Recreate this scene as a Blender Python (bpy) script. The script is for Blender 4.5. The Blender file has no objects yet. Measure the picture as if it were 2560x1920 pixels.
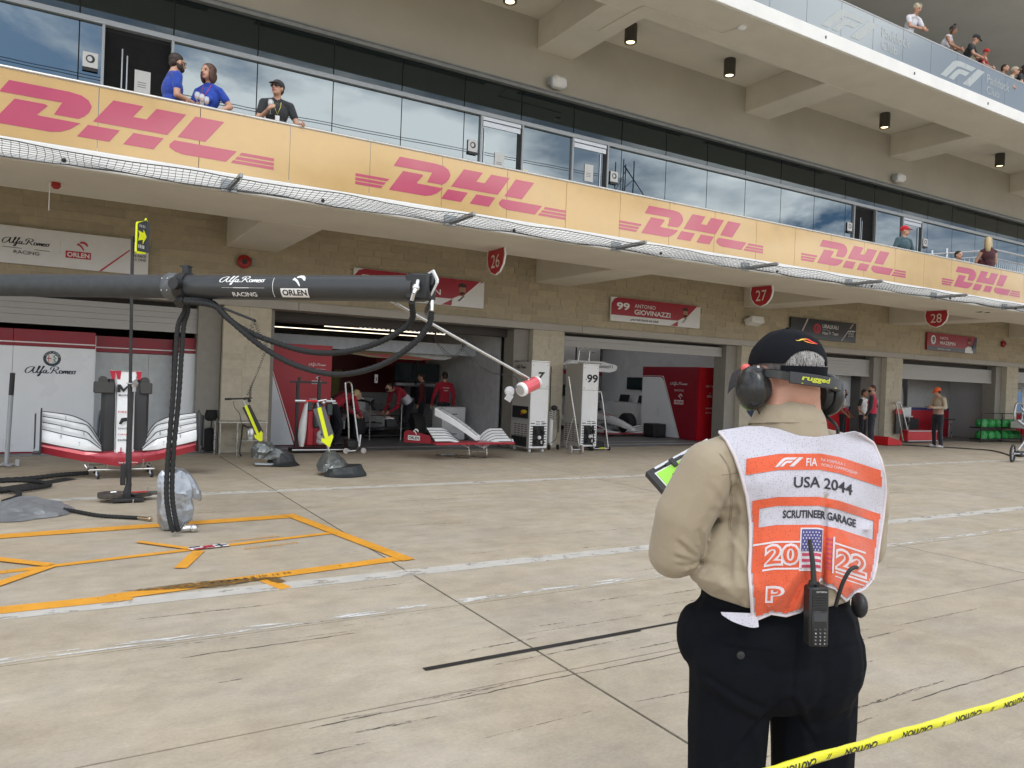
import bpy, bmesh, math, random
import numpy as np
from mathutils import Vector as V, Matrix
from mathutils.bvhtree import BVHTree
R = math.radians
random.seed(7)
SC = bpy.context.scene
COL = SC.collection
# ---------------------------------------------------------------- camera, sky, sun, exposure
yaw, pitch, roll = R(30.669), R(-.3814), R(2.2174)
fw = V((math.sin(yaw)*math.cos(pitch), math.cos(yaw)*math.cos(pitch), math.sin(pitch)))
rt = V((math.cos(yaw), -math.sin(yaw), 0)); up = rt.cross(fw)
r2 = rt*math.cos(roll)+up*math.sin(roll); u2 = up*math.cos(roll)-rt*math.sin(roll)
cd = bpy.data.cameras.new('camera'); cam = bpy.data.objects.new('camera', cd); COL.objects.link(cam)
cd.sensor_width = 36; cd.lens = 1885.7/2560*36; cd.clip_start = .05; cd.clip_end = 2000
cam.matrix_world = Matrix(((r2.x, u2.x, -fw.x, 0), (r2.y, u2.y, -fw.y, 0), (r2.z, u2.z, -fw.z, 1.62), (0, 0, 0, 1)))
SC.camera = cam
W = bpy.data.worlds.new('World'); SC.world = W; W.use_nodes = True
nt = W.node_tree; nt.nodes.clear()
SUN_EL, SUN_AZ = R(50), R(200)      # azimuth clockwise from +Y (north): the sun stands behind the camera
def wn(t, **k):
    n = nt.nodes.new(t)
    for a, b in k.items(): setattr(n, a, b)
    return n
sky = wn('ShaderNodeTexSky', sky_type='NISHITA', sun_disc=False, sun_elevation=SUN_EL, sun_rotation=SUN_AZ, air_density=1.0, dust_density=2.5, ozone_density=1.0)
mul = wn('ShaderNodeMix', data_type='RGBA', blend_type='MULTIPLY'); mul.inputs[0].default_value = 1; mul.inputs[7].default_value = (.62, .82, 1.0, 1)
tc = wn('ShaderNodeTexCoord'); mp = wn('ShaderNodeMapping'); mp.inputs['Scale'].default_value = (1, 1, 2.6)
n1 = wn('ShaderNodeTexNoise'); n1.inputs['Scale'].default_value = 2.6; n1.inputs['Detail'].default_value = 9; n1.inputs['Roughness'].default_value = .58; n1.inputs['Distortion'].default_value = .5
cr = wn('ShaderNodeValToRGB'); cr.color_ramp.elements[0].position = .40; cr.color_ramp.elements[1].position = .53
n2 = wn('ShaderNodeTexNoise'); n2.inputs['Scale'].default_value = 5; n2.inputs['Detail'].default_value = 7
cc = wn('ShaderNodeValToRGB'); e = cc.color_ramp.elements; e[0].position = .40; e[0].color = (5.0, 5.8, 7.0, 1); e[1].position = .60; e[1].color = (21, 20.6, 20, 1)
mx = wn('ShaderNodeMix', data_type='RGBA'); bg = wn('ShaderNodeBackground'); bg.inputs[1].default_value = .12; wo = wn('ShaderNodeOutputWorld')
L = nt.links.new
L(tc.outputs['Generated'], mp.inputs[0]); L(mp.outputs[0], n1.inputs[0]); L(mp.outputs[0], n2.inputs[0]); L(n1.outputs[0], cr.inputs[0]); L(n2.outputs[0], cc.inputs[0])
L(sky.outputs[0], mul.inputs[6]); L(mul.outputs[2], mx.inputs[6]); L(cc.outputs[0], mx.inputs[7]); L(cr.outputs[0], mx.inputs[0]); L(mx.outputs[2], bg.inputs[0]); L(bg.outputs[0], wo.inputs[0])
sd = bpy.data.lights.new('sun', 'SUN'); sd.energy = .95; sd.angle = R(22); sd.color = (1, .965, .91)
sun = bpy.data.objects.new('sun', sd); COL.objects.link(sun)
sdir = V((math.sin(SUN_AZ)*math.cos(SUN_EL), math.cos(SUN_AZ)*math.cos(SUN_EL), math.sin(SUN_EL)))
sun.rotation_euler = sdir.to_track_quat('Z', 'Y').to_euler(); sun.location = (0, 0, 30)
vs = SC.view_settings; vs.view_transform = 'Standard'; vs.look = 'None'; vs.gamma = 1; vs.exposure = .08; vs.use_curve_mapping = False
SC.cycles.max_bounces = 8; SC.cycles.diffuse_bounces = 5; SC.cycles.glossy_bounces = 4; SC.cycles.transmission_bounces = 6; SC.cycles.transparent_max_bounces = 12
SC.cycles.caustics_reflective = False; SC.cycles.caustics_refractive = False; SC.cycles.sample_clamp_indirect = 6
SC.cycles.use_denoising = True
# ---------------------------------------------------------------- materials
MT = {}
def mat(name, col, rough=.6, metal=0, var=.12, vs=6, bump=0, bs=60, spec=.5, emit=None, es=0, alpha=1, coat=0, stretch=None, isl=0, trans=0, sheen=0):
    if name in MT: return MT[name]
    m = bpy.data.materials.new(name); m.use_nodes = True; t = m.node_tree; b = t.nodes['Principled BSDF']; K = t.links.new
    b.inputs['Roughness'].default_value = rough; b.inputs['Metallic'].default_value = metal; b.inputs['Specular IOR Level'].default_value = spec
    b.inputs['Coat Weight'].default_value = coat; b.inputs['Coat Roughness'].default_value = .08
    if sheen: b.inputs['Sheen Weight'].default_value = sheen
    if alpha < 1: b.inputs['Alpha'].default_value = alpha
    if trans: b.inputs['Transmission Weight'].default_value = trans
    g = t.nodes.new('ShaderNodeNewGeometry')
    mp = t.nodes.new('ShaderNodeMapping'); K(g.outputs['Position'], mp.inputs[0])
    if stretch: mp.inputs['Scale'].default_value = stretch
    no = t.nodes.new('ShaderNodeTexNoise'); no.inputs['Scale'].default_value = vs; no.inputs['Detail'].default_value = 6; no.inputs['Roughness'].default_value = .6; K(mp.outputs[0], no.inputs[0])
    mr = t.nodes.new('ShaderNodeMapRange'); mr.inputs[1].default_value = .3; mr.inputs[2].default_value = .7; mr.inputs[3].default_value = 1-var; mr.inputs[4].default_value = 1+var; K(no.outputs[0], mr.inputs[0])
    src = mr.outputs[0]
    if isl:
        r = t.nodes.new('ShaderNodeMapRange'); r.inputs[3].default_value = 1-isl; r.inputs[4].default_value = 1+isl; K(g.outputs['Random Per Island'], r.inputs[0])
        oi = t.nodes.new('ShaderNodeObjectInfo'); r3 = t.nodes.new('ShaderNodeMapRange'); r3.inputs[3].default_value = 1-isl; r3.inputs[4].default_value = 1+isl; K(oi.outputs['Random'], r3.inputs[0])
        q = t.nodes.new('ShaderNodeMath'); q.operation = 'MULTIPLY'; K(r.outputs[0], q.inputs[0]); K(r3.outputs[0], q.inputs[1])
        q2 = t.nodes.new('ShaderNodeMath'); q2.operation = 'MULTIPLY'; K(q.outputs[0], q2.inputs[0]); K(src, q2.inputs[1]); src = q2.outputs[0]
    h = t.nodes.new('ShaderNodeVectorMath'); h.operation = 'SCALE'; h.inputs[0].default_value = col[:3]; K(src, h.inputs['Scale']); K(h.outputs[0], b.inputs['Base Color'])
    rr = t.nodes.new('ShaderNodeMapRange'); rr.inputs[1].default_value = .3; rr.inputs[2].default_value = .7; rr.inputs[3].default_value = max(0, rough-.07); rr.inputs[4].default_value = min(1, rough+.07); K(no.outputs[0], rr.inputs[0]); K(rr.outputs[0], b.inputs['Roughness'])
    if bump:
        nb = t.nodes.new('ShaderNodeTexNoise'); nb.inputs['Scale'].default_value = bs; nb.inputs['Detail'].default_value = 4; K(mp.outputs[0], nb.inputs[0])
        bp = t.nodes.new('ShaderNodeBump'); bp.inputs['Strength'].default_value = bump; bp.inputs['Distance'].default_value = .004; K(nb.outputs[0], bp.inputs['Height']); K(bp.outputs[0], b.inputs['Normal'])
    if emit: b.inputs['Emission Color'].default_value = (*emit, 1); b.inputs['Emission Strength'].default_value = es
    MT[name] = m; return m
def hexc(h):
    c = [int(h[i:i+2], 16)/255 for i in (0, 2, 4)]
    return tuple(x/12.92 if x <= .04045 else ((x+.055)/1.055)**2.4 for x in c)
# ---------------------------------------------------------------- mesh helpers
MW = {}; ID = Matrix.Identity(4)
class MB:
    def __init__(s, M=None): s.v = []; s.f = []; s.mi = []; s.M = M or ID; s.c = 0
    def add(s, vs, fs):
        o = len(s.v); M = s.M
        s.v += [tuple(M @ V(p)) for p in vs]
        for f in fs: s.f.append(tuple(i+o for i in f)); s.mi.append(s.c)
        return s
    def box(s, x0, x1, y0, y1, z0, z1, b=0):
        if b:
            b = min(b, abs(x1-x0)/2.1, abs(y1-y0)/2.1, abs(z1-z0)/2.1)
            bm = bmesh.new(); bmesh.ops.create_cube(bm, size=1)
            for v in bm.verts: v.co = V(((x0+x1)/2+v.co.x*(x1-x0), (y0+y1)/2+v.co.y*(y1-y0), (z0+z1)/2+v.co.z*(z1-z0)))
            bmesh.ops.bevel(bm, geom=bm.edges[:], offset=b, segments=1, affect='EDGES')
            bm.verts.index_update(); r = s.add([v.co[:] for v in bm.verts], [[v.index for v in f.verts] for f in bm.faces]); bm.free(); return r
        p = [(x, y, z) for z in (z0, z1) for y in (y0, y1) for x in (x0, x1)]
        return s.add(p, [(0, 2, 3, 1), (4, 5, 7, 6), (0, 1, 5, 4), (2, 6, 7, 3), (0, 4, 6, 2), (1, 3, 7, 5)])
    def obox(s, c, sx, sy, sz, rz=0, rx=0, ry=0, b=0):
        M0 = s.M; s.M = M0 @ Matrix.Translation(c) @ Matrix.Rotation(rz, 4, 'Z') @ Matrix.Rotation(ry, 4, 'Y') @ Matrix.Rotation(rx, 4, 'X')
        s.box(-sx/2, sx/2, -sy/2, sy/2, -sz/2, sz/2, b); s.M = M0; return s
    def tube(s, pts, r, n=8, closed=False, cap=True):
        P = [V(p) for p in pts]; N = len(P); rr = r if isinstance(r, (list, tuple)) else [r]*N
        T = []
        for i in range(N):
            a = P[(i-1) % N] if (closed or i > 0) else P[i]; b = P[(i+1) % N] if (closed or i < N-1) else P[i]
            T.append((b-a).normalized() if (b-a).length > 1e-9 else V((0, 0, 1)))
        u = T[0].cross(V((0, 0, 1)));
        if u.length < .05: u = T[0].cross(V((1, 0, 0)))
        u.normalize(); vs = []
        for i in range(N):
            u = (u-T[i]*u.dot(T[i])); u = u.normalized() if u.length > 1e-6 else T[i].orthogonal().normalized()
            w = T[i].cross(u)
            for k in range(n):
                a = 2*math.pi*k/n; vs.append(P[i]+(u*math.cos(a)+w*math.sin(a))*rr[i])
        fs = []
        for i in range(N if closed else N-1):
            j = (i+1) % N
            for k in range(n): fs.append((i*n+k, i*n+(k+1) % n, j*n+(k+1) % n, j*n+k))
        if cap and not closed: fs += [tuple(range(n))[::-1], tuple(range((N-1)*n, N*n))]
        return s.add(vs, fs)
    def cyl(s, a, b, r, r1=None, n=16): return s.tube([a, b], [r, r if r1 is None else r1], n)
    def prism(s, poly, O, U, Vv, t):
        O, U, Vv = V(O), V(U), V(Vv); N = U.cross(Vv).normalized(); n = len(poly)
        a = [O+U*x+Vv*y for x, y in poly]; vs = a+[p+N*t for p in a]
        return s.add(vs, [tuple(range(n))[::-1], tuple(range(n, 2*n))]+[(i, (i+1) % n, n+(i+1) % n, n+i) for i in range(n)])
    def flat(s, poly, O, U, Vv, off=0):
        O, U, Vv = V(O), V(U), V(Vv); N = U.cross(Vv).normalized()*off
        return s.add([O+U*x+Vv*y+N for x, y in poly], [tuple(range(len(poly)))])
    def ell(s, c, r, n=16, m=10, rot=None):
        rx, ry, rz = r if isinstance(r, (list, tuple)) else (r, r, r); c = V(c); vs = []; fs = []
        for i in range(m+1):
            th = math.pi*i/m
            for k in range(n):
                a = 2*math.pi*k/n; p = V((rx*math.sin(th)*math.cos(a), ry*math.sin(th)*math.sin(a), rz*math.cos(th)))
                vs.append(c+(rot @ p if rot else p))
        for i in range(m):
            for k in range(n): fs.append((i*n+k, (i+1)*n+k, (i+1)*n+(k+1) % n, i*n+(k+1) % n))
        return s.add(vs, fs)
    def loft(s, rings, cap=True, closed=True):
        n = len(rings[0]); vs = [p for r in rings for p in r]; fs = []
        for i in range(len(rings)-1):
            for k in range(n if closed else n-1): fs.append((i*n+k, i*n+(k+1) % n, (i+1)*n+(k+1) % n, (i+1)*n+k))
        if cap and closed: fs += [tuple(range(n))[::-1], tuple(range((len(rings)-1)*n, len(rings)*n))]
        return s.add(vs, fs)
    def lathe(s, prof, O, ax=(0, 0, 1), n=24):
        O = V(O); a = V(ax).normalized(); u = a.orthogonal().normalized(); w = a.cross(u)
        return s.loft([[O+a*z+(u*math.cos(2*math.pi*k/n)+w*math.sin(2*math.pi*k/n))*r for k in range(n)] for r, z in prof], cap=True)
    def merge(s, vf, f=None):
        vs, fs = vf; return s.add([f(p) for p in vs] if f else vs, fs)
    def mesh(s, name, inv=None, smooth=True, ang=38):
        me = bpy.data.meshes.new(name); vs = s.v if inv is None else [tuple(inv @ V(p)) for p in s.v]
        me.from_pydata(vs, [], s.f); me.update()
        if any(s.mi): me.polygons.foreach_set('material_index', s.mi)
        if smooth: me.polygons.foreach_set('use_smooth', [True]*len(s.f)); me.set_sharp_from_angle(angle=R(ang))
        return me
    def build(s, name, m, parent=None, label=None, kind=None, smooth=True, ang=38, fixn=True):
        M = MW.get(parent.name, ID) if parent else ID
        me = s.mesh(name, M.inverted() if parent else None, smooth, ang)
        if fixn:
            bm = bmesh.new(); bm.from_mesh(me); bmesh.ops.recalc_face_normals(bm, faces=bm.faces); bm.to_mesh(me); bm.free()
        o = bpy.data.objects.new(name, me); COL.objects.link(o)
        for x in (m if isinstance(m, (list, tuple)) else [m]): me.materials.append(x)
        if parent: o.parent = parent; MW[o.name] = M
        if label: o['label'] = label
        if kind: o['kind'] = kind
        return o
def thing(name, label, cat, loc=(0, 0, 0), rz=0, group=None, kind=None):
    o = bpy.data.objects.new(name, None); COL.objects.link(o); o.empty_display_size = .1
    o.location = loc; o.rotation_euler = (0, 0, rz); MW[o.name] = Matrix.Translation(loc) @ Matrix.Rotation(rz, 4, 'Z')
    if label: o['label'] = label
    if cat: o['category'] = cat
    if group: o['group'] = group
    if kind: o['kind'] = kind
    return o
def tag(o, label, cat, group=None):
    o['label'] = label; o['category'] = cat
    if group: o['group'] = group
    return o
def struct(mb, name, m, **k):
    o = mb.build(name, m, **k); o['kind'] = 'structure'; return o
def copy_tree(o, loc=None, rz=None, label=None):
    def rec(a, par):
        c = a.copy(); COL.objects.link(c); c.parent = par
        MW[c.name] = MW.get(a.name, ID)
        for ch in list(a.children): rec(ch, c)
        return c
    c = rec(o, o.parent)
    if loc is not None: c.location = loc
    if rz is not None: c.rotation_euler = (0, 0, rz)
    if label: c['label'] = label
    return c
def inst(me, name, parent, loc, rot=None, scale=None, m=None):
    o = bpy.data.objects.new(name, me); COL.objects.link(o); o.parent = parent; o.location = loc
    if rot: o.rotation_euler = rot
    if scale: o.scale = scale
    if parent: MW[o.name] = MW.get(parent.name, ID)
    return o
def smooth_path(pts, k=8, closed=False):
    P = [V(p) for p in pts]; out = []; n = len(P)
    for i in range(n if closed else n-1):
        p0 = P[(i-1) % n] if (closed or i) else P[0]*2-P[1]; p1 = P[i]; p2 = P[(i+1) % n]; p3 = P[(i+2) % n] if (closed or i < n-2) else P[-1]*2-P[-2]
        for j in range(k):
            t = j/k; out.append(.5*((2*p1)+(p2-p0)*t+(2*p0-5*p1+4*p2-p3)*t*t+(3*p1-p0-3*p2+p3)*t**3))
    if not closed: out.append(P[-1])
    return out
# 2-D lettering -------------------------------------------------
_tc = {}
def glyphs(s, bold=0, shear=0, spacing=1):
    key = (s, bold, shear, spacing)
    if key in _tc: return _tc[key]
    cu = bpy.data.curves.new('t', 'FONT'); cu.body = s; cu.size = 1; cu.offset = bold; cu.shear = shear; cu.space_character = spacing; cu.resolution_u = 3; cu.fill_mode = 'BOTH'
    ob = bpy.data.objects.new('t', cu); COL.objects.link(ob)
    dg = bpy.context.evaluated_depsgraph_get(); me = bpy.data.meshes.new_from_object(ob.evaluated_get(dg), depsgraph=dg)
    vs = [(v.co.x, v.co.y) for v in me.vertices]; fs = [tuple(p.vertices) for p in me.polygons]
    bpy.data.objects.remove(ob); bpy.data.curves.remove(cu); bpy.data.meshes.remove(me)
    x0 = min(v[0] for v in vs); x1 = max(v[0] for v in vs); y0 = min(v[1] for v in vs); y1 = max(v[1] for v in vs)
    _tc[key] = ([((x-x0)/(x1-x0), (y-y0)/(y1-y0)) for x, y in vs], fs, (x1-x0)/(y1-y0)); return _tc[key]
def put2d(mb, vf, O, U, Vv, w, h, off=.003):
    O, U, Vv = V(O), V(U).normalized(), V(Vv).normalized(); N = U.cross(Vv)
    return mb.add([O+U*(x*w)+Vv*(y*h)+N*off for x, y in vf[0]], vf[1])
def write(mb, s, O, U, Vv, h, w=None, bold=0, shear=0, spacing=1, off=.003):
    g = glyphs(s, bold, shear, spacing); return put2d(mb, g, O, U, Vv, w or h*g[2], h, off)
def ribbon(strokes, wd):
    vs = []; fs = []
    for st in strokes:
        P = smooth_path([(x, y, 0) for x, y in st], 5); n = len(P); o = len(vs)
        for i, p in enumerate(P):
            t = (P[min(i+1, n-1)]-P[max(i-1, 0)]); t.normalize(); q = V((-t.y, t.x, 0)); a = wd*(.55+.75*abs(t.y))/2
            vs += [(p.x+q.x*a, p.y+q.y*a), (p.x-q.x*a, p.y-q.y*a)]
        fs += [(o+2*i, o+2*i+1, o+2*i+3, o+2*i+2) for i in range(n-1)]
    x0 = min(v[0] for v in vs); x1 = max(v[0] for v in vs); y0 = min(v[1] for v in vs); y1 = max(v[1] for v in vs)
    return [((x-x0)/(x1-x0), (y-y0)/(y1-y0)) for x, y in vs], fs
def el(cx, cy, rx, ry, a0=0, a1=360, n=9): return [(cx+rx*math.cos(R(a0+(a1-a0)*i/n)), cy+ry*math.sin(R(a0+(a1-a0)*i/n))) for i in range(n+1)]
SCRIPT = ribbon([[(1.0, .98), (.75, 1.02), (.3, .8), (.05, .35), (.12, .03), (.4, .02), (.8, .45), (1.08, 1.0), (.9, .35), (1.0, .02), (1.25, .15), (1.62, .8), (1.72, 1.12), (1.6, 1.1), (1.42, .45), (1.42, .03), (1.65, .12), (2.0, .75), (2.2, 1.12), (2.08, 1.08), (1.85, .35), (1.68, -.3), (1.5, -.5), (1.5, -.3), (1.85, .05), (2.1, .2)],
 [(2.5, .5), (2.25, .48), (2.08, .2), (2.2, .01), (2.42, .25), (2.5, .5), (2.42, .1), (2.55, .01), (2.8, .18)],
 [(3.38, .95), (3.22, .5), (3.0, .05), (2.82, .02)], [(2.95, .62), (2.98, .9), (3.3, 1.12), (3.75, 1.08), (3.85, .82), (3.6, .58), (3.35, .52), (3.55, .35), (3.7, .05), (3.95, .06)],
 el(4.15, .27, .17, .25, 60, 420), [(4.28, .45), (4.45, .45)], [(4.42, .02), (4.52, .48)], [(4.45, .15), (4.72, .5), (4.68, .02)], [(4.7, .15), (4.98, .5), (4.92, .05), (5.08, .08)],
 [(5.08, .2), (5.35, .32), (5.3, .5), (5.14, .38), (5.14, .06), (5.3, 0), (5.48, .15)], el(5.67, .27, .16, .24, 60, 420), [(5.78, .45), (6.0, .55)]], .12)
def pill(cx, cy, rx, ry, n=28): return [(cx+rx*math.cos(2*math.pi*i/n), cy+ry*math.sin(2*math.pi*i/n)) for i in range(n)]
EAGLE = [[(0, .55), (.1, .78), (.28, .66), (.45, .5), (.62, .2), (.66, 0), (.58, .02), (.4, .3), (.2, .5)], [(.22, .84), (.42, 1), (.7, .98), (.92, .8), (1, .5), (.88, .5), (.7, .7), (.48, .78), (.36, .72)]]
F1 = [[(0, 0), (.32, .62), (.42, .72), (.55, .75), (.98, .75), (.86, .56), (.56, .56), (.46, .53), (.4, .44), (.16, 0)], [(.22, 0), (.42, .38), (.5, .46), (.6, .49), (.8, .49), (.7, .31), (.56, .31), (.5, .28), (.36, 0)], [(.62, 0), (1.04, .75), (1.24, .75), (.82, 0)]]
def polys(mb, PS, O, U, Vv, w, h, off=.003):
    O, U, Vv = V(O), V(U).normalized(), V(Vv).normalized(); N = U.cross(Vv)*off
    for P in PS: mb.add([O+U*(x*w)+Vv*(y*h)+N for x, y in P], [tuple(range(len(P)))])
    return mb
def orlen(mbw, mbt, O, U, Vv, w, off=.003):     # eagle over a lettered plate; mbw = plate and eagle, mbt = letters
    O, U, Vv = V(O), V(U).normalized(), V(Vv).normalized(); h = w*.32
    polys(mbw, [[(0, 0), (1, 0), (1, 1), (0, 1)]], O, U, Vv, w, h, off)
    polys(mbw, EAGLE, O+U*w*.42+Vv*(h*1.18), U, Vv, w*.46, w*.42, off)
    write(mbt, 'ORLEN', O+U*w*.06+Vv*h*.17, U, Vv, h*.66, w*.88, bold=.03, off=off+.002)
X, Y, Z = V((1, 0, 0)), V((0, 1, 0)), V((0, 0, 1))
# shared colours
concrete_w = mat('painted_concrete', (.68, .64, .56), .8, var=.06, vs=1.2, bump=.15, bs=25)
fascia_w = mat('white_fascia', (.80, .80, .78), .6, var=.05, vs=2)
alu = mat('brushed_aluminium', (.55, .57, .6), .35, .9, var=.08)
alu_l = mat('anodised_frame', (.42, .45, .48), .5, .4, var=.05)
steel = mat('steel', (.58, .58, .57), .28, 1, var=.1)
black = mat('black_plastic', (.018, .019, .021), .45, var=.15)
rubber = mat('rubber', (.022, .022, .023), .75, var=.2, bump=.3)
dark = mat('dark_metal', (.035, .035, .037), .5, .3, var=.2)
red = mat('team_red', (.42, .008, .022), .38, var=.06, vs=2)
red_b = mat('bright_red', (.55, .012, .02), .4, var=.06)
white = mat('white_paint', (.82, .83, .84), .35, var=.04, vs=2, coat=.2)
ink = mat('black_print', (.012, .012, .014), .5, var=.05)
redink = mat('red_print', (.48, .02, .05), .5, var=.05)
whiteink = mat('white_print', (.82, .82, .82), .5, var=.03)
yellowf = mat('fluorescent_yellow', (.75, .83, .01), .45, var=.04, emit=(.8, .9, 0), es=.0)
skin = mat('skin', (.52, .29, .2), .5, var=.1, vs=30, bump=.2, bs=180)
skin_d = mat('tanned_skin', (.36, .18, .11), .5, var=.1, vs=30)
# ---------------------------------------------------------------- ground: concrete slabs with open joints
def ground_mat():
    m = bpy.data.materials.new('broom_finished_concrete'); m.use_nodes = True; t = m.node_tree; b = t.nodes['Principled BSDF']; K = t.links.new
    g = t.nodes.new('ShaderNodeNewGeometry')
    def noise(sc, st=(1, 1, 1), det=6, ro=.6):
        mp = t.nodes.new('ShaderNodeMapping'); mp.inputs['Scale'].default_value = st; K(g.outputs['Position'], mp.inputs[0])
        n = t.nodes.new('ShaderNodeTexNoise'); n.inputs['Scale'].default_value = sc; n.inputs['Detail'].default_value = det; n.inputs['Roughness'].default_value = ro; K(mp.outputs[0], n.inputs[0]); return n.outputs[0]
    def mrange(s, a, b_, c, d):
        r = t.nodes.new('ShaderNodeMapRange'); r.inputs[1].default_value = a; r.inputs[2].default_value = b_; r.inputs[3].default_value = c; r.inputs[4].default_value = d; K(s, r.inputs[0]); return r.outputs[0]
    def mulv(a, b_):
        q = t.nodes.new('ShaderNodeMath'); q.operation = 'MULTIPLY'; K(a, q.inputs[0]); K(b_, q.inputs[1]); return q.outputs[0]
    big = mrange(noise(.8, det=8), .3, .7, .88, 1.10); med = mrange(noise(3.4, (1, 1.5, 1), 10, .68), .32, .68, .86, 1.12); fine = mrange(noise(42, (1, 1.6, 1), 8, .75), .32, .68, .88, 1.10); grit = mrange(noise(260, det=2), .3, .7, .90, 1.08)
    streak = mrange(noise(1.6, (.35, 9, 1), 9, .75), .58, .78, 1, .80)       # faint tyre streaks run along the lane
    spots = mrange(noise(13, (1, 1.8, 1), 9, .8), .66, .74, 1, .62); pale = mrange(noise(2.3, (.8, 1.6, 1), 9, .75), .56, .70, 1, 1.14)
    f = mulv(mulv(mulv(mulv(big, med), mulv(fine, streak)), mulv(spots, pale)), grit)
    oi = t.nodes.new('ShaderNodeObjectInfo'); f = mulv(f, mrange(oi.outputs['Random'], 0, 1, .965, 1.03))
    mixc = t.nodes.new('ShaderNodeMix'); mixc.data_type = 'RGBA'; mixc.inputs[6].default_value = (.43, .365, .275, 1); mixc.inputs[7].default_value = (.445, .395, .32, 1); K(mrange(noise(1.1, det=5), .35, .65, 0, 1), mixc.inputs[0])
    h = t.nodes.new('ShaderNodeVectorMath'); h.operation = 'SCALE'; K(mixc.outputs[2], h.inputs[0]); K(f, h.inputs['Scale']); K(h.outputs[0], b.inputs['Base Color'])
    b.inputs['Roughness'].default_value = .82; b.inputs['Specular IOR Level'].default_value = .35
    bp = t.nodes.new('ShaderNodeBump'); bp.inputs['Strength'].default_value = .35; bp.inputs['Distance'].default_value = .004; K(noise(120, (1, 2, 1), 5, .7), bp.inputs['Height']); K(bp.outputs[0], b.inputs['Normal'])
    return m
gm = ground_mat(); MT['ground'] = gm
seal = mat('joint_sealant', (.05, .045, .038), .8, var=.3)
struct(MB().add([(-400, -300, -.012), (400, -300, -.012), (400, 400, -.012), (-400, 400, -.012)], [(0, 1, 2, 3)]), 'ground', seal)
pave = thing('pavement', None, None, kind='structure')
xs = [2.48+5.25*k for k in range(-7, 15)]; ysl = [-24, -17, -10, -3.5, 3.44, 4.76, 8.9, 15.08]
slabm = {}
for j in range(len(ysl)-1):
    ws, hs = 5.25-.018, ysl[j+1]-ysl[j]-(.013)
    mb = MB(); mb.box(-ws/2, ws/2, -hs/2, hs/2, -.01, 0); me = mb.mesh('concrete_slab', smooth=False); me.materials.append(gm)
    for i in range(len(xs)-1): inst(me, 'concrete_slab', pave, ((xs[i]+xs[i+1])/2, (ysl[j]+ysl[j+1])/2, 0))
far = MB()
for (x0, x1, y0, y1) in ((-400, xs[0], -300, 400), (xs[-1], 400, -300, 400), (xs[0], xs[-1], -300, ysl[0])): far.box(x0+.01, x1-.01, y0, y1-.01, -.01, 0)
far.build('outer_concrete', gm, pave, smooth=False)
# garage floors
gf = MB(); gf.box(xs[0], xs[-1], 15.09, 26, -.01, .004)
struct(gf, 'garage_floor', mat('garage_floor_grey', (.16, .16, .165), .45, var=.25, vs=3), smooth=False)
# painted markings -------------------------------------------------
def paint(name, col, rough=.6, wear=.5, thr=.5, sc=6, st=(1, 1, 1)):
    m = mat(name, col, rough, var=.1, vs=5); t = m.node_tree; b = t.nodes['Principled BSDF']; K = t.links.new
    g = t.nodes.new('ShaderNodeNewGeometry'); mp = t.nodes.new('ShaderNodeMapping'); mp.inputs['Scale'].default_value = st; K(g.outputs['Position'], mp.inputs[0])
    n = t.nodes.new('ShaderNodeTexNoise'); n.inputs['Scale'].default_value = sc; n.inputs['Detail'].default_value = 9; n.inputs['Roughness'].default_value = .7; K(mp.outputs[0], n.inputs[0])
    r = t.nodes.new('ShaderNodeMapRange'); r.inputs[1].default_value = thr; r.inputs[2].default_value = thr+.05; r.inputs[3].default_value = wear; r.inputs[4].default_value = 1; K(n.outputs[0], r.inputs[0]); K(r.outputs[0], b.inputs['Alpha']); return m
orange = paint('orange_marking', (.78, .36, .035), .55, .55, .34, 14)
greyw = paint('faded_white_band', (.53, .51, .47), .75, .38, .40, 7, (.6, 1.2, 1))
flake = paint('flaking_white_paint', (.66, .66, .645), .75, 0, .505, 3.2, (1, 7, 1))
tapem = mat('black_floor_tape', (.02, .02, .021), .5, var=.3)
dirtm = paint('dirty_peeled_marking', (.16, .10, .035), .8, .15, .45, 22, (1, 3, 1))
mk = thing('lane_markings', None, None, kind='structure')
def line(a, b, w, m, name='painted_line', z=.003, w2=None):
    a, b = V((*a, 0)), V((*b, 0)); d = (b-a).normalized(); q = V((-d.y, d.x, 0)); w2 = w2 or w
    mb = MB(); mb.add([(a-q*w/2)+Z*z, (b-q*w2/2)+Z*z, (b+q*w2/2)+Z*z, (a+q*w/2)+Z*z], [(0, 1, 2, 3)]); return mb.build(name, m, mk, smooth=False)
line((-12, 5.7), (60, 5.75), .19, greyw, 'faded_band', .002)
line((-12, 10.26), (60, 10.3), .19, greyw, 'faded_band', .002)
line((-12, 4.84), (60, 4.84), .085, flake, 'flaking_line', .003)
line((-3, 5.80), (.45, 5.83), .165, orange, z=.0045); line((.3, 5.86), (2.62, 6.18), .15, orange, z=.006)
line((-3, 8.12), (2.25, 8.42), .2, orange, z=.006); line((2.2, 8.52), (2.63, 6.08), .13, orange, z=.009)
line((-.07, 6.93), (2.38, 7.41), .085, orange, z=.006); line((-.05, 6.93), (-.55, 6.25), .10, orange, z=.009); line((-.05, 6.95), (-.62, 7.5), .1, orange, z=.012); line((-.1, 6.92), (-1.3, 6.72), .1, orange, z=.003)
line((1.02, 7.13), (.62, 7.6), .07, orange, z=.012); line((1.06, 7.06), (.84, 6.5), .10, orange, z=.009)
line((1.36, 5.97), (1.46, 5.63), .1, orange, z=.003)
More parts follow.
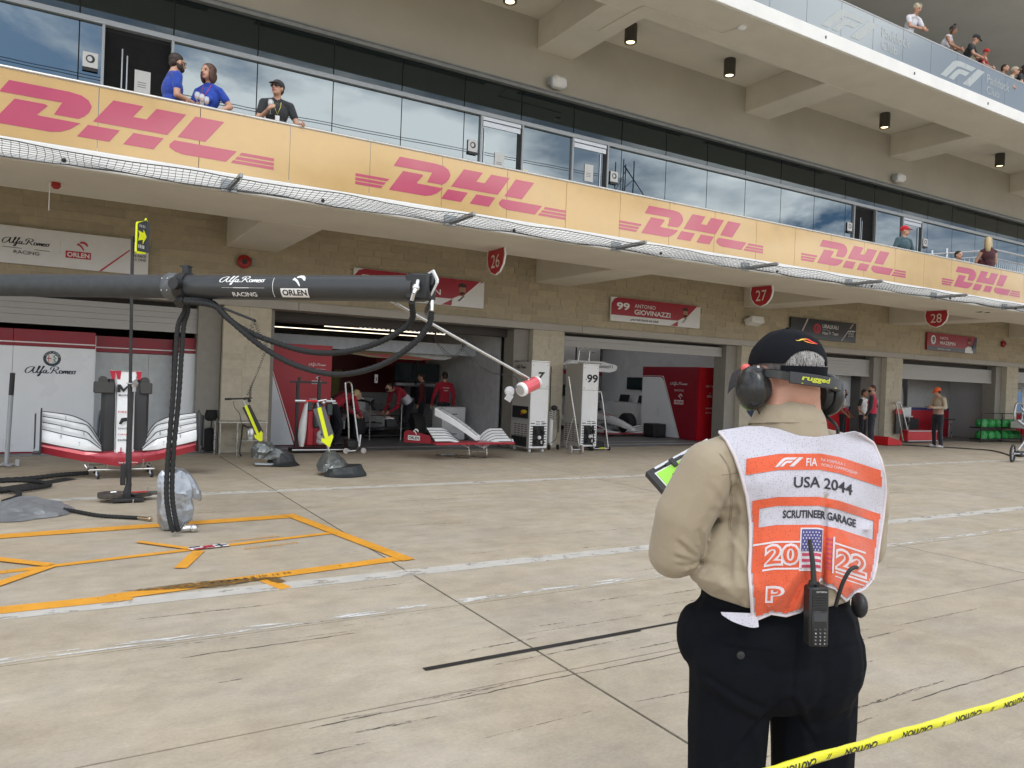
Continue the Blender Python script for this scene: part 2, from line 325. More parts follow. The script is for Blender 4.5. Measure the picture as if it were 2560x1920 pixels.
mb = MB(); mb.add([(.38, 5.97, .0105), (1.01, 5.84, .0105), (1.50, 5.95, .0105), (1.2, 6.0, .0105), (.9, 6.03, .0105)], [(0, 1, 2, 3, 4)]); mb.add([(1.37, 5.97, .0075), (1.43, 5.78, .0075), (1.51, 5.8, .0075), (1.47, 5.95, .0075)], [(0, 1, 2, 3)]); mb.build('peeled_patch', dirtm, mk, smooth=False)
line((1.75, 3.78), (3.3, 3.80), .045, tapem, 'black_tape_strip', .004); line((3.2, 3.81), (5.4, 3.85), .03, tapem, 'black_tape_strip', .003, .012)
lt = MB(); U_ = (V((2.38, 7.41, 0))-V((-.07, 6.93, 0))).normalized(); V_ = V((-U_.y, U_.x, 0))
write(lt, 'RAIKKONEN', V((1.36, 7.32, .004)), U_, V_, .055, .5, shear=.2, off=.003); write(lt, 'GIOVINAZZI', V((1.43, 6.97, .004)), U_, V_, .055, .52, shear=.2, off=.003)
lt.build('stencilled_lettering', orange, mk, smooth=False)
lt = MB(); write(lt, "3' 2 4 8' 6 8 10' 12 14", V((.98, 5.93, .012)), V((1, .12, 0)), V((-.12, 1, 0)), .045, .62, off=.002); lt.build('distance_numerals', ink, mk, smooth=False)
fl = MB(); polys(fl, [[(0, 0), (1, 0), (1, 1), (0, 1)]], (1.0, 7.08, .014), U_, V_, .34, .1, 0); fl.build('flag_sticker', whiteink, mk, smooth=False)
fl = MB(); polys(fl, [[(.08, .0), (.38, .0), (.38, .35), (.08, .35)], [(.36, .1), (.62, .1), (.62, .9), (.36, .9)]], (1.0, 7.08, .016), U_, V_, .34, .1, .001); fl.build('flag_sticker_red', redink, mk, smooth=False)
fl = MB(); polys(fl, [[(.66, .4), (.98, .4), (.98, .6), (.66, .6)], [(.76, 0), (.82, 0), (.82, 1), (.76, 1)], [(.02, .7), (.3, .7), (.3, .95), (.02, .95)]], (1.0, 7.08, .017), U_, V_, .34, .1, .002); fl.build('flag_sticker_blue', mat('navy', (.02, .035, .12), .5), mk, smooth=False)
# rubber scuffs and cracks
random.seed(11); sc_ = MB(); crk = MB()
def scuff(mb, x, y, l, w, ang=0, n=14, z=.0015):
    pts = []; c, s_ = math.cos(ang), math.sin(ang)
    for i in range(n+1):
        t = i/n-.5; pts.append((t*l, w*(.35+.65*random.random())*(1-abs(2*t)**3)/2))
    poly = [(a, b) for a, b in pts]+[(a, -b*(.6+.6*random.random())) for a, b in pts[::-1]]
    mb.add([(x+a*c-b*s_, y+a*s_+b*c, z) for a, b in poly], [tuple(range(len(poly)))])
for k in range(130):
    y = random.uniform(2.2, 14.5); x = random.uniform(-.4, 1)*1+random.uniform(0, 1)*y*1.6
    scuff(sc_, x, y, random.uniform(.15, 1.3), random.uniform(.006, .03), random.gauss(0, .06), z=.0012+.00001*k)
sc_.build('tyre_scuff', paint('rubber_scuff', (.09, .08, .065), .8, 0, .5, 40, (.5, 3, 1)), mk, smooth=False)
for (x0, x1, y, n) in ((1.0, 3.3, 3.37, 40), (3.9, 5.3, 2.31, 24), (.6, 1.6, 4.5, 20), (17, 26, 11.6, 40), (3.6, 4.6, 9.0, 20), (9.7, 13, 7.4, 40), (3.6, 4.8, 11.9, 20)):
    p = [(x0+(x1-x0)*i/n, y+random.gauss(0, .0035)+.004*math.sin(i*.35), .0) for i in range(n+1)]
    for i in range(n):
        a, b = V(p[i]), V(p[i+1]); w = .0028*random.uniform(.3, 1)*(1+y*.08); crk.add([a+Z*.0022-Y*w, b+Z*.0022-Y*w, b+Z*.0022+Y*w, a+Z*.0022+Y*w], [(0, 1, 2, 3)])
crk.build('surface_crack', seal, mk, smooth=False)
# ---------------------------------------------------------------- pit building
bld = thing('pit_building', 'long three storey pit building of pale stone with garages below and glazed hospitality floor above', 'building', (0, 15.1, 0))
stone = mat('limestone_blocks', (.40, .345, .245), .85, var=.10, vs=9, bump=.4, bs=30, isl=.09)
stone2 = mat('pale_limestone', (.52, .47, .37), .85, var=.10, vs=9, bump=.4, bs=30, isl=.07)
mortar = mat('mortar', (.56, .52, .43), .9, var=.08)
PIL = [(-11.3, -10.4), (-4.37, -3.48), (2.56, 3.45), (9.5, 10.4), (16.5, 17.35), (23.3, 24.2), (30.85, 31.7), (37.8, 38.7), (44.7, 45.6)]
XA, XB = -9.9, 52
core = MB(); core.box(XA, XB, 15.13, 15.6, 2.98, 4.9)
for a, b in PIL[1:]: core.box(a+.012, b-.012, 15.13, 16.0, 0, 2.82)
core.build('wall_core', mortar, bld, smooth=False)
# coursed blocks: the ones that show largest are parts of their own, the rest one part
random.seed(3); blocks = []
def course(x0, x1, z, h, lo, hi):
    x = x0
    while x < x1-.02:
        l = random.uniform(lo, hi)
        if x1-x-l < lo*.6: l = x1-x
        blocks.append((x, min(x+l, x1), z, z+h)); x += l
CH = .153
for c in range(12): course(XA-random.random()*.3, XB, 2.985+c*CH, CH, .32, .78)
for a, b in PIL[1:]:
    z = 0; c = 0
    while z < 2.8: course(a, b, z, .1475, .24 if c % 2 else .36, .5); z += .1475; c += 1
def dist(b): return math.hypot((b[0]+b[1])/2, 15)
vis = [b for b in blocks if -1.2 < (b[0]+b[1])/2 and not (b[2] > 4.5)]
vis.sort(key=lambda b: dist(b)-(1.5 if b[2] < 2.9 else 0)); single = set(vis[:290])
unit = MB(); unit.box(-.5, .5, -.5, .5, -.5, .5); um = unit.mesh('stone_block', smooth=False); um.materials.append(stone)
um2 = um.copy(); um2.materials.clear(); um2.materials.append(stone2)
rest = MB(); rest2 = MB()
for b in blocks:
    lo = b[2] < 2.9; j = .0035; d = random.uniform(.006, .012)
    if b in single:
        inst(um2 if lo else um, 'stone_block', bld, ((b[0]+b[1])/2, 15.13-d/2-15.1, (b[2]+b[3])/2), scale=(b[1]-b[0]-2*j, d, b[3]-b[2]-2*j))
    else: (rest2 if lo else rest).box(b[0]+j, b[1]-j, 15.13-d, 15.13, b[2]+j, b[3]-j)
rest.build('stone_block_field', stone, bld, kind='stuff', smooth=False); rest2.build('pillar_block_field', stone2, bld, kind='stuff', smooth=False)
lint = MB(); band_m = mat('cast_lintel', (.42, .40, .37), .75, var=.06, vs=2)
for k in range(9):
    a = XA+k*6.93-.0; lint.box(a, a+6.92, 15.075, 15.8, 2.815, 2.975, .004)
lint.build('lintel_band', band_m, bld, smooth=False)
# pillar returns (garage side jambs) and inner steel jamb
jamb_m = mat('door_jamb', (.27, .255, .225), .6, var=.08)
for a, b in PIL[1:]: MB().box(a-.42, a-.003, 15.3, 15.75, 0, 2.81).build('door_jamb', jamb_m, bld, smooth=False); MB().box(b+.003, b+.10, 15.3, 15.6, 0, 2.81).build('door_jamb', jamb_m, bld, smooth=False)
# roller shutters: slatted curtain part-way down
shm = mat('shutter_slats', (.40, .39, .375), .5, .2, var=.04); shd = mat('shutter_shadow_gap', (.05, .045, .04), .7)
def shutter(x0, x1, zb, zt=2.8, y=15.45, name='roller_shutter'):
    mb = MB(); n = max(2, int((zt-zb)/.085))
    for i in range(n):
        a = zb+(zt-zb)*i/n; b = zb+(zt-zb)*(i+1)/n; mb.box(x0, x1, y, y+.03, a+.006, b)
    mb.box(x0, x1, y-.02, y+.05, zb-.05, zb+.005); mb.box(x0, x1, y+.031, y+.05, zb, zt)
    return mb.build(name, shm, bld, smooth=False)
shutter(-4.3, 2.14, 2.3, 2.72); shutter(10.52, 16.06, 2.53, 2.74); shutter(17.46, 22.87, 2.2, 2.7); shutter(24.32, 30.42, 2.2, 2.66); shutter(31.8, 37.3, 2.3, 2.66)
hd = MB()
for x0, x1 in ((-3.4, 2.14), (3.56, 9.07), (10.5, 16.07), (17.45, 22.87), (24.3, 30.42), (31.8, 37.3)): hd.box(x0, x1, 15.62, 15.9, 2.62, 2.81)
hd.build('shutter_housing', shd, bld, smooth=False)
# garage shell: side walls, back wall, ceiling
shell = MB(); gwall = mat('garage_wall', (.42, .42, .43), .7, var=.05, vs=2)
for a, b in PIL[1:]: shell.box(16.88 if a == 16.5 else a+.05, b-.05, 16.0, 25, 0, 3.2)
shell.box(XA, XB, 25, 25.2, 0, 3.3); shell.build('garage_partition', gwall, bld, smooth=False)
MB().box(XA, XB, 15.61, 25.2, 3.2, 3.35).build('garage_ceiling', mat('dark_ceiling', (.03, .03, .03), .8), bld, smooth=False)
# first floor slab with edge strip, corbel beams
sl = MB(); sl.box(XA-3, XB, 10.5, 12.1, 3.92, 3.94); sl.box(XA-3, XB, 12.1, 15.3, 4.55, 4.62); sl.box(XA-3, XB, 12.08, 12.2, 3.93, 4.6); pass
sl.build('balcony_slab', concrete_w, bld, smooth=False)
MB().box(XA-3, XB, 10.43, 10.5, 3.93, 4.165, .008).build('slab_fascia', fascia_w, bld, smooth=False)
for a, b in PIL[1:]:
    mb = MB(); mb.box(a, b+.08, 12.05, 15.13, 3.915, 4.56, .02); mb.build('corbel_beam', concrete_w, bld, smooth=False)
# second floor: glazed wall, spandrel, deck above
sp = MB(); sp.box(XA, XB, 15.25, 15.7, 8.48, 10.15); sp.build('spandrel_wall', mat('spandrel_render', (.46, .435, .375), .8, var=.07, vs=.8, bump=.15, bs=25), bld, smooth=False)
d2 = MB(); d2.box(-4, XB, 11.3, 12.62, 9.43, 9.6); d2.box(-4, XB, 12.55, 12.63, 9.44, 10.2); d2.box(-4, XB, 12.6, 15.7, 10.15, 10.3)
d2.build('upper_deck_slab', concrete_w, bld, smooth=False)
MB().box(-4, XB, 11.22, 11.3, 9.435, 9.75, .01).build('upper_fascia', fascia_w, bld, smooth=False)
for a, b in PIL[1:]:
    a += .0; mb = MB(); mb.box(a-.12, b, 12.58, 15.26, 9.425, 10.16, .02); mb.build('upper_corbel_beam', concrete_w, bld, smooth=False)
for k in range(8): MB().box(4.3+k*3.4, 4.33+k*3.4, 11.205, 11.225, 9.56, 9.62).build('drain_outlet', black, bld, smooth=False)
# third level: floor, soffit above the top balcony
top = MB(); top.box(2, XB, 11.4, 12.6, 9.76, 9.80); top.box(2, XB, 12.64, 24, 10.32, 10.36); top.box(2, XB, 10.6, 30, 14.0, 14.4); top.box(2, XB, 23.6, 24, 9.8, 14.1)
top.build('top_soffit', mat('grey_soffit', (.58, .58, .55), .8, var=.05, vs=1), bld, smooth=False)
# ---------------------------------------------------------------- glazing of the hospitality floor
def glass_mat(name, col, ior, rough=.008):
    m = bpy.data.materials.new(name); m.use_nodes = True; t = m.node_tree; b = t.nodes['Principled BSDF']; K = t.links.new
    b.inputs['Base Color'].default_value = (*col, 1); b.inputs['Roughness'].default_value = rough; b.inputs['IOR'].default_value = ior; b.inputs['Specular IOR Level'].default_value = .5
    b.inputs['Specular Tint'].default_value = (.80, .93, 1, 1)
    n = t.nodes.new('ShaderNodeTexNoise'); n.inputs['Scale'].default_value = .7; g = t.nodes.new('ShaderNodeNewGeometry'); K(g.outputs['Position'], n.inputs[0])
    bp = t.nodes.new('ShaderNodeBump'); bp.inputs['Strength'].default_value = .04; bp.inputs['Distance'].default_value = .02; K(n.outputs[0], bp.inputs['Height']); K(bp.outputs[0], b.inputs['Normal']); return m
gl = glass_mat('tinted_reflective_glass', (.006, .011, .012), 2.9); gu = glass_mat('dark_tinted_glass', (.004, .009, .010), 1.75)
gz = thing('glazed_front', 'long band of dark tinted glass windows and doors behind the yellow balcony', 'glazing', (0, 15.3, 4))
fr = alu_l
doors = [(.43, 1.50, 'open'), (7.97, 9.02, 'L'), (10.5, 11.53, 'R'), (21.42, 22.5, 'dark'), (24.02, 25.07, 'R')]
edges = [.04+1.497*k for k in range(-5, 35)]
tf = MB(); tf.box(XA+1, XB, 15.17, 15.3, 7.56, 7.65); tf.build('transom', fr, gz, smooth=False)
tf = MB(); tf.box(XA+1, XB, 15.14, 15.3, 8.40, 8.475); tf.box(XA+1, XB, 15.10, 15.3, 8.475, 8.50); tf.build('head_frame', mat('head_frame_grey', (.26, .27, .27), .5, .3), gz, smooth=False)
gap = mat('gasket_black', (.008, .009, .01), .6)
for i in range(len(edges)-1):
    a, b = edges[i], edges[i+1]
    MB().box(a+.012, b-.012, 15.26, 15.28, 7.652, 8.398).build('upper_pane', gu, gz, smooth=False)
    segs = [(a+.010, b-.010)]
    for d0, d1, k in doors:
        ns = []
        for s0, s1 in segs:
            if d1 < s0 or d0 > s1: ns.append((s0, s1)); continue
            if d0-s0 > .08: ns.append((s0, d0-.03))
            if s1-d1 > .08: ns.append((d1+.03, s1))
        segs = ns
    for s0, s1 in segs: MB().box(s0, s1, 15.24, 15.26, 4.65, 7.558).build('lower_pane', gl, gz, smooth=False)
gk = MB()
for e_ in edges: gk.box(e_-.013, e_+.013, 15.262, 15.27, 4.65, 7.56); gk.box(e_-.035, e_+.035, 15.281, 15.3, 7.65, 8.4)
gk.build('gasket', gap, gz, smooth=False)
MB().box(XA+1, XB, 15.31, 15.33, 4.64, 8.4).build('backing', gap, gz, smooth=False)
for d0, d1, k in doors:
    f = MB(); f.box(d0-.045, d0-.0, 15.18, 15.3, 4.65, 7.56); f.box(d1, d1+.045, 15.18, 15.3, 4.65, 7.56); fo = f.build('door_frame', fr, gz, smooth=False)
    if k in ('L', 'R'):
        MB().box(d0+.02, d1-(.12 if k == 'L' else .12), 15.22, 15.245, 4.65, 7.46).build('door_leaf', gl, gz, smooth=False)
        h = MB(); h.box(d0+.02, d1-.04, 15.20, 15.25, 7.34, 7.45); h.box(d0+.01, d1-.03, 15.19, 15.25, 7.47, 7.55); x = d0+.07 if k == 'L' else d1-.2
        h.box(x-.02, x+.0, 15.19, 15.21, 4.9, 7.3); h.build('door_head_and_pull', alu, gz, smooth=False)
        MB().box(d1-.11, d1-.015, 15.21, 15.24, 4.65, 7.46).build('open_door_gap', gap, gz, smooth=False)
    else:
        MB().box(d0, d1, 15.305, 15.308, 4.65, 7.5).build('open_doorway', mat('dark_interior', (.006, .007, .007), .9), gz, smooth=False)  # flat black sheet stands in for the unlit room behind the doorway
        h = MB(); h.tube([(d0+.28, 15.18, 5.3), (d0+.28, 15.18, 7.2)], .012, 6); h.tube([(d0+.36, 15.18, 5.3), (d0+.36, 15.18, 7.1)], .012, 6); h.build('pull_handle', alu, gz)
pw = mat('printed_paper', (.75, .76, .76), .6, var=.03)
for k, (x, z, nm) in enumerate(((.22, 6.86, 'P'), (7.75, 6.8, 'P'), (11.78, 6.79, 'P'), (21.21, 6.81, 'P'), (25.33, 6.83, 'P'))):
    p = thing('room_plaque', ['white room plaque with black ring beside the open doorway behind the couple', 'white room plaque on the glass left of the first closed glass door', 'white room plaque on the glass right of the second closed glass door', 'white room plaque left of the dark doorway far along the balcony', 'white room plaque right of the doorway where the red capped man stands'][k], 'plaque', (x, 15.2, z), group='room plaques on the balcony glass')
    MB().box(x-.12, x+.12, 15.2, 15.22, z-.1, z+.17, .008).build('plate', pw, p); q = MB(); q.flat(pill(0, 0, .07, .07), (x, 15.197, z+.05), X, Z); q.box(x-.12, x+.12, 15.194, 15.2, z-.16, z-.1); q.build('ring', black, p, smooth=False); q = MB(); q.flat(pill(0, 0, .04, .045), (x-.01, 15.195, z+.05), X, Z); q.build('ring_centre', pw, p, smooth=False)
for k, (x, z) in enumerate(((1.05, 6.73), (10.99, 6.79), (8.45, 6.6))):
    q = MB(); q.box(x-.13, x+.13, 15.205 if k else 15.285, 15.21 if k else 15.29, z-.22, z+.2); po = q.build('paper_notice', pw, smooth=False); tag(po, ['white paper notice in the open doorway behind the man in blue', 'white paper notice on the second closed glass door', 'pale paper notice on the first closed glass door'][k], 'notice')
    if k: po.parent = gz; po.matrix_parent_inverse = MW[gz.name].inverted(); del po['category']
    ln = MB()
    for j in range(3): ln.box(x-.08, x+.06, (15.202 if k else 15.282), (15.2045 if k else 15.2845), z-.02-.04*j, z-.012-.04*j)
    ln.build('printed_line', ink, po, smooth=False)
# ---------------------------------------------------------------- lower balcony: printed glass balustrade, rail
yel = mat('yellow_vinyl_glass', (.56, .355, .115), .1, var=.06, vs=2, spec=.6, coat=.9)
dhr = mat('magenta_red_vinyl', (.46, .045, .10), .1, var=.04, vs=2, coat=.9)
bal = thing('balcony_balustrade', 'yellow glass balustrade with large red courier lettering along the first floor balcony', 'balustrade', (0, 10.48, 4.16))
k = -8; x = 1.40-1.145*9
while x < 50:
    MB().box(x+.004, x+1.141, 10.47, 10.485, 4.17, 4.955).build('glass_panel', yel, bal, smooth=False); x += 1.145
rl = MB(); rl.tube([(XA, 10.478, 4.967), (XB, 10.478, 4.967)], .022, 10); rl.build('handrail', mat('satin_rail', (.62, .60, .56), .3, .8), bal)
mb = MB(); mb.box(XA, XB, 10.455, 10.5, 4.163, 4.172); mb.build('panel_base_channel', alu, bal, smooth=False)
# lettering polygons measured relative to the D's top-left corner, metres
DHL = [[(0, 0), (.59, .0), (.72, -.015), (.80, -.06), (.835, -.13), (.81, -.20), (.76, -.26), (.70, -.30), (.45, -.30), (.53, -.14), (.5, -.145), (-.09, -.15)],
 [(.06, -.20), (.36, -.20), (.385, -.215), (.28, -.34), (.31, -.345), (.72, -.35), (.62, -.44), (.52, -.49), (.42, -.51), (-.15, -.51)],
 [(1.06, 0), (1.39, 0), (1.28, -.155), (1.43, -.155), (1.54, 0), (1.88, 0), (1.67, -.30), (.85, -.30)], [(.80, -.35), (1.14, -.35), (1.03, -.51), (.69, -.51)], [(1.29, -.35), (1.63, -.35), (1.52, -.51), (1.18, -.51)],
 [(1.99, 0), (2.34, 0), (2.12, -.30), (1.79, -.30)], [(1.755, -.35), (2.51, -.35), (2.38, -.51), (1.86, -.51), (1.77, -.49), (1.70, -.45), (1.70, -.41)],
 [(2.57, -.355), (2.99, -.355), (2.99, -.395), (2.54, -.395)], [(2.52, -.415), (2.99, -.415), (2.99, -.455), (2.49, -.455)], [(2.47, -.47), (2.99, -.47), (2.99, -.51), (2.44, -.51)],
 [(-.66, -.355), (-.15, -.355), (-.18, -.395), (-.66, -.395)], [(-.66, -.415), (-.2, -.415), (-.23, -.455), (-.66, -.455)], [(-.66, -.47), (-.24, -.47), (-.27, -.51), (-.66, -.51)]]
for lx in (-.65, 4.14, 8.92, 13.72, 18.85, 23.6, 28.4, 33.2):
    mb = MB(); 
    for P in DHL: mb.prism(P, (lx, 10.4685, 4.825), X, Z, .002)
    mb.build('brand_lettering', dhr, bal, smooth=False)
# safety net on brackets
nt_ = thing('safety_net', 'grey rope net on steel brackets along the white slab edge below the yellow panels', 'safety net', (0, 10.4, 3.93))
random.seed(5); net = MB(); ropem = mat('net_cord', (.07, .075, .08), .8)
def sag(x, t): return 3.945-.05*math.sin(math.pi*t)*(.6+.4*math.sin(x*1.1))+.012*math.sin(x*3.3+t*4)
def ny(x, t): return 10.41-.70*t+.02*math.sin(x*1.9)*t+.01*math.sin(x*7+3*t)
xx = -3.0; nx = 0
cols_ = []
while xx < 36: cols_.append(xx); xx += .078+.0014*max(0, xx)*1.2
for xi in cols_: net.tube([(xi+.012*math.sin(k_+xi*5), ny(xi, k_/5), sag(xi, k_/5)) for k_ in range(6)], .0032, 3, cap=False)
for j in range(10):
    t = j/9; net.tube([(x_, ny(x_, t), sag(x_, t)+random.gauss(0, .002)) for x_ in cols_[::2]], .0035 if 0 < j < 9 else .0075, 3, cap=False)
net.build('net_mesh', ropem, nt_, kind='stuff')
for k in range(-1, 12):
    xb = 1.77+3.2*k
    mb = MB(); mb.obox((xb, 10.02, 3.965), .045, .8, .05, b=.006); mb.obox((xb, 10.405, 3.99), .2, .03, .16, b=.004); mb.tube([(xb, 10.37, 3.93), (xb, 9.64, 3.93)], .01, 6)
    mb.build('bracket', mat('galvanised', (.33, .35, .36), .45, .7), nt_)
for k in range(12):
    xb = -.08+2.97*k; mb = MB(); mb.ell((xb, 10.0, 3.90), .026, 12, 8); mb.cyl((xb, 10.0, 3.9), (xb, 10.0, 3.93), .006); mb.build('weight_ball', black, nt_)
# ---------------------------------------------------------------- upper balustrade
ub = thing('upper_balustrade', 'etched blue grey glass balustrade of the top deck with pale logos', 'balustrade', (0, 11.27, 9.76))
ugl = glass_mat('etched_glass', (.23, .26, .28), 1.9, .12); ufr = mat('frosted_print', (.40, .43, .43), .3, var=.05)
x = 13.9-1.19*12
while x < 50: MB().box(x+.006, x+1.184, 11.262, 11.275, 9.765, 10.575).build('glass_panel', ugl, ub, smooth=False); x += 1.19
rl = MB(); rl.tube([(-4, 11.27, 10.59), (XB, 11.27, 10.59)], .022, 10); rl.build('handrail', alu, ub)
for lx in (14.4, 19.1, 23.9, 28.6):
    mb = MB(); polys(mb, F1, (lx, 11.258, 9.86), X, Z, 1.66, .74, .001); mb.build('racing_logo', ufr, ub, smooth=False)
    mb = MB(); write(mb, 'Paddock', (lx+2.2, 11.258, 10.16), X, Z, .24, 1.15, off=.001); write(mb, 'Club', (lx+2.2, 11.258, 9.88), X, Z, .21, .65, off=.001); mb.build('etched_lettering', ufr, ub, smooth=False)
# ---------------------------------------------------------------- lamps and fittings
lampglow = mat('lamp_glow', (.8, .7, .5), .4, emit=(1, .78, .45), es=3.0); can = mat('lamp_can', (.10, .095, .085), .5, .5)
for k, x in enumerate((8.0, 11.33, 14.63, 21.27, 27.9)):
    t = thing('downlight', ['cylinder downlight at the top edge of the picture above the glazing', 'bronze cylinder downlight at the left foot of the second upper beam', 'bronze cylinder downlight lit under the deck midway along the glazing', 'bronze cylinder downlight left of the third upper beam', 'small cylinder downlight farthest along under the upper deck'][k], 'downlight', (x, 14.2, 10.1), group='cylinder downlights under the upper deck')
    mb = MB(); mb.lathe([(.0, 10.15), (.145, 10.15), (.15, 10.1), (.15, 9.72), (.135, 9.71), (.125, 9.74), (.0, 9.75)], (x, 14.2, 0)); mb.build('housing', can, t)
    mb = MB(); mb.lathe([(0, 9.733), (.10, 9.733), (.10, 9.739), (0, 9.739)], (x, 14.2, 0)); mb.build('lens', lampglow, t)
for k, (x, z) in enumerate(((9.9, 8.72), (23.5, 8.74))):
    t = thing('wall_speaker', ['rounded white speaker on the beige wall above the middle windows', 'small white speaker on the beige wall farther along'][k], 'speaker', (x, 15.2, z), group='speakers on the spandrel wall')
    mb = MB(); mb.obox((x, 15.08, z), .42, .3, .28, b=.08); mb.build('cabinet', white, t); mb = MB(); mb.obox((x-.22, 15.1, z), .05, .2, .2, b=.02); mb.build('bracket', alu_l, t)
# surface conduit with a smoke detector under the deck
mb = MB(); mb.tube(smooth_path([(9.95, 13.6, 9.40), (10.0, 12.5, 9.415), (10.05, 12.2, 9.415)], 4)+[V((12.2, 12.15, 9.415)), V((12.35, 11.75, 9.415))], .012, 6); tag(mb.build('conduit', concrete_w), 'thin painted conduit bent along the second upper beam and soffit', 'conduit')
mb = MB(); mb.lathe([(0, 9.43), (.1, 9.43), (.1, 9.39), (.06, 9.36), (0, 9.36)], (12.37, 11.7, 0)); tag(mb.build('smoke_detector', white), 'round white detector at the end of the soffit conduit', 'detector')
# ceiling discs over the top balcony
for k, (x, y) in enumerate(((23.9, 15.9), (28.2, 15.7))):
    mb = MB(); mb.lathe([(0, 13.99), (.2, 13.99), (.24, 13.9), (.17, 13.93), (0, 13.96)], (x, y, 0)); tag(mb.build('ceiling_light', mat('lamp_dish', (.75, .68, .5), .4, emit=(1, .85, .6), es=.35)), ['oval cream ceiling lamp above the woman with raised dark hair', 'faint ceiling lamp right of the man in the black cap on the top deck'][k], 'ceiling light')
# railings at the far end of the balcony
rg = thing('terrace_railing', 'steel terrace railing with thin upright bars at the far right end of the balcony', 'railing', (21.2, 12.5, 4))
mb = MB(); mb.tube([(20.9, 12.5, 5.6), (23.6, 12.5, 6.02)], .03, 8); mb.tube([(20.9, 12.5, 5.42), (23.6, 12.5, 5.84)], .02, 8); mb.tube(smooth_path([(24.3, 12.5, 5.2), (24.3, 12.5, 6.05), (24.45, 12.5, 6.17)], 4)+[V((36, 12.5, 6.17))], .03, 8); mb.tube([(24.3, 12.5, 5.9), (36, 12.5, 5.9)], .022, 8); mb.build('rail', alu, rg)
mb = MB()
for k in range(95): mb.tube([(24.45+.12*k, 12.5, 4.2), (24.45+.12*k, 12.5, 5.9)], .009, 5)
for k in range(10): mb.tube([(21.1+.25*k, 12.5, 4.2), (21.1+.25*k, 12.5, 5.45+.155*.25*k)], .009, 5)
mb.tube([(21.17, 12.5, 4.2), (21.17, 12.5, 5.75)], .03, 8); mb.tube([(21.9, 12.5, 4.2), (21.9, 12.5, 5.9)], .035, 8); mb.build('upright_bars', alu, rg, kind='stuff')
# fire beacons and small wall boxes
bc = mat('beacon_red', (.32, .012, .01), .4)
for k, (x, z) in enumerate(((2.88, 3.66), (30.4, 3.66))):
    t = thing('alarm_bell', ['round dark red alarm on the stone wall above the boom', 'round red alarm on the stone wall at the far right'][k], 'alarm', (x, 15.1, z))
    mb = MB(); mb.lathe([(0, 0), (.11, 0), (.13, .03), (.13, .07), (.09, .1), (0, .1)], (x, 15.1, z), (0, -1, 0)); mb.build('dome', bc, t); mb = MB(); mb.lathe([(0, .1), (.05, .1), (.04, .115), (0, .115)], (x, 15.1, z), (0, -1, 0)); mb.build('hub', dark, t); MB().box(x+.14, x+.2, 15.06, 15.1, z-.06, z+.08).build('junction_box', mat('grey_box', (.3, .28, .25), .6), t, smooth=False)
t = thing('hanging_beacon', 'small red beacon under the slab with a pale pull cord hanging from it', 'beacon', (-.2, 11.41, 3.92)); mb = MB(); mb.lathe([(0, 3.918), (.05, 3.918), (.055, 3.87), (.03, 3.84), (0, 3.835)], (-.17, 11.41, 0)); mb.build('lens', bc, t); mb = MB(); mb.tube([(-.24, 11.41, 3.915), (-.24, 11.41, 3.55)], .006, 6); mb.build('cord', whiteink, t)
t = thing('wall_floodlight', 'boxy white floodlight on the stone wall above the third garage', 'floodlight', (16.7, 15.1, 3.55)); mb = MB(); mb.obox((16.72, 14.9, 3.52), .5, .32, .2, rx=R(-18), b=.03); mb.build('housing', white, t); MB().box(16.65, 16.8, 15.03, 15.1, 3.5, 3.66).build('bracket', dark, t)
# ---------------------------------------------------------------- signs on the stone wall and garage fronts
YS = 15.035
def sign(name, label, x0, x1, z0, z1, m, y=YS, cat='sign', group=None):
    t = thing(name, label, cat, ((x0+x1)/2, y, z0), group=group); MB().box(x0, x1, y, y+.05, z0, z1, .004).build('board', m, t, smooth=False); return t
def on(y=YS): return (V((1, 0, 0)), V((0, 0, 1)))
def T(t, s, x, z, h, w, m, y=YS, bold=0, shear=0, name='lettering'): 
    mb = MB(); write(mb, s, (x, y, z), X, Z, h, w, bold, shear, off=.012); return mb.build(name, m, t, smooth=False)
def PL(t, PS, m, y=YS, off=.003, name='printed_shape'):
    mb = MB()
    for P in PS: mb.flat(P, (0, y, 0), X, Z, off)
    return mb.build(name, m, t, smooth=False)
sw = mat('sign_white', (.72, .73, .74), .35, var=.03, coat=.2); sr = mat('sign_red', (.33, .008, .025), .35, var=.05, coat=.2)
def alfa_word(t, x, z, w, h, m, y=YS, off=.006, U=X, name='script_lettering'):
    mb = MB(); put2d(mb, SCRIPT, (x, y, z), U, Z, w, h, off); return mb.build(name, m, t, smooth=False)
def orl(t, x, z, w, mw, mt, y=YS, off=.003):
    a = MB(); b = MB(); orlen(a, b, (x, y, z), X, Z, w, off); a.build('eagle_logo', mw, t, smooth=False); b.build('lettering', mt, t, smooth=False)
s = sign('garage_banner', 'wide white team banner with script lettering and red eagle logo above the left garage', -1.85, 1.23, 3.22, 3.84, sw)
alfa_word(s, -.96, 3.5, .68, .16, ink); PL(s, [[(-.95, 3.48), (-.68, 3.475), (-.68, 3.484), (-.95, 3.489)], [(-.5, 3.474), (-.28, 3.47), (-.28, 3.479), (-.5, 3.483)]], ink); T(s, 'RACING', -.79, 3.385, .06, .36, ink)
orl(s, -.05, 3.40, .38, redink, whiteink); PL(s, [[(-.13, 3.45), (-.125, 3.45), (-.125, 3.68), (-.13, 3.68)]], greyw)
PL(s, [[(.46, 3.225), (.5, 3.225), (.93, 3.63), (.93, 3.60+.06), (.90, 3.63)]], redink); polysb = MB(); polys(polysb, F1, (.98, YS, 3.6), X, Z, .2, .07); polysb.build('racing_logo', ink, s, smooth=False); T(s, 'WE RACE', .95, 3.53, .045, .24, ink, bold=.02); T(s, 'AS ONE', .97, 3.465, .045, .22, ink)
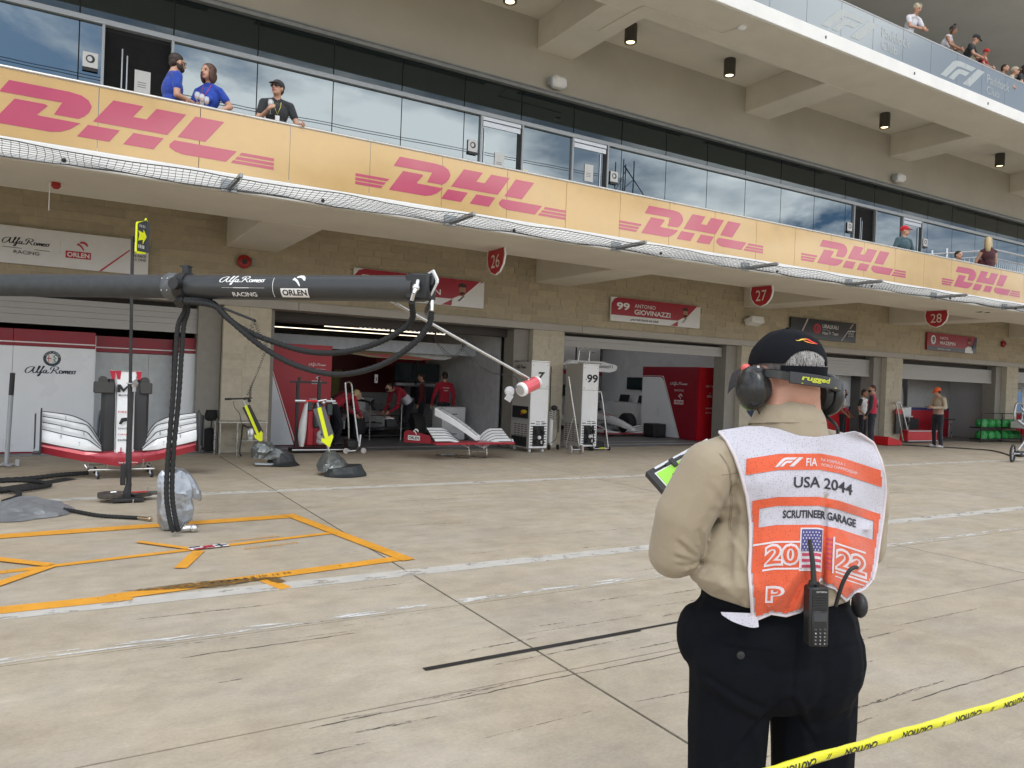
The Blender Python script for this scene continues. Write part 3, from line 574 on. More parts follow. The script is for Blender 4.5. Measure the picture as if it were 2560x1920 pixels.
def portrait(t, cx, z0, hh, y=YS, shirt=None):
    o = .006; PL(t, [[(cx-.26, z0), (cx+.26, z0), (cx+.23, z0+hh*.30), (cx+.08, z0+hh*.42), (cx-.08, z0+hh*.42), (cx-.24, z0+hh*.28)]], shirt or sw, y, o, 'portrait_print')
    PL(t, [[(cx+.085*math.cos(a), z0+hh*.66+hh*.2*math.sin(a)) for a in [2*math.pi*i/18 for i in range(18)]], [(cx-.04, z0+hh*.4), (cx+.04, z0+hh*.4), (cx+.04, z0+hh*.55), (cx-.04, z0+hh*.55)]], skin_d, y, o+.003, 'portrait_print')
    PL(t, [[(cx-.09, z0+hh*.68), (cx-.075, z0+hh*.76), (cx+.075, z0+hh*.76), (cx+.09, z0+hh*.68), (cx+.08, z0+hh*.88), (cx, z0+hh*.93), (cx-.08, z0+hh*.88)], [(cx-.06, z0+hh*.5), (cx+.06, z0+hh*.5), (cx+.05, z0+hh*.57), (cx-.05, z0+hh*.57)]], mat('hair_print', (.04, .025, .02), .6), y, o+.006, 'portrait_print')
def driver_board(x0, num, first, last, label, base=sr):
    x1 = x0+3.05; s = sign('driver_board', label, x0, x1, 3.18, 3.785, sw, group='driver name boards above the garages')
    PL(s, [[(x0+.22, 3.78), (x1-.01, 3.78), (x1-.1, 3.74), (x1-.82, 3.19), (x1-1.05, 3.19), (x1-.78, 3.335), (x0+.01, 3.335), (x0+.01, 3.62), (x0+.1, 3.74)]], sr, off=.003)
    PL(s, [[(x1-.12, 3.77), (x1-.08, 3.77), (x1-.62, 3.3), (x1-.66, 3.3)]], whiteink, off=.006)
    T(s, num, x0+.17, 3.47, .19, .42 if len(num) > 1 else .2, whiteink, bold=.03, name='number'); T(s, first, x0+.75, 3.56, .095, .7, whiteink); T(s, last, x0+.75, 3.39, .125, 1.22, whiteink, bold=.02)
    m2 = MB(); polys(m2, F1, (x0+.62, YS, 3.225), X, Z, .16, .055); m2.build('racing_logo', ink, s, smooth=False); T(s, 'WE RACE AS ONE', x0+.82, 3.225, .055, .75, ink, bold=.01)
    portrait(s, x1-.55, 3.185, .56); return s
driver_board(5.04, '7', 'KIMI', 'RAIKKONEN', 'red and white driver board with portrait partly hidden behind the black boom')
driver_board(11.71, '99', 'ANTONIO', 'GIOVINAZZI', 'red and white driver board with number 99 and a portrait at its right end')
s = sign('team_board', 'black team board with grey diagonal stripes above the garage behind the marshal', 18.42, 21.5, 3.18, 3.785, mat('sign_black', (.015, .015, .018), .35, coat=.2), group='team boards')
PL(s, [[(18.78, 3.19), (18.84, 3.19), (19.2, 3.78), (19.14, 3.78)], [(20.75, 3.19), (20.8, 3.19), (21.35, 3.75), (21.3, 3.75)]], greyw, off=.006)
PL(s, [pill(19.62, 3.51, .17, .15)], redink, off=.003); PL(s, [pill(19.62, 3.51, .10, .085)], MT['sign_black'], off=.006); PL(s, [[(19.56, 3.45), (19.68, 3.45), (19.68, 3.56), (19.6, 3.58)]], redink, off=.009)
T(s, 'URALKALI', 19.85, 3.54, .12, .75, whiteink, bold=.01); T(s, 'Haas F1 Team', 19.86, 3.35, .1, .75, whiteink); PL(s, [[(19.85, 3.49), (20.2, 3.49), (20.2, 3.498), (19.85, 3.498)]], whiteink)
m2 = MB(); polys(m2, F1, (21.1, YS, 3.5), X, Z, .3, .07); m2.build('racing_logo', whiteink, s, smooth=False); T(s, 'WE RACE', 21.1, 3.42, .05, .27, whiteink); T(s, 'AS ONE', 21.1, 3.35, .05, .27, whiteink)
s = sign('driver_board', 'small red driver board with white oval number and black lower band at the far right', 25.4, 28.5, 3.18, 3.785, sr, group='driver name boards above the garages')
PL(s, [[(25.41, 3.185), (28.49, 3.185), (28.49, 3.7), (28.0, 3.185+.14), (25.41, 3.32)]], MT['sign_black']); PL(s, [pill(25.75, 3.54, .15, .16)], whiteink, off=.006); T(s, '9', 25.68, 3.44, .2, .13, ink, bold=.03, y=YS-.008, name='number'); T(s, 'NIKITA', 26.15, 3.58, .09, .5, whiteink); T(s, 'MAZEPIN', 26.15, 3.4, .12, .95, whiteink, bold=.02); T(s, 'WE RACE AS ONE', 26.0, 3.215, .05, .8, whiteink); portrait(s, 28.0, 3.185, .56); PL(s, [[(28.25, 3.3), (28.49, 3.6), (28.49, 3.78), (28.4, 3.78), (28.15, 3.3)]], mat('sign_navy', (.02, .03, .1), .4), off=.008)
# pit number shields
for k, (x, n) in enumerate(((6.56, '26'), (13.4, '27'), (20.25, '28'))):
    s = thing('number_shield', 'red shield with white number '+n+(' hanging from the slab edge', ' hanging near the white wall floodlight', ' hanging above the small red driver board')[k], 'sign', (x, 11.75, 3.92), group='pit number shields')
    c = [(-.30, .46), (.30, .46), (.325, .32), (.28, .17), (.16, .05), (0, 0), (-.16, .05), (-.28, .17), (-.325, .32)]
    z = 3.915-.46; SU_ = V((0, -1, 0)); mb = MB(); mb.prism(c, (x, 11.75, z), SU_, Z, .03); mb.build('rim', whiteink, s, smooth=False)
    mb = MB(); mb.flat([(a*.93, .012+b*.965) for a, b in c], (x-.03, 11.75, z), SU_, Z, .002); mb.build('face', mat('shield_red', (.38, .02, .025), .4), s, smooth=False)
    mb = MB(); write(mb, n, (x-.03, 11.90, z+.13), SU_, Z, .24, .30, off=.006); mb.build('number', mat('cream_print', (.72, .62, .55), .5), s, smooth=False)
# left garage: closed white partition panels with red header
YP = 15.55; pf = thing('partition_front', 'white garage front with a dark red header, car maker badge and script name', 'partition', (-1, YP, 0)); pm = mat('satin_white_panel', (.84, .88, .93), .3, var=.03, vs=1, coat=.2); rp = mat('dark_red_header', (.27, .006, .02), .4)
for a, b in ((-3.3, -.78), (-.775, .46), (1.78, 2.13)): MB().box(a, b, YP, YP+.04, .03, 1.865, .003).build('panel', pm, pf, smooth=False); MB().box(a, b, YP-.01, YP+.04, 1.868, 2.16, .003).build('header', rp, pf, smooth=False)
MB().box(2.133, 2.62, YP-.005, YP+.04, .03, 1.865).build('panel', pm, pf, smooth=False); MB().box(2.133, 2.62, YP-.01, YP+.04, 1.868, 2.16).build('header', rp, pf, smooth=False)
for a, b in ((.47, 1.36), (1.365, 1.77)): MB().box(a, b, YP+.3, YP+.34, .03, 1.82).build('recessed_panel', mat('shade_panel', (.5, .53, .55), .4), pf, smooth=False)  # recess shade is put into a darker copy of the panel white
MB().box(.47, 1.77, YP+.28, YP+.34, 1.83, 2.12).build('recessed_header', rp, pf, smooth=False); MB().box(.462, .47, YP, YP+.34, .03, 2.1).build('return_panel', pm, pf, smooth=False)
mb = MB(); mb.box(-3.3, .46, YP-.014, YP-.011, 1.925, 1.945); mb.box(1.78, 2.62, YP-.014, YP-.011, 1.925, 1.945); mb.box(.47, 1.77, YP+.277, YP+.279, 1.9, 1.918); mb.build('pinstripe', whiteink, pf, smooth=False)
MB().box(-3.3, .46, YP-.006, YP+.03, 0, .028).build('kick_strip', rp, pf, smooth=False)
U0 = (0, YP-.0, 0); mb = MB(); mb.flat(pill(-.2, 1.665, .135, .135), U0, X, Z, .003); mb.build('badge_ring', mat('badge_navy', (.01, .035, .06), .3), pf, smooth=False)
mb = MB(); mb.flat(pill(-.2, 1.665, .088, .088), U0, X, Z, .006); mb.build('badge_field', whiteink, pf, smooth=False)
mb = MB(); mb.flat([(-.255, 1.6), (-.245, 1.6), (-.245, 1.73), (-.255, 1.73)], U0, X, Z, .009); mb.flat([(-.28, 1.66), (-.21, 1.66), (-.21, 1.675), (-.28, 1.675)], U0, X, Z, .010); mb.build('badge_cross', redink, pf, smooth=False)
mb = MB(); put2d(mb, ribbon([[(0, 0), (.3, .1), (.1, .35), (.35, .5), (.1, .7), (.3, .95), (.45, .8)]], .1), (-.19, YP, 1.595), X, Z, .07, .14, .009); mb.build('badge_serpent', mat('badge_green', (.02, .2, .16), .4), pf, smooth=False)
mb = MB(); n_ = 0
for i, ch in enumerate('ALFA ROMEO'):
    if ch == ' ': continue
    a = R(155-14.5*i); write(mb, ch, V((-.2+.101*math.cos(a), YP, 1.665+.101*math.sin(a))), V((math.sin(a), 0, -math.cos(a))), V((math.cos(a), 0, math.sin(a))), .022, off=.008)
mb.build('badge_lettering', whiteink, pf, smooth=False)
alfa_word(pf, -.6, 1.345, .78, .19, mat('script_navy', (.012, .02, .045), .4), y=YP)
# red and white diagonal hoarding inside garage 7
def hoarding(x0, x1, y, zt, mir, label, ratio=.6):
    t = thing('team_hoarding', label, 'hoarding', (x0, y, 0)); MB().box(x0, x1, y, y+.04, .02, zt, .003).build('panel', red, t, smooth=False)
    w = x1-x0; g = (lambda u: x0+u*w) if not mir else (lambda u: x1-u*w)
    def fl(P, m, off, nm): 
        q = [(g(a), b) for a, b in P]; q = q[::-1] if mir else q
        mb = MB(); mb.flat(q, (0, y, 0), X, Z, off); mb.build(nm, m, t, smooth=False)
    if not mir: fl([(0, .03), (.41, .03), (0, 1.66)], pm, .003, 'white_wedge'); fl([(0, 1.70), (0, 1.74), (.455, .03), (.435, .03)], whiteink, .004, 'pinstripe')
    return t
h7 = hoarding(3.72, 5.03, 16.25, 2.19, False, 'red and white hoarding with diagonal stripe at the left of the open garage')
def stack(t, x, y, z, w, off=.003, U=X):   # small sponsor stack
    a = MB(); put2d(a, SCRIPT, (x, y, z), U, Z, w, w*.22, off); a.flat([(0, -.05), (w, -.05), (w, -.045), (0, -.045)], V((x, y, z)), U, Z, off); write(a, 'RACING', V((x, y, z-.11))+U*w*.3, U, Z, w*.08, w*.42, off=off)
    b = MB(); orlen(a, b, V((x, y, z-.37))+U*w*.2, U, Z, w*.55, off); write(a, 'CARRERA', V((x, y, z-.72))+U*w*.1, U, Z, w*.1, w*.7, bold=.02, off=off); write(a, 'SINGHA', V((x, y, z-.88))+U*w*.1, U, Z, w*.1, w*.7, off=off)
    a.build('sponsor_lettering', whiteink, t, smooth=False); b.build('plate_lettering', red, t, smooth=False)
stack(h7, 4.52, 16.25, 1.72, .38)
# garage 99: angled red bulkhead with white swoosh, at the right
h9 = thing('team_hoarding', 'deep red bulkhead with white pinstripe curve at the right of the second open garage', 'hoarding', (15.5, 16.4, 0))
SX = 16.0; UY = V((0, -1, 0)); MB().box(SX, SX+.04, 16.3, 18.75, .02, 2.18).build('side_panel', rp, h9, smooth=False)
MB().box(SX+.04, SX+.14, 16.25, 16.3, .02, 2.18).build('corner_post', red_b, h9, smooth=False); MB().box(SX+.14, 16.98, 16.26, 16.3, .02, 2.18).build('front_panel', red_b, h9, smooth=False)
MB().box(10.5, SX, 20.9, 20.94, 1.86, 2.2).build('header', rp, h9, smooth=False)
O9 = V((SX, 18.75, 0)); mb = MB(); mb.flat([(.0, .03), (1.75, .03), (1.02, 1.72), (.95, 1.82), (.85, 1.86), (0, 1.86)], O9, UY, Z, .004); mb.build('white_field', pm, h9, smooth=False)
mb = MB(); put2d(mb, ribbon([[(0, 1.9), (.85, 1.9), (.95, 1.88), (1.04, 1.78), (1.5, .7), (1.79, .03)]], .025), (SX, 18.75, .03), UY, Z, 1.79, 1.87, .007); mb.build('pinstripe', whiteink, h9, smooth=False)
mb = MB(); put2d(mb, SCRIPT, (SX, 17.45, 1.60), UY, Z, .75, .13, .006); write(mb, 'RACING', (SX, 17.25, 1.44), UY, Z, .06, .4, off=.006); a_ = mb; b_ = MB(); orlen(a_, b_, (SX, 17.25, 1.05), UY, Z, .4, .006); a_.build('sponsor_lettering', whiteink, h9, smooth=False); b_.build('plate_lettering', red, h9, smooth=False)
mb = MB(); put2d(mb, SCRIPT, (16.3, 16.26, 1.58), X, Z, .34, .09, .003); write(mb, 'CARRERA', (16.32, 16.26, .95), X, Z, .045, .28, bold=.02); write(mb, 'SINGHA', (16.32, 16.26, .82), X, Z, .045, .26); mb.build('sponsor_lettering', whiteink, h9, smooth=False); orl(h9, 16.37, 1.3, .18, whiteink, red_b, y=16.26)
# driver gantry boards hung inside the garages
for k, (x0, y, z, w, txt, nm) in enumerate(((6.5, 17.9, 2.06, 2.15, 'Kimi Raikkonen', 'white hanging overhead board with number 7 in the first open garage'), (11.6, 17.0, 1.93, 1.75, 'Antonio Giovinazzi', 'white hanging overhead board in the second open garage behind the 99 cabinet'))):
    t = thing('overhead_board', nm, 'board', (x0, y, z)); h = .23
    P = [(0, .03), (.12, -.0), (w-.25, -.02), (w-.05, .03), (w, .10), (w, .16), (w-.08, .2), (w*.8, .235), (w*.72, .27), (.25, .27), (.12, .2), (0, .13)]
    mb = MB(); mb.prism(P, (x0, y, z), X, Z, .25); mb.build('body', white, t, smooth=False)
    T(t, ('7 ' if k == 0 else '99 '), x0+.42, z+.10, .09, .12, ink, y=y-.252, bold=.03, shear=.3, name='number'); T(t, txt, x0+.72, z+.09, .10, w*.42, ink, y=y-.252); T(t, '+' if k == 0 else 'I I', x0+w*.85, z+.1, .08, .09, ink, y=y-.252)
    MB().tube([(x0+.5, y, z+.25), (x0+.5, y, 3.2)], .02, 6).build('hanger', dark, t); MB().tube([(x0+w-.4, y, z+.25), (x0+w-.4, y, 3.2)], .02, 6).build('hanger', dark, t)
mb = MB(); mb.prism([(0, .1), (.7, .02), (2.0, 0), (2.4, .05), (1.9, .09), (.8, .2)], (5.7, 17.7, 2.0), X, Z, .12); tag(mb.build('rainbow_fairing', mat('fairing_olive', (.30, .26, .10), .4), smooth=False), 'long thin fairing striped in olive and red below the white hanging board', 'fairing')
mb = MB(); mb.prism([(.1, .10), (.8, .03), (2.0, .015), (2.2, .04), (1.7, .07), (.8, .12)], (5.9, 17.578, 2.0), X, Z, .002); mb.build('red_stripe', mat('fairing_red', (.4, .05, .04), .4), bpy.data.objects['rainbow_fairing'], smooth=False)
# ---------------------------------------------------------------- pit equipment on the apron
from mathutils import noise as NZ
boomm = mat('matt_black_boom', (.035, .038, .042), .42, var=.12, vs=8, coat=.1); hosem = mat('braided_hose', (.014, .015, .016), .75, var=.3, vs=50, bump=.5, bs=120)
chrome = mat('chrome', (.75, .75, .76), .12, 1, var=.05); silver = None
def crinkle(name, col, rough, metal, sc=4.2, d=.035):
    m = mat(name, col, rough, metal, var=.10, vs=12); t = m.node_tree; bs = t.nodes['Principled BSDF']; K = t.links.new
    g = t.nodes.new('ShaderNodeNewGeometry'); n = t.nodes.new('ShaderNodeTexNoise'); n.inputs['Scale'].default_value = 5; mx_ = t.nodes.new('ShaderNodeVectorMath'); mx_.operation = 'MULTIPLY_ADD'; mx_.inputs[1].default_value = (.25, .25, .25); K(g.outputs['Position'], n.inputs[0]); K(n.outputs['Color'], mx_.inputs[0]); K(g.outputs['Position'], mx_.inputs[2])
    v = t.nodes.new('ShaderNodeTexVoronoi'); v.feature = 'F1'; v.inputs['Scale'].default_value = sc; K(mx_.outputs[0], v.inputs[0]); bp = t.nodes.new('ShaderNodeBump'); bp.inputs['Strength'].default_value = 1; bp.inputs['Distance'].default_value = d; K(v.outputs['Distance'], bp.inputs['Height']); K(bp.outputs[0], bs.inputs['Normal']); return m
def hose(name, pts, r, parent, m=None, k=8, wrap=True, n=10, closed=False):
    P = smooth_path(pts, k); mb = MB()
    if wrap:
        P2 = []; 
        for i in range(len(P)-1):
            for j in range(3): P2.append(P[i].lerp(P[i+1], j/3))
        P2.append(P[-1]); mb.tube(P2, [r*(1+.10*math.sin(i*1.9)) for i in range(len(P2))], n)
    else: mb.tube(P, r, n)
    return mb.build(name, m or hosem, parent)
def coil(pts, r, pitch, wr, parent, name='coiled_cord', m=None):
    P = smooth_path(pts, 10); out = []; s = 0; u = None
    for i in range(len(P)-1):
        a, b = P[i], P[i+1]; T = (b-a).normalized(); u = T.orthogonal().normalized() if u is None else (u-T*u.dot(T)).normalized(); w = T.cross(u); L_ = (b-a).length; n = max(2, int(L_/pitch*8))
        for j in range(n):
            q = a.lerp(b, j/n); s += L_/n; ang = 2*math.pi*s/pitch; rr = r*(1+.3*math.sin(s*9)); out.append(q+(u*math.cos(ang)+w*math.sin(ang))*rr)
    mb = MB(); mb.tube(out, wr, 4); return mb.build(name, m or black, parent)
bd = V((3.32, -3.3, 0)).normalized(); bn = V((-bd.y, bd.x, 0))*-1   # along the boom, and towards the camera
silver = crinkle('silver_sheeting', (.40, .43, .47), .36, .65)
boom = thing('pit_boom', 'long matt black overhead boom with white team lettering and hose fittings at its end', 'boom', (-2, 10.65, 0))
def bp(s, off=0, z=2.37): return V((-.6, 9.25, z))+bd*s+bn*off      # s metres along from the left picture edge
mb = MB(); mb.tube([bp(-5), bp(2.12)], .112, 32); mb.build('rear_tube', mat('boom_wrapped', (.045, .05, .055), .55, var=.25, vs=14, bump=.5, bs=25), boom)
mb = MB(); mb.tube([bp(2.12), bp(4.50)], .115, 40); mb.build('front_tube', boomm, boom)
mb = MB(); mb.tube([bp(2.0), bp(2.02), bp(2.10), bp(2.12)], [.118, .13, .13, .118], 32); mb.build('flange', mat('flange_grey', (.13,.14,.15), .45, .4), boom)
mb = MB()
for z in (2.43, 2.32):
    for s in (2.03, 2.09): mb.ell(bp(s, .128, z), .007, 8, 6)
mb.build('rivet', chrome, boom)
mb = MB(); mb.tube([bp(2.16), bp(2.24)], .135, 20); mb.tube([bp(2.2, .1, 2.38), bp(2.2, .19, 2.38)], .055, 12); mb.obox(tuple(bp(2.2, .0, 2.52)), .06, .06, .1, rz=R(-45)); mb.tube([bp(2.12, .0, 2.565), bp(2.26, 0, 2.555)], .007, 6); mb.tube([bp(2.2, 0.02, 2.26), bp(2.2, .1, 2.2)], .05, 10); mb.build('clamp', black, boom)
def curved(vf, s0, z0, w, h, r=.1165):   # print wrapped on the tube
    vs = []
    for x, y in vf[0]:
        z = z0+y*h; a = math.asin(max(-1, min(1, (z-2.37)/r))); vs.append(bp(s0+x*w)+bn*(r*math.cos(a))+Z*(r*math.sin(a)))
    return vs, vf[1]
def sliced(vf, n=10):
    bm = bmesh.new(); vv = [bm.verts.new((x, y, 0)) for x, y in vf[0]]
    for f in vf[1]:
        try: bm.faces.new([vv[i] for i in f])
        except ValueError: pass
    for k in range(1, n): bmesh.ops.bisect_plane(bm, geom=bm.verts[:]+bm.edges[:]+bm.faces[:], plane_co=(0, k/n, 0), plane_no=(0, 1, 0))
    bm.verts.index_update(); r = ([(v.co.x, v.co.y) for v in bm.verts], [tuple(v.index for v in f.verts) for f in bm.faces]); bm.free(); return r
Q1 = ([(0, 0), (1, 0), (1, 1), (0, 1)], [(0, 1, 2, 3)])
mb = MB(); mb.add(*curved(sliced(SCRIPT, 6), 2.63, 2.375, .47, .09)); mb.add(*curved(sliced(glyphs('RACING', .02), 5), 2.76, 2.277, .25, .035)); mb.add(*curved(Q1, 2.78, 2.348, .16, .006)); mb.add(*curved(Q1, 2.66, 2.350, .44, .002)); mb.add(*curved(sliced(Q1, 8), 3.18, 2.275, .005, .17))
mb.add(*curved(sliced(Q1, 6), 3.26, 2.275, .27, .075)); n_ = 0
for P in EAGLE: mb.add(*curved(sliced((P, [tuple(range(len(P)))]), 6), 3.37, 2.368, .13, .105))
mb.build('printed_lettering', whiteink, boom, smooth=False)
mb = MB(); mb.add(*curved(sliced(glyphs('ORLEN', .03), 5), 3.275, 2.288, .24, .05, .1175)); mb.build('plate_lettering', ink, boom, smooth=False)
mb = MB(); mb.obox(tuple(bp(4.55, 0, 2.38)), .22, .2, .23, rz=R(-44.8), b=.02); mb.build('end_housing', black, boom)
P = [(-.085, .125), (.03, .15), (.10, .07), (.10, .04), (-.04, -.105), (-.075, -.11), (-.09, -.09)]; U_ = (bd*.78+bn*.62).normalized()
mb = MB(); mb.prism([(a*1.08, b*1.05) for a, b in P], bp(4.66, .02, 2.37), U_, Z, .016); mb.build('end_plate_rim', white, boom, smooth=False)
mb = MB(); mb.prism([(a*.84-.002, b*.88) for a, b in P], bp(4.66, .02, 2.37)+U_.cross(Z)*.016, U_, Z, .006); mb.build('end_plate', black, boom, smooth=False)
mb = MB(); mb.flat(pill(.03, .07, .04, .045), bp(4.66, .02, 2.37)+U_.cross(Z)*.022, U_, Z, .002); mb.build('end_badge', alu, boom, smooth=False)
mb = MB(); mb.tube([bp(4.57, .12, 2.42), bp(4.58, .17, 2.37), bp(4.56, .18, 2.31)], .02, 10); mb.ell(bp(4.57, .16, 2.36), .035, 12, 8); mb.tube([bp(4.56, .18, 2.31), bp(4.54, .17, 2.25)], .018, 10); mb.tube([bp(4.67, .03, 2.27), bp(4.67, .03, 2.18)], .016, 10); mb.build('hose_fitting', chrome, boom)
hose('supply_hose', [bp(2.25, .08, 2.24), (1.15, 7.50, 2.23), (1.27, 7.38, 2.09), (1.41, 7.25, 1.98), (1.61, 7.05, 1.88), (1.85, 6.81, 1.80), (2.05, 6.61, 1.79), (2.25, 6.42, 1.84), (2.43, 6.24, 1.94), (2.57, 6.09, 2.09), bp(4.54, .17, 2.24)], .026, boom)
hose('supply_hose', [bp(2.26, .1, 2.22), (1.17, 7.44, 2.19), (1.30, 7.28, 2.05), (1.53, 7.08, 1.83), (1.78, 6.84, 1.67), (2.07, 6.56, 1.60), (2.34, 6.28, 1.68), (2.56, 6.08, 1.86), (2.68, 5.97, 2.05), bp(4.67, .03, 2.17)], .026, boom)
for k_, dx in enumerate((0, .05)):
    hose('drop_hose', [bp(2.22+dx*.3, .08, 2.24), (.955+dx*.5, 7.70, 2.15), (.905+dx, 7.74, 2.0), (.895+dx, 7.75, 1.7), (.885+dx, 7.76, 1.3), (.865+dx*.9, 7.78, .8), (.86+dx, 7.77, .4), (.90+dx, 7.75, .14), (.935+dx*.8, 7.73, .05)], .023, boom)
mb = MB(); mb.tube([bp(2.35, -.05, 2.25), (1.44, 6.95, 2.05)], .012, 8); mb.build('strut_rod', dark, boom)
coil([(1.44, 6.95, 2.05), (1.47, 6.9, 1.95), (1.53, 6.87, 1.84), (1.50, 6.89, 1.70), (1.45, 6.93, 1.53), (1.40, 6.98, 1.38), (1.55, 8.6, 1.22)][:6], .011, .022, .0022, boom)
coil([(1.44, 6.95, 2.06), (1.42, 6.96, 1.98), (1.47, 6.92, 1.90), (1.52, 6.87, 1.80)], .016, .03, .0022, boom)
lampt = thing('boom_lamp', 'slanted steel rod ending in a red and clear cylinder lamp before the cabinet numbered 7', 'lamp', (3.3, 6.1, 1.6))
LA, LB, LC = V((2.42, 6.26, 2.275)), V((3.2, 6.3, 1.95)), V((3.92, 6.3, 1.635))
mb = MB(); mb.tube([LA, LC], .0145, 12); mb.build('rod', steel, lampt); mb = MB(); mb.tube([LB+V((-.02, 0, .01)), LB+V((.02, 0, -.008))], .024, 10); mb.obox(tuple(LB-Z*.02), .03, .03, .06); mb.build('rod_clip', black, lampt)
ca, cb = V((3.815, 6.27, 1.515)), V((4.05, 6.33, 1.60)); dv = (cb-ca)
mb = MB(); mb.tube([ca+dv*.16, ca+dv*.86], .067, 28); mb.build('red_sleeve', mat('pearl_red', (.62, .07, .09), .25, coat=.8), lampt)
mb = MB(); mb.tube([ca, ca+dv*.02, ca+dv*.14, ca+dv*.165], [.06, .068, .07, .066], 28); mb.build('clear_collar', white, lampt)
mb = MB(); mb.tube([ca-dv*.005, ca+dv*.005], .05, 24); mb.build('lens', mat('lens_grey', (.45, .45, .46), .15, .2), lampt)
mb = MB(); mb.tube([ca+dv*.86, ca+dv*.98, ca+dv*1.02], [.068, .066, .05], 28); mb.build('end_cap', mat('clear_plastic', (.62, .60, .6), .2, coat=.5), lampt)
mb = MB(); mb.tube([LC, ca.lerp(cb, .45)], .012, 8); mb.build('stem', chrome, lampt)
w_ = MB(); w_.ell(V((3.70, 6.28, 1.50)), (.055, .03, .05), 12, 8); w_.obox((3.69, 6.27, 1.44), .07, .01, .07, rx=.2, ry=.5); w_.build('plastic_wrap', mat('film_wrap', (.66, .66, .68), .2, alpha=.55), lampt)
coil([(2.71, 5.98, 2.27), (2.80, 6.3, 2.19), (2.87, 6.3, 2.07), (2.92, 6.3, 1.93), (3.01, 6.3, 1.84), (3.1, 6.3, 1.80), (3.17, 6.3, 1.86), (3.2, 6.3, 1.93)], .014, .02, .0022, lampt)
coil([(3.17, 6.3, 1.88), (3.25, 6.3, 1.83), (3.36, 6.3, 1.73), (3.50, 6.3, 1.67), (3.64, 6.3, 1.655), (3.74, 6.3, 1.65)], .012, .022, .0022, lampt)
hose('cord_tail', [(3.74, 6.3, 1.65), (3.785, 6.3, 1.62), (3.79, 6.3, 1.55), (3.74, 6.29, 1.50)], .004, lampt, black, wrap=False, n=6)
# tall signal post with an arrow sign
ps = thing('signal_post', 'tall slim black post on a steel base with a yellow arrow sign on top', 'post', (.69, 9.91, 0))
mb = MB(); mb.tube([(.69, 9.91, .03), (.665, 9.91, 1.4)], .028, 12); mb.tube([(.665, 9.91, 1.4), (.635, 9.91, 3.12)], .018, 12); mb.box(.645, .705, 9.89, 9.93, .3, 1.42); mb.build('pole', dark, ps)
mb = MB(); mb.box(.595, .65, 9.88, 9.94, .2, .45, .006); mb.build('side_box', dark, ps)
mb = MB(); mb.tube([(.70, 9.86, 1.36), (.72, 9.84, 1.40), (.70, 9.83, 1.42)], .03, 10); mb.tube([(.705, 9.85, 1.42), (.705, 9.85, 1.30)], .022, 10); mb.tube([(.62, 9.86, 1.40), (.69, 9.86, 1.39)], .008, 6); mb.build('crank', mat('grey_casting', (.45, .45, .46), .35, .6), ps)
bs_ = mat('scuffed_steel', (.12, .11, .10), .45, .7, var=.25, vs=20)
mb = MB(); mb.lathe([(0, .05), (.15, .05), (.155, .075), (.155, .105), (0, .105)], (.52, 9.97, 0), n=28); mb.build('base_disc', bs_, ps); mb = MB(); mb.lathe([(0, .05), (.12, .05), (.125, .08), (0, .1)], (.83, 10.02, 0), n=28); mb.obox((.93, 10.0, .08), .2, .08, .04, b=.006); mb.build('base_disc', bs_, ps)
mb = MB(); mb.obox((.68, 9.93, .035), .34, .28, .035, b=.006); mb.tube([(.66, 9.93, .05), (.69, 9.91, .22)], [.05, .03], 12); mb.build('foot_plate', dark, ps)
mb = MB(); mb.tube([(.50, 9.9, .12), (.56, 9.89, .125)], .012, 8); mb.tube([(.9, 9.93, .11), (.9, 9.93, .16)], .014, 8); mb.tube([(.73, 9.78, .0), (.73, 9.78, .05)], .009, 8); mb.build('bolt', chrome, ps)
mb = MB(); mb.obox((.80, 9.9, .115), .16, .02, .012); mb.build('red_latch', red_b, ps)
ang = R(-52); SU = V((math.cos(ang), -math.sin(ang)*-1, 0)).normalized(); SU = V((.62, .78, 0)).normalized(); So = V((.655, 9.80, 2.93))
mb = MB(); mb.prism([(0, .0), (.02, -.02), (.17, -.0), (.19, .02), (.19, .40), (.17, .42), (.16, .39), (.02, .35), (0, .33)], So, SU, Z, .02); mb.build('sign_edge', yellowf, ps, smooth=False)
mb = MB(); mb.prism([(.012, .01), (.17, .018), (.175, .03), (.175, .385), (.168, .40), (.02, .335), (.012, .32)], So+SU.cross(Z)*.02, SU, Z, .004); mb.build('sign_face', mat('sign_dark', (.04, .045, .05), .4), ps, smooth=False)
mb = MB(); mb.flat([(.015, .13), (.105, .155), (.10, .10), (.175, .20), (.11, .28), (.108, .235), (.015, .25), (.035, .2)], So+SU.cross(Z)*.025, SU, Z, .002); mb.build('arrow', yellowf, ps, smooth=False)
mb = MB()
for k_ in range(4): mb.flat([(.03+.03*k_, .05), (.042+.03*k_, .05), (.042+.03*k_, .09), (.03+.03*k_, .09)], So+SU.cross(Z)*.025, SU, Z, .001); mb.flat([(.04+.03*k_, .295), (.048+.03*k_, .295), (.048+.03*k_, .325), (.04+.03*k_, .325)], So+SU.cross(Z)*.025, SU, Z, .001)
mb.build('sign_marks', whiteink, ps, smooth=False); mb = MB(); mb.obox((.79, 9.93, 3.13), .05, .03, .36); mb.obox((.7, 9.92, 3.08), .14, .03, .05); mb.build('sign_box', black, ps, smooth=False)
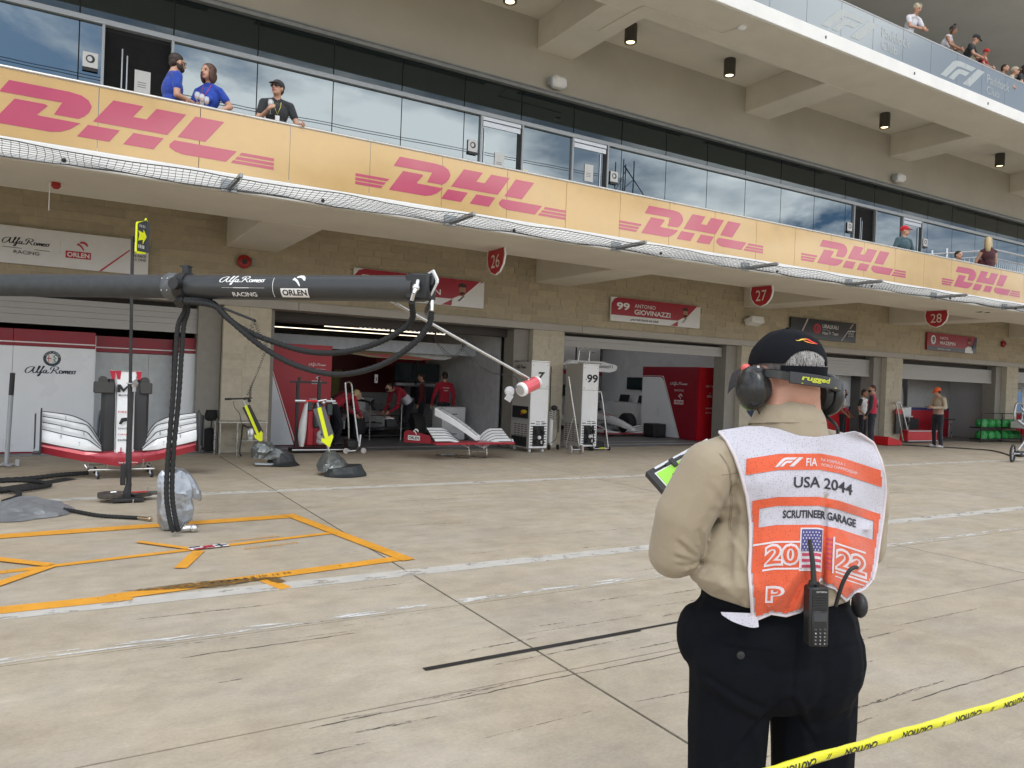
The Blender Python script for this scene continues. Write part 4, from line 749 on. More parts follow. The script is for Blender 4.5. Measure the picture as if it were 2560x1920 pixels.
# silver sheet bag round the gun on the hoses, and crumpled covers
def crumple(rings, amp, seed, sub=5, fr=7, creased=True):
    amp *= 1.8; sub = min(sub, 2)
    R0 = [[V(p) for p in r] for r in rings]; n = len(R0[0]); out = []
    cols = [smooth_path([r[k_ % n] for r in R0], sub) for k_ in range(n)]
    m_ = len(cols[0])
    for i in range(m_):
        ring = smooth_path([cols[k_][i] for k_ in range(n)], sub, closed=True); c = sum(ring, V((0, 0, 0)))/len(ring); o2 = []
        for p in ring:
            q = V((p.x*fr+seed, p.y*fr, p.z*fr)); d = (1-abs(NZ.noise(q))*2.2)*amp+NZ.noise(q*2.7)*amp*.5
            v = (p-c); v = v.normalized() if v.length > 1e-5 else V((0, 0, 0)); o2.append(p+v*d)
        out.append(o2)
    return out
def ringp(c, rx, ry, z, n=8, tilt=(0, 0), jit=0, seed=0, rot=0):
    random.seed(seed); o = []
    for k_ in range(n):
        a = 2*math.pi*k_/n+rot; j = 1+random.uniform(-jit, jit); x = rx*math.cos(a)*j; y = ry*math.sin(a)*j; o.append((c[0]+x, c[1]+y, z+tilt[0]*x+tilt[1]*y))
    return o
bagt = thing('wheel_gun_bag', 'upright silver sheet bag wrapped round the hose ends beside the orange line', 'bag', (1.0, 8.05, 0))
random.seed(33); bz = [(.012, .07, .06, .94), (.03, .11, .08, .965), (.10, .155, .11, .985), (.20, .165, .12, .985), (.30, .155, .12, .98), (.40, .165, .11, .97), (.47, .15, .09, .96), (.54, .13, .08, .955), (.575, .11, .05, .96)]
def sq(cx, cy, rx, ry, z, n=14):
    o = []
    for k in range(n): a = 2*math.pi*k/n+.25; c, s_ = math.cos(a), math.sin(a); p = 1/(abs(c)**3.5+abs(s_)**3.5)**(1/3.5); j = 1+random.uniform(-.13, .09); o.append((cx+rx*c*p*j, cy+ry*s_*p*j, z+random.uniform(-.024, .024)*(z > .05)))
    return o
mb = MB(); mb.loft([sq(cx, 8.08, rx, ry, z) for z, rx, ry, cx in bz]); mb.build('cover', silver, bagt, ang=16)
mb = MB(); mb.loft(crumple([ringp((1.0, 8.14), .05, .05, .60, 8, (.0, 0), seed=9), ringp((1.04, 8.14), .08, .07, .575, 8, (-.5, 0), jit=.1, seed=9), ringp((1.09, 8.13), .10, .09, .48, 8, (-.6, 0), jit=.1, seed=8), ringp((1.13, 8.12), .09, .08, .38, 8, (-.6, 0), jit=.1, seed=7), ringp((1.15, 8.12), .06, .06, .30, 8, (-.5, 0), seed=7)], .008, 5, 4, 9)); mb.build('folded_flap', silver, bagt, ang=14)
mb = MB(); mb.tube([(1.03, 7.93, .035), (1.12, 7.92, .04)], .034, 14); mb.ell((1.13, 7.9, .04), .04, 14, 10); mb.tube([(1.0, 7.9, .02), (1.05, 7.9, .1)], .012, 8); mb.build('gun_nose', chrome, bagt)
ct = thing('silver_cover', 'flat silver sheet lying folded on the concrete by the black hoses', 'cover', (-.3, 9.4, 0))
mb = MB(); mb.loft(crumple([ringp((-.30, 9.45), .44, .5, .008, 12, jit=.22, seed=21), ringp((-.30, 9.47), .38, .44, .035, 12, jit=.18, seed=21), ringp((-.33, 9.55), .25, .28, .10, 12, jit=.2, seed=22), ringp((-.32, 9.62), .06, .05, .15, 12, seed=23)], .02, 9.3, 3, 5)); mb.build('sheet', silver, ct, ang=13)
flo = thing('floor_hose', 'black air hose on the concrete running from the silver sheet to a brass coupling', 'hose', (.2, 9.2, 0))
hose('hose', [(-.1, 9.55, .03), (.1, 9.35, .025), (.35, 8.98, .022), (.58, 8.80, .022), (.7, 8.72, .022)], .02, flo); mb = MB(); mb.tube([(.7, 8.72, .025), (.79, 8.6, .028)], .017, 10); mb.ell((.80, 8.58, .03), .026, 10, 8); mb.build('coupling', mat('brass', (.5, .38, .25), .3, .9), flo)
lp = thing('looped_hose', 'thick black hose looping over the ground at the far left edge', 'hose', (-.7, 11.5, 0))
hose('hose', [(.33, 12.2, .06), (.0, 12.15, .05), (-.45, 12.0, .03), (-1.2, 11.9, .03)], .03, lp); hose('loop', [(-1.4, 11.3, .03), (-.9, 11.75, .03), (-.45, 11.85, .03), (-.12, 11.35, .035), (-.35, 10.95, .04), (-.65, 10.85, .035), (-.9, 10.3, .03), (-.55, 9.9, .03)], .026, lp); hose('loop', [(-1.5, 11.2, .03), (-.9, 11.1, .06), (-.5, 10.85, .05), (-.42, 10.5, .03), (-.55, 10.1, .03)], .026, lp)
plt = thing('floor_mat_strip', 'dark flat cable mat on the ground behind the looping hose', 'mat', (-.8, 11.5, 0)); mb = MB(); mb.add([(-1.6, 10.5, .008), (-1.2, 10.4, .008), (.2, 12.0, .008), (.05, 12.15, .008)], [(0, 1, 2, 3)]); mb.build('strip', rubber, plt)
# nose and front wing assembly on a wheeled stand -----------------
fwg = thing('front_wing', 'upright white and red racing car nose and front wing assembly on a low wheeled stand', 'front wing', (.73, 12.1, .15), group='racing car front wings')
wm = mat('gloss_white_bodywork', (.84, .86, .88), .25, var=.02, coat=.6); rm = mat('metallic_red_bodywork', (.43, .035, .055), .3, .25, var=.05, coat=.6); carb = mat('carbon_black', (.03, .031, .034), .4, var=.15, vs=90)
def wing_half(sg, parent, cx=.73, y0=12.1, z0=0, XU=X, YU=Y, ZU=Z, M=None):
    mir = lambda x: cx+sg*(x-cx)*-1 if False else (cx-(cx-x) if sg < 0 else cx+(cx-x))
    xs_ = [-.24, -.05, .12, .28, .36, .47]
    Ls = [[.53, .48, .44, .405, .40, .39], [.70, .645, .60, .56, .51, .415], [.79, .75, .70, .655, .57, .44], [.865, .83, .79, .75, .65, .47], [.93, .905, .87, .79, .70, .50]]
    for k_ in range(4):
        mb = MB(M); fr_ = []
        for x_, a, b in zip(xs_, Ls[k_], Ls[k_+1]):
            yy = y0-.16+.05*k_; fr_.append([(mir(x_), yy, a), (mir(x_), yy-.012, (a+b)/2), (mir(x_), yy+.03, b), (mir(x_), yy+.045, b), (mir(x_), yy+.02, (a+b)/2), (mir(x_), yy+.02, a)])
        mb.loft(fr_); mb.build('flap', wm, parent)
        mb = MB(M); mb.tube(smooth_path([(mir(x_), y0-.135+.05*k_, b) for x_, b in zip(xs_, Ls[k_+1])], 3), .006, 5); mb.build('flap_trailing_edge', carb, parent)
    mb = MB(M)
    for x_, z1, z2 in ((-.02, .60, .68), (.2, .5, .53), (-.02, .74, .8), (.25, .64, .7), (.03, .85, .92)): mb.obox((mir(x_), y0-.15, z1), .012, .04, .05)
    mb.build('slot_bracket', alu_l, parent)
    mb = MB(M); o = -.25; mb.prism([(mir(o)*1 if 0 else 0, 0)]*0 or [(-.22, .36), (.12, .34), (.13, .60), (.08, .93), (-.05, .98), (-.22, .92)], (mir(-.265), y0-.02, 0), Y, Z, .018); mb.prism([(-.2, .43), (.1, .43), (.1, .9), (-.2, .9)], (mir(-.33), y0+.02, 0), Y, Z, .012); mb.box(min(mir(-.34), mir(-.25)), max(mir(-.34), mir(-.25)), y0-.2, y0+.1, .36, .385); mb.build('endplate', carb, parent)
def red_plane(parent, cx=.73, y0=12.1, M=None):
    mb = MB(M); rg_ = []
    for x_, zt, zb, yy in ((-.245, .53, .36, -.02), (.0, .47, .30, -.05), (.25, .41, .245, -.08), (.44, .385, .22, -.10), (.47, .385, .215, -.12), (.6, .40, .19, -.17), (.73, .38, .17, -.19)):
        rg_.append([(x_, y0+yy-.10, (zt+zb)/2+.02), (x_, y0+yy-.08, zt-.02), (x_, y0+yy, zt), (x_, y0+yy+.08, zt-.02), (x_, y0+yy+.02, zb), (x_, y0+yy-.07, zb+.01)])
    rg_ += [[(2*cx-p[0], p[1], p[2]) for p in r_] for r_ in rg_[:-1][::-1]]
    mb.loft(rg_); return mb.build('main_plane', rm, parent)
red_plane(fwg); wing_half(-1, fwg); wing_half(1, fwg)
rg_ = []
for z_, hw, yy, th in ((.27, .05, -.22, .05), (.30, .10, -.24, .08), (.40, .125, -.24, .10), (.7, .125, -.2, .13), (1.1, .125, -.16, .15), (1.3, .13, -.14, .16), (1.42, .15, -.14, .16), (1.5, .19, -.13, .15)):
    rg_.append([(.75+hw*a, 12.1+yy+th*b, z_+(.03*abs(a)**2 if z_ > 1.45 else 0)) for a, b in ((-1, .3), (-.8, .04), (-.4, 0), (.4, 0), (.8, .04), (1, .3), (.9, 1), (-.9, 1))])
mb = MB(); mb.loft(rg_); mb.build('nose_cone', wm, fwg)
mb = MB(); mb.loft([[(x_, 12.1+y_, z_) for x_, y_ in ((.45, .0), (.50, -.1), (1.02, -.1), (1.06, 0), (1.0, .15), (.5, .15))] for z_ in (.40, .9, 1.25)]+[[(x_, 12.1+y_, 1.40) for x_, y_ in ((.52, .02), (.56, -.06), (.94, -.06), (.98, .02), (.92, .13), (.58, .13))]]); mb.build('chassis_pylon', carb, fwg)
for a, b in ((.35, .58), (.93, 1.06)): mb = MB(); mb.box(a, b+.03, 11.95, 12.12, 1.2, 1.36, .015); mb.tube([((a+b)/2, 11.98, 1.38), ((a+b)/2, 12.12, 1.38)], .06, 14); mb.build('support_block', mat('charcoal_foam', (.06, .06, .058), .7), fwg)
def nl(m, *cmds):
    for c in cmds:
        q = MB()
        if isinstance(c[0], str): write(q, c[0], c[1], X, Z, c[2], c[3], bold=.01, off=.004)
        else: q.flat(c[0], (0, c[1], 0), X, Z, .004)
        q.build('nose_lettering', m, fwg, smooth=False)
nl(ink, ('SINGHA', (.66, 11.875, .70), .028, .17), ([(.67, .78), (.70, .86), (.76, .87), (.80, .84), (.82, .78), (.79, .79), (.78, .82), (.73, .81), (.70, .77)], 11.872), ('MARELLI', (.66, 11.925, 1.165), .028, .18), ([(.64, 1.22), (.68, 1.22), (.68, 1.27), (.72, 1.22), (.78, 1.30), (.80, 1.22), (.84, 1.22), (.84, 1.33), (.78, 1.33), (.72, 1.27), (.68, 1.33), (.64, 1.33)], 11.935), ('zadara', (.66, 11.865, .54), .035, .17))
nl(redink, ('PIRELLI', (.66, 11.89, .93), .03, .18), ('CARRERA', (.66, 11.868, .62), .022, .17), ([(.70, .31), (.715, .31), (.715, .375), (.745, .375), (.745, .39), (.715, .39), (.715, .45), (.70, .45), (.70, .39), (.67, .39), (.67, .375), (.70, .375)], 11.85), ('8 8', (.77, 11.85, .36), .06, .07))
mb = MB()
for x_ in (.632, .868): mb.tube([(x_, 11.862, .42), (x_, 11.90, .75), (x_, 11.94, 1.12), (x_, 11.955, 1.3)], .005, 5)
mb.build('nose_pinstripe', carb, fwg)
for x_, c_ in ((.57, 1.47), (.64, 1.47), (.90, 1.47)): mb = MB(); mb.add([(x_, 11.96, 1.40), (x_+.035, 11.96, 1.40), (x_+.045, 11.955, 1.52), (x_-.03, 11.955, 1.52)], [(0, 1, 2, 3)]); mb.build('red_flash', redink, fwg, smooth=False)
mb = MB(); write(mb, 'Save the Children', (.68, 11.80, .235), X, Z, .022, .24, off=.012); mb.build('wing_lettering', whiteink, fwg, smooth=False)
tr = thing('wing_stand', 'low steel stand on castors carrying the upright nose and front wing', 'stand', (.75, 12.1, 0))
mb = MB(); mb.tube([(.33, 11.95, .13), (1.15, 11.95, .13)], .014, 8); mb.tube([(.28, 12.0, .2), (.33, 11.95, .13), (.33, 12.6, .13), (1.15, 12.6, .13), (1.15, 11.95, .13), (1.05, 12.0, .2)], .014, 8); mb.tube([(.55, 11.95, .13), (.55, 11.9, .28)], .012, 8); mb.tube([(1.0, 11.95, .13), (1.0, 11.9, .28)], .012, 8); mb.build('frame', steel, tr)
for x_, y_ in ((.44, 11.95), (1.12, 12.0), (.42, 12.6), (1.12, 12.6)):
    mb = MB(); mb.lathe([(0, -.014), (.045, -.014), (.05, -.008), (.05, .008), (.045, .014), (0, .014)], (x_, y_, .05), (1, .25, 0), 18); cw = mb.build('castor', rubber, tr); mb = MB(); mb.lathe([(0, -.016), (.03, -.016), (.03, .016), (0, .016)], (x_, y_, .05), (1, .25, 0), 16); mb.build('castor_hub', alu, cw); mb = MB(); mb.tube([(x_-.02, y_+.02, .13), (x_-.02, y_, .05)], .012, 6); mb.build('castor_fork', alu, tr)
mb = MB(); mb.tube(smooth_path([(.44, 12.5, .2), (.45, 12.5, .85), (.52, 12.5, .95), (.6, 12.5, .95)], 4), .018, 8); mb.build('push_handle', mat('slate_tube', (.10, .13, .16), .5), tr)
# prop stick at the left, black cloth on a stick by the pillar
t = thing('prop_stick', 'grey pole with a black grip standing on a small foot at the far left', 'pole', (-.72, 13.7, 0)); mb = MB(); mb.tube([(-.72, 13.7, .02), (-.69, 13.7, 1.08)], .032, 12); mb.build('shaft', alu_l, t); mb = MB(); mb.tube([(-.69, 13.7, 1.08), (-.68, 13.7, 1.42)], .034, 12); mb.build('grip', black, t)
mb = MB(); mb.obox((-.72, 13.7, .03), .3, .06, .03, rz=.3); mb.obox((-.72, 13.7, .03), .06, .3, .03, rz=.3); mb.obox((-.58, 13.66, .06), .05, .03, .1); mb.obox((-.86, 13.66, .06), .05, .03, .1); mb.build('foot', mat('pale_foot', (.5, .5, .52), .4, .5), t)
t = thing('black_broom_bag', 'black cloth bundle hung on a stand against the white panel by the pillar', 'bag', (2.38, 15.3, 0))
mb = MB(); mb.loft(crumple([ringp((2.39, 15.3), .11, .05, .02, 8, seed=3), ringp((2.38, 15.3), .125, .06, .2, 8, seed=4, jit=.1), ringp((2.38, 15.3), .10, .05, .40, 8, seed=5, jit=.1), ringp((2.42, 15.3), .03, .03, .47, 8, seed=5)], .008, 2, 4, 9)); mb.loft(crumple([ringp((2.41, 15.3), .05, .03, .60, 8, seed=3), ringp((2.42, 15.3), .12, .05, .66, 8, seed=4, jit=.1), ringp((2.43, 15.3), .09, .04, .81, 8, seed=5)], .006, 2, 4, 9)); mb.build('cloth', mat('black_cloth', (.015, .015, .017), .9, bump=.4), t)
mb = MB(); mb.tube([(2.43, 15.3, .45), (2.44, 15.3, .64)], .012, 6); mb.tube([(2.56, 15.3, .55), (2.58, 15.3, .78), (2.5, 15.3, .80)], .012, 6); mb.build('stand_rod', dark, t)
# steel table by the pillar with canister
t = thing('steel_table', 'low stainless steel frame table in front of the stone pillar', 'table', (2.85, 14.7, 0))
MB().box(2.42, 3.28, 14.35, 14.95, .625, .645, .003).build('tabletop', steel, t); MB().box(2.75, 3.24, 14.45, 14.9, .285, .297).build('shelf', steel, t)
for x_, y_ in ((2.44, 14.38), (3.25, 14.38), (2.44, 14.92), (3.25, 14.92), (2.74, 14.38)): MB().tube([(x_, y_, 0), (x_, y_, .625)], .014, 8).build('leg', steel, t)
t = thing('steel_canister', 'steel canister with black hose on the lower shelf of the table', 'canister', (3.04, 14.8, .3)); mb = MB(); mb.lathe([(0, .3), (.065, .3), (.07, .32), (.07, .5), (.045, .54), (0, .55)], (3.04, 14.7, 0)); mb.build('body', steel, t); hose('tube', [(3.0, 14.66, .5), (2.88, 14.6, .56), (2.82, 14.4, .35), (2.78, 14.3, .1), (2.8, 14.25, .03)], .012, t, black, wrap=False)
# quick lift jacks under silver covers
def jack(lbl, C, hd, tp, bar, foot, arr_off, seed, flip=1):
    t = thing('car_jack', lbl, 'jack', C, group='jacks with yellow arrows'); H0, F0 = V(tp), V(foot); d = (F0-H0)
    mb = MB(); mb.tube([H0, F0], .017, 10); mb.build('shaft', alu, t)
    mb = MB(); mb.tube([V(bar[0]), V(bar[1])], .014, 8); mb.build('handlebar', red_b if seed == 2 else black, t)
    mb = MB(); mb.tube([V(bar[0]), V(bar[0]).lerp(V(bar[1]), .25)], .019, 8); mb.tube([V(bar[1]), V(bar[1]).lerp(V(bar[0]), .25)], .019, 8); mb.tube([H0+V((.0, -.02, .02)), H0+V((.14, -.02, .05))], .012, 6); mb.ell(H0+V((.1, 0, .0)), .03, 8, 6); mb.build('grip', MT['brushed_aluminium'] if seed == 2 else black, t)
    n = d.normalized(); sd = n.cross(Y).normalized(); sd = sd if sd.x > 0 else -sd; a = H0+d*.10; b = H0+d*.84; L_ = (b-a).length; yy = n.cross(sd); yy = yy if yy.y < 0 else -yy
    mb = MB(); q = [(-.06, .02), (.07, .02), (.10, .82), (-.03, .82)] if seed == 1 else [(-.10, .0), (.09, 0), (.13, .8), (-.04, .86)]
    mb.prism([(x_, y_*L_) for x_, y_ in q], a+yy*.02, sd, n, -.012); mb.build('arrow_panel', mat('arrow_backing_black' if seed == 1 else 'arrow_backing_grey', (.02, .02, .02) if seed == 1 else (.10, .10, .105), .5), t, smooth=False)
    P = [(-.03, 0), (.03, 0), (.035, .72), (.10, .68), (.11, .75), (.015, .97), (-.085, .78), (-.075, .70), (-.025, .74)]
    mb = MB(); mb.prism([(x_*(.75 if seed == 1 else 1.05), y_*L_*1.12) for x_, y_ in P], a+yy*.036, sd, n, .004); mb.build('yellow_arrow', yellowf, t, smooth=False); return t
coverm = crinkle('grey_foil_cover', (.17, .185, .185), .32, .6, 4.5, .035); skirt = crinkle('black_sheet', (.02, .024, .027), .5, 0, 4, .03)
j1 = jack('left jack of the two, handle before the stone pillar and grey cover at its foot', (3.0, 13.0, 0), None, (2.55, 13.0, 1.09), ((2.26, 12.98, 1.11), (2.66, 13.0, 1.13)), (2.90, 13.0, .30), 0, 1)
mb = MB(); mb.loft(crumple([ringp((2.83, 13.0), .10, .12, .14, 10, seed=31, jit=.1), ringp((2.88, 13.0), .15, .14, .24, 10, (-.1, 0), seed=32, jit=.1), ringp((2.95, 13.0), .17, .13, .33, 10, (-.35, 0), seed=33, jit=.1), ringp((2.95, 13.0), .08, .07, .405, 10, (-.2, 0), seed=34)], .012, 4.4, 3, 8)); mb.loft(crumple([ringp((2.95, 13.0), .12, .13, .12, 8, (-.2, 0), seed=35), ringp((3.15, 13.0), .22, .14, .20, 8, (-.3, 0), seed=36, jit=.1), ringp((3.12, 13.0), .16, .08, .29, 8, (-.35, 0), seed=37)], .012, 6, 3, 8)); mb.build('cover', coverm, j1, ang=13)
mb = MB(); mb.loft(crumple([ringp((3.22, 12.95), .27, .22, .015, 10, seed=38, jit=.15), ringp((3.22, 12.98), .22, .16, .08, 10, seed=39, jit=.1), ringp((3.22, 13.0), .17, .12, .22, 10, (-.2, 0), seed=40, jit=.08)], .01, 8, 3, 7)); mb.build('skirt', skirt, j1, ang=13)
mb = MB(); mb.obox((3.0, 12.9, .04), .5, .12, .03, rz=.0, ry=.06); mb.build('base_plate', alu_l, j1)
j2 = jack('right of the two jacks, wide arrow over a pleated silver and black cover', (3.65, 11.7, 0), None, (3.44, 11.8, 1.13), ((3.09, 11.8, 1.15), (3.73, 11.8, 1.155)), (3.66, 11.8, .34), 0, 2)
mb = MB(); mb.loft(crumple([ringp((3.62, 11.62), .16, .2, .07, 10, seed=41, jit=.1), ringp((3.68, 11.62), .23, .2, .14, 10, seed=42, jit=.1), ringp((3.68, 11.68), .18, .16, .24, 10, seed=43, jit=.1), ringp((3.67, 11.74), .06, .06, .36, 10, seed=44)], .016, 14.4, 3, 9)); mb.build('cover', coverm, j2, ang=13)
mb = MB(); mb.loft(crumple([ringp((3.82, 11.45), .33, .23, .012, 12, seed=45, jit=.08), ringp((3.82, 11.47), .30, .20, .05, 12, seed=46, jit=.08), ringp((3.80, 11.5), .28, .18, .15, 12, (.1, 0), seed=47, jit=.05)], .010, 18, 3, 8)); mb.build('skirt', skirt, j2, ang=13)
for j_ in (j1, j2): pass
coil([(2.66, 13.0, 1.14), (2.73, 13.3, 1.3), (2.80, 13.4, 1.45)], .012, .022, .0025, j1); hose('trigger_cable', [(2.4, 13, 1.08), (2.42, 13, .98), (2.5, 13.02, .88), (2.55, 13.05, .72), (2.62, 13.1, .64)], .005, j1, black, wrap=False, n=5)
mb = MB()
for k_ in range(4): mb.obox((3.30+.0*k_, 11.79, 1.10), .001, .001, .001)
# tool trolley with blower and backpack on frame, push cart
t = thing('blower_trolley', 'black wheeled frame holding a white and grey engine blower before the red hoarding', 'trolley', (4.4, 14.9, 0))
mb = MB(); mb.box(3.92, 3.97, 14.86, 14.92, .12, 1.42); mb.box(4.34, 4.40, 14.86, 14.92, .9, 1.42); mb.box(3.80, 4.52, 14.87, 14.92, 1.38, 1.42); mb.box(3.96, 4.0, 14.9, 14.95, 1.42, 1.5); mb.box(4.36, 4.39, 14.9, 14.95, 1.42, 1.52); mb.build('mast', black, t)
MB().tube([(3.85, 14.8, .07), (5.0, 14.8, .06)], .02, 10).build('front_bar', chrome, t); MB().box(3.85, 4.98, 14.82, 15.1, .02, .10, .01).build('base', black, t)
mb = MB(); mb.loft(crumple([ringp((4.03, 14.8), .04, .08, .14, 8, seed=2), ringp((4.03, 14.8), .075, .1, .35, 8, seed=2), ringp((4.05, 14.8), .07, .1, .6, 8, seed=3), ringp((4.1, 14.8), .03, .06, .98, 8, seed=3)], .0, 1, 3)); mb.build('white_shell', white, t)
mb = MB(); mb.box(4.13, 4.27, 14.8, 14.9, .15, .85, .02); mb.build('red_shell', red, t)
mb = MB(); mb.box(4.24, 4.42, 14.72, 14.9, .5, 1.0, .04); mb.box(4.13, 4.2, 14.75, 14.9, .85, 1.02, .01); mb.box(4.5, 4.62, 14.75, 14.88, .75, 1.0, .02); mb.build('black_engine', mat('gunmetal', (.06, .075, .08), .4, .3), t)
mb = MB(); mb.ell((4.42, 14.72, .36), (.12, .1, .12), 16, 10); mb.tube([(4.4, 14.72, .42), (4.46, 14.72, .62)], .05, 10); mb.box(4.32, 4.56, 14.7, 14.85, .18, .32, .04); mb.build('tank', mat('grey_white_plastic', (.62, .62, .62), .35), t); mb = MB(); mb.tube([(4.39, 14.60, .39), (4.39, 14.64, .39)], .035, 12); mb.build('cap', black, t)
mb = MB(); mb.tube([(4.0, 14.7, 1.02), (4.06, 14.7, 1.05), (4.1, 14.7, .98)], .014, 6); mb.tube([(4.56, 14.7, 1.1), (4.6, 14.7, 1.0), (4.68, 14.7, 1.0)], .014, 6); mb.build('white_lever', white, t)
t = thing('push_cart', 'steel push cart with a tall bent tube handle beside the red hoarding', 'cart', (5.1, 14.7, 0))
mb = MB(); mb.tube(smooth_path([(5.06, 15.0, .1), (5.03, 15.0, .6), (4.94, 15.0, 1.33), (4.96, 15.0, 1.41), (5.03, 15.0, 1.42), (5.07, 15.0, 1.34), (5.12, 15.0, 1.0), (5.24, 14.9, .1)], 5), .018, 8); mb.tube([(5.24, 14.9, .1), (5.06, 14.6, .06), (4.9, 14.6, .05)], .015, 8); mb.build('tube_frame', steel, t)
MB().box(4.93, 5.14, 14.7, 14.95, .1, .27, .02).build('black_case', black, t); MB().tube([(5.14, 14.6, .15), (5.16, 14.6, .38)], .02, 8).build('white_rod', white, t)
for x_, y_ in ((5.24, 14.62), (4.88, 14.64)): mb = MB(); mb.lathe([(0, -.012), (.055, -.012), (.055, .012), (0, .012)], (x_, y_, .055), (0, 1, 0), 18); mb.build('wheel', mat('pale_wheel', (.6, .55, .52), .5), t)
# second nose and wing on steel hoops in front of garage 7
f2 = thing('front_wing', 'white racing car nose and wing with a red endplate on steel hoops before the garage', 'front wing', (6.9, 13.4, .3), group='racing car front wings')
def rings(pts): return [[V(p) for p in r] for r in pts]
nA, nB = V((6.53, 13.9, .90)), V((7.09, 13.2, .42))
rg_ = []
for k_ in range(7):
    t_ = k_/6; c = nA.lerp(nB, t_); w = .155-.05*t_; h = .085-.03*t_; c = c+Z*(.03*math.sin(math.pi*t_)); sd = V((.78, .62, 0)); rg_.append([c+sd*(w*a)+Z*(h*b) for a, b in ((-1, -.8), (-1, .6), (-.8, 1), (.8, 1), (1, .6), (1, -.8))])
mb = MB(); mb.loft(rg_); mb.build('nose_cone', wm, f2)
mb = MB(); sd = V((.78, .62, 0)).normalized()
for s_ in (-1, 1): mb.tube([nA+sd*(.12*s_)+Z*.088, nA.lerp(nB, .5)+sd*(.10*s_)+Z*.105, nB+sd*(.08*s_)+Z*.06], .006, 5)
for k_ in range(3): p = nA.lerp(nB, .62+.1*k_)+Z*.085; mb.obox(tuple(p), .07, .012, .006, rz=R(38), rx=0)
for a_, b_ in ((.02, .04),): p = nA.lerp(nB, .06)+Z*.09; mb.obox(tuple(p), .13, .05, .006, rz=R(38))
mb.build('nose_pinstripe', carb, f2)
def flaps(cx0, cx1, z0, y0, n, parent, sgn):
    for k_ in range(n):
        fr_ = []
        for i in range(8):
            u = i/7; x_ = cx0+(cx1-cx0)*u; bend = (u if sgn > 0 else 1-u); drop = .17*max(0, bend-.45)**1.5*2.2; zz = z0+.045*k_-drop*(1+k_*.25); yy = y0+.085*k_; fr_.append([(x_, yy, zz), (x_, yy+.03, zz+.028), (x_, yy+.085, zz+.048), (x_, yy+.085, zz+.040), (x_, yy+.03, zz+.012)])
        mb = MB(); mb.loft(fr_); mb.build('flap', wm, parent); mb = MB(); mb.tube([V(r_[2])+Z*.004 for r_ in fr_], .006, 5); mb.build('flap_trailing_edge', carb, parent)
flaps(6.14, 6.88, .37, 13.15, 5, f2, 1); flaps(7.2, 7.83, .36, 13.15, 5, f2, -1)
mb = MB(); mb.loft([[(x_, 13.02, .31), (x_, 13.05, .345), (x_, 13.35, .36), (x_, 13.35, .32)] for x_ in (6.1, 6.9, 7.1, 7.85)]); mb.build('main_plane', rm, f2)
mb = MB(); mb.prism([(0, 0), (.65, .02), (.60, .17), (.08, .25), (0, .2)], (5.75, 13.75, .30), V((.53, -.85, 0)).normalized(), Z, .015); ep = mb.build('endplate', rp, f2, smooth=False); a_ = MB(); b_ = MB(); orlen(a_, b_, V((5.75, 13.75, .36))+V((.53, -.85, 0)).normalized()*.10, V((.53, -.85, 0)), Z, .28, .018); a_.build('logo_plate', whiteink, f2, smooth=False); b_.build('logo_lettering', ink, f2, smooth=False)
mb = MB(); mb.prism([(0, 0), (.5, 0), (.45, .1), (0, .12)], (7.83, 13.6, .30), V((.1, -1, 0)).normalized(), Z, .015); mb.build('endplate', wm, f2, smooth=False)
t = thing('wing_hoop', 'bent steel tube trestle under the white nose in front of the garage', 'trestle', (7.0, 13.4, 0)); mb = MB()
for x_ in (6.93, 7.33): mb.tube(smooth_path([(x_, 13.3, .34), (x_+.03, 13.32, .2), (x_+.03, 13.32, .03), (x_-.02, 13.5, .015), (x_-.38, 14.0, .015)], 4), .012, 8)
mb.tube([(6.95, 13.3, .14), (7.36, 13.3, .14)], .010, 8); mb.tube([(6.58, 13.99, .015), (6.97, 13.99, .015)], .012, 8); mb.build('tube', steel, t)
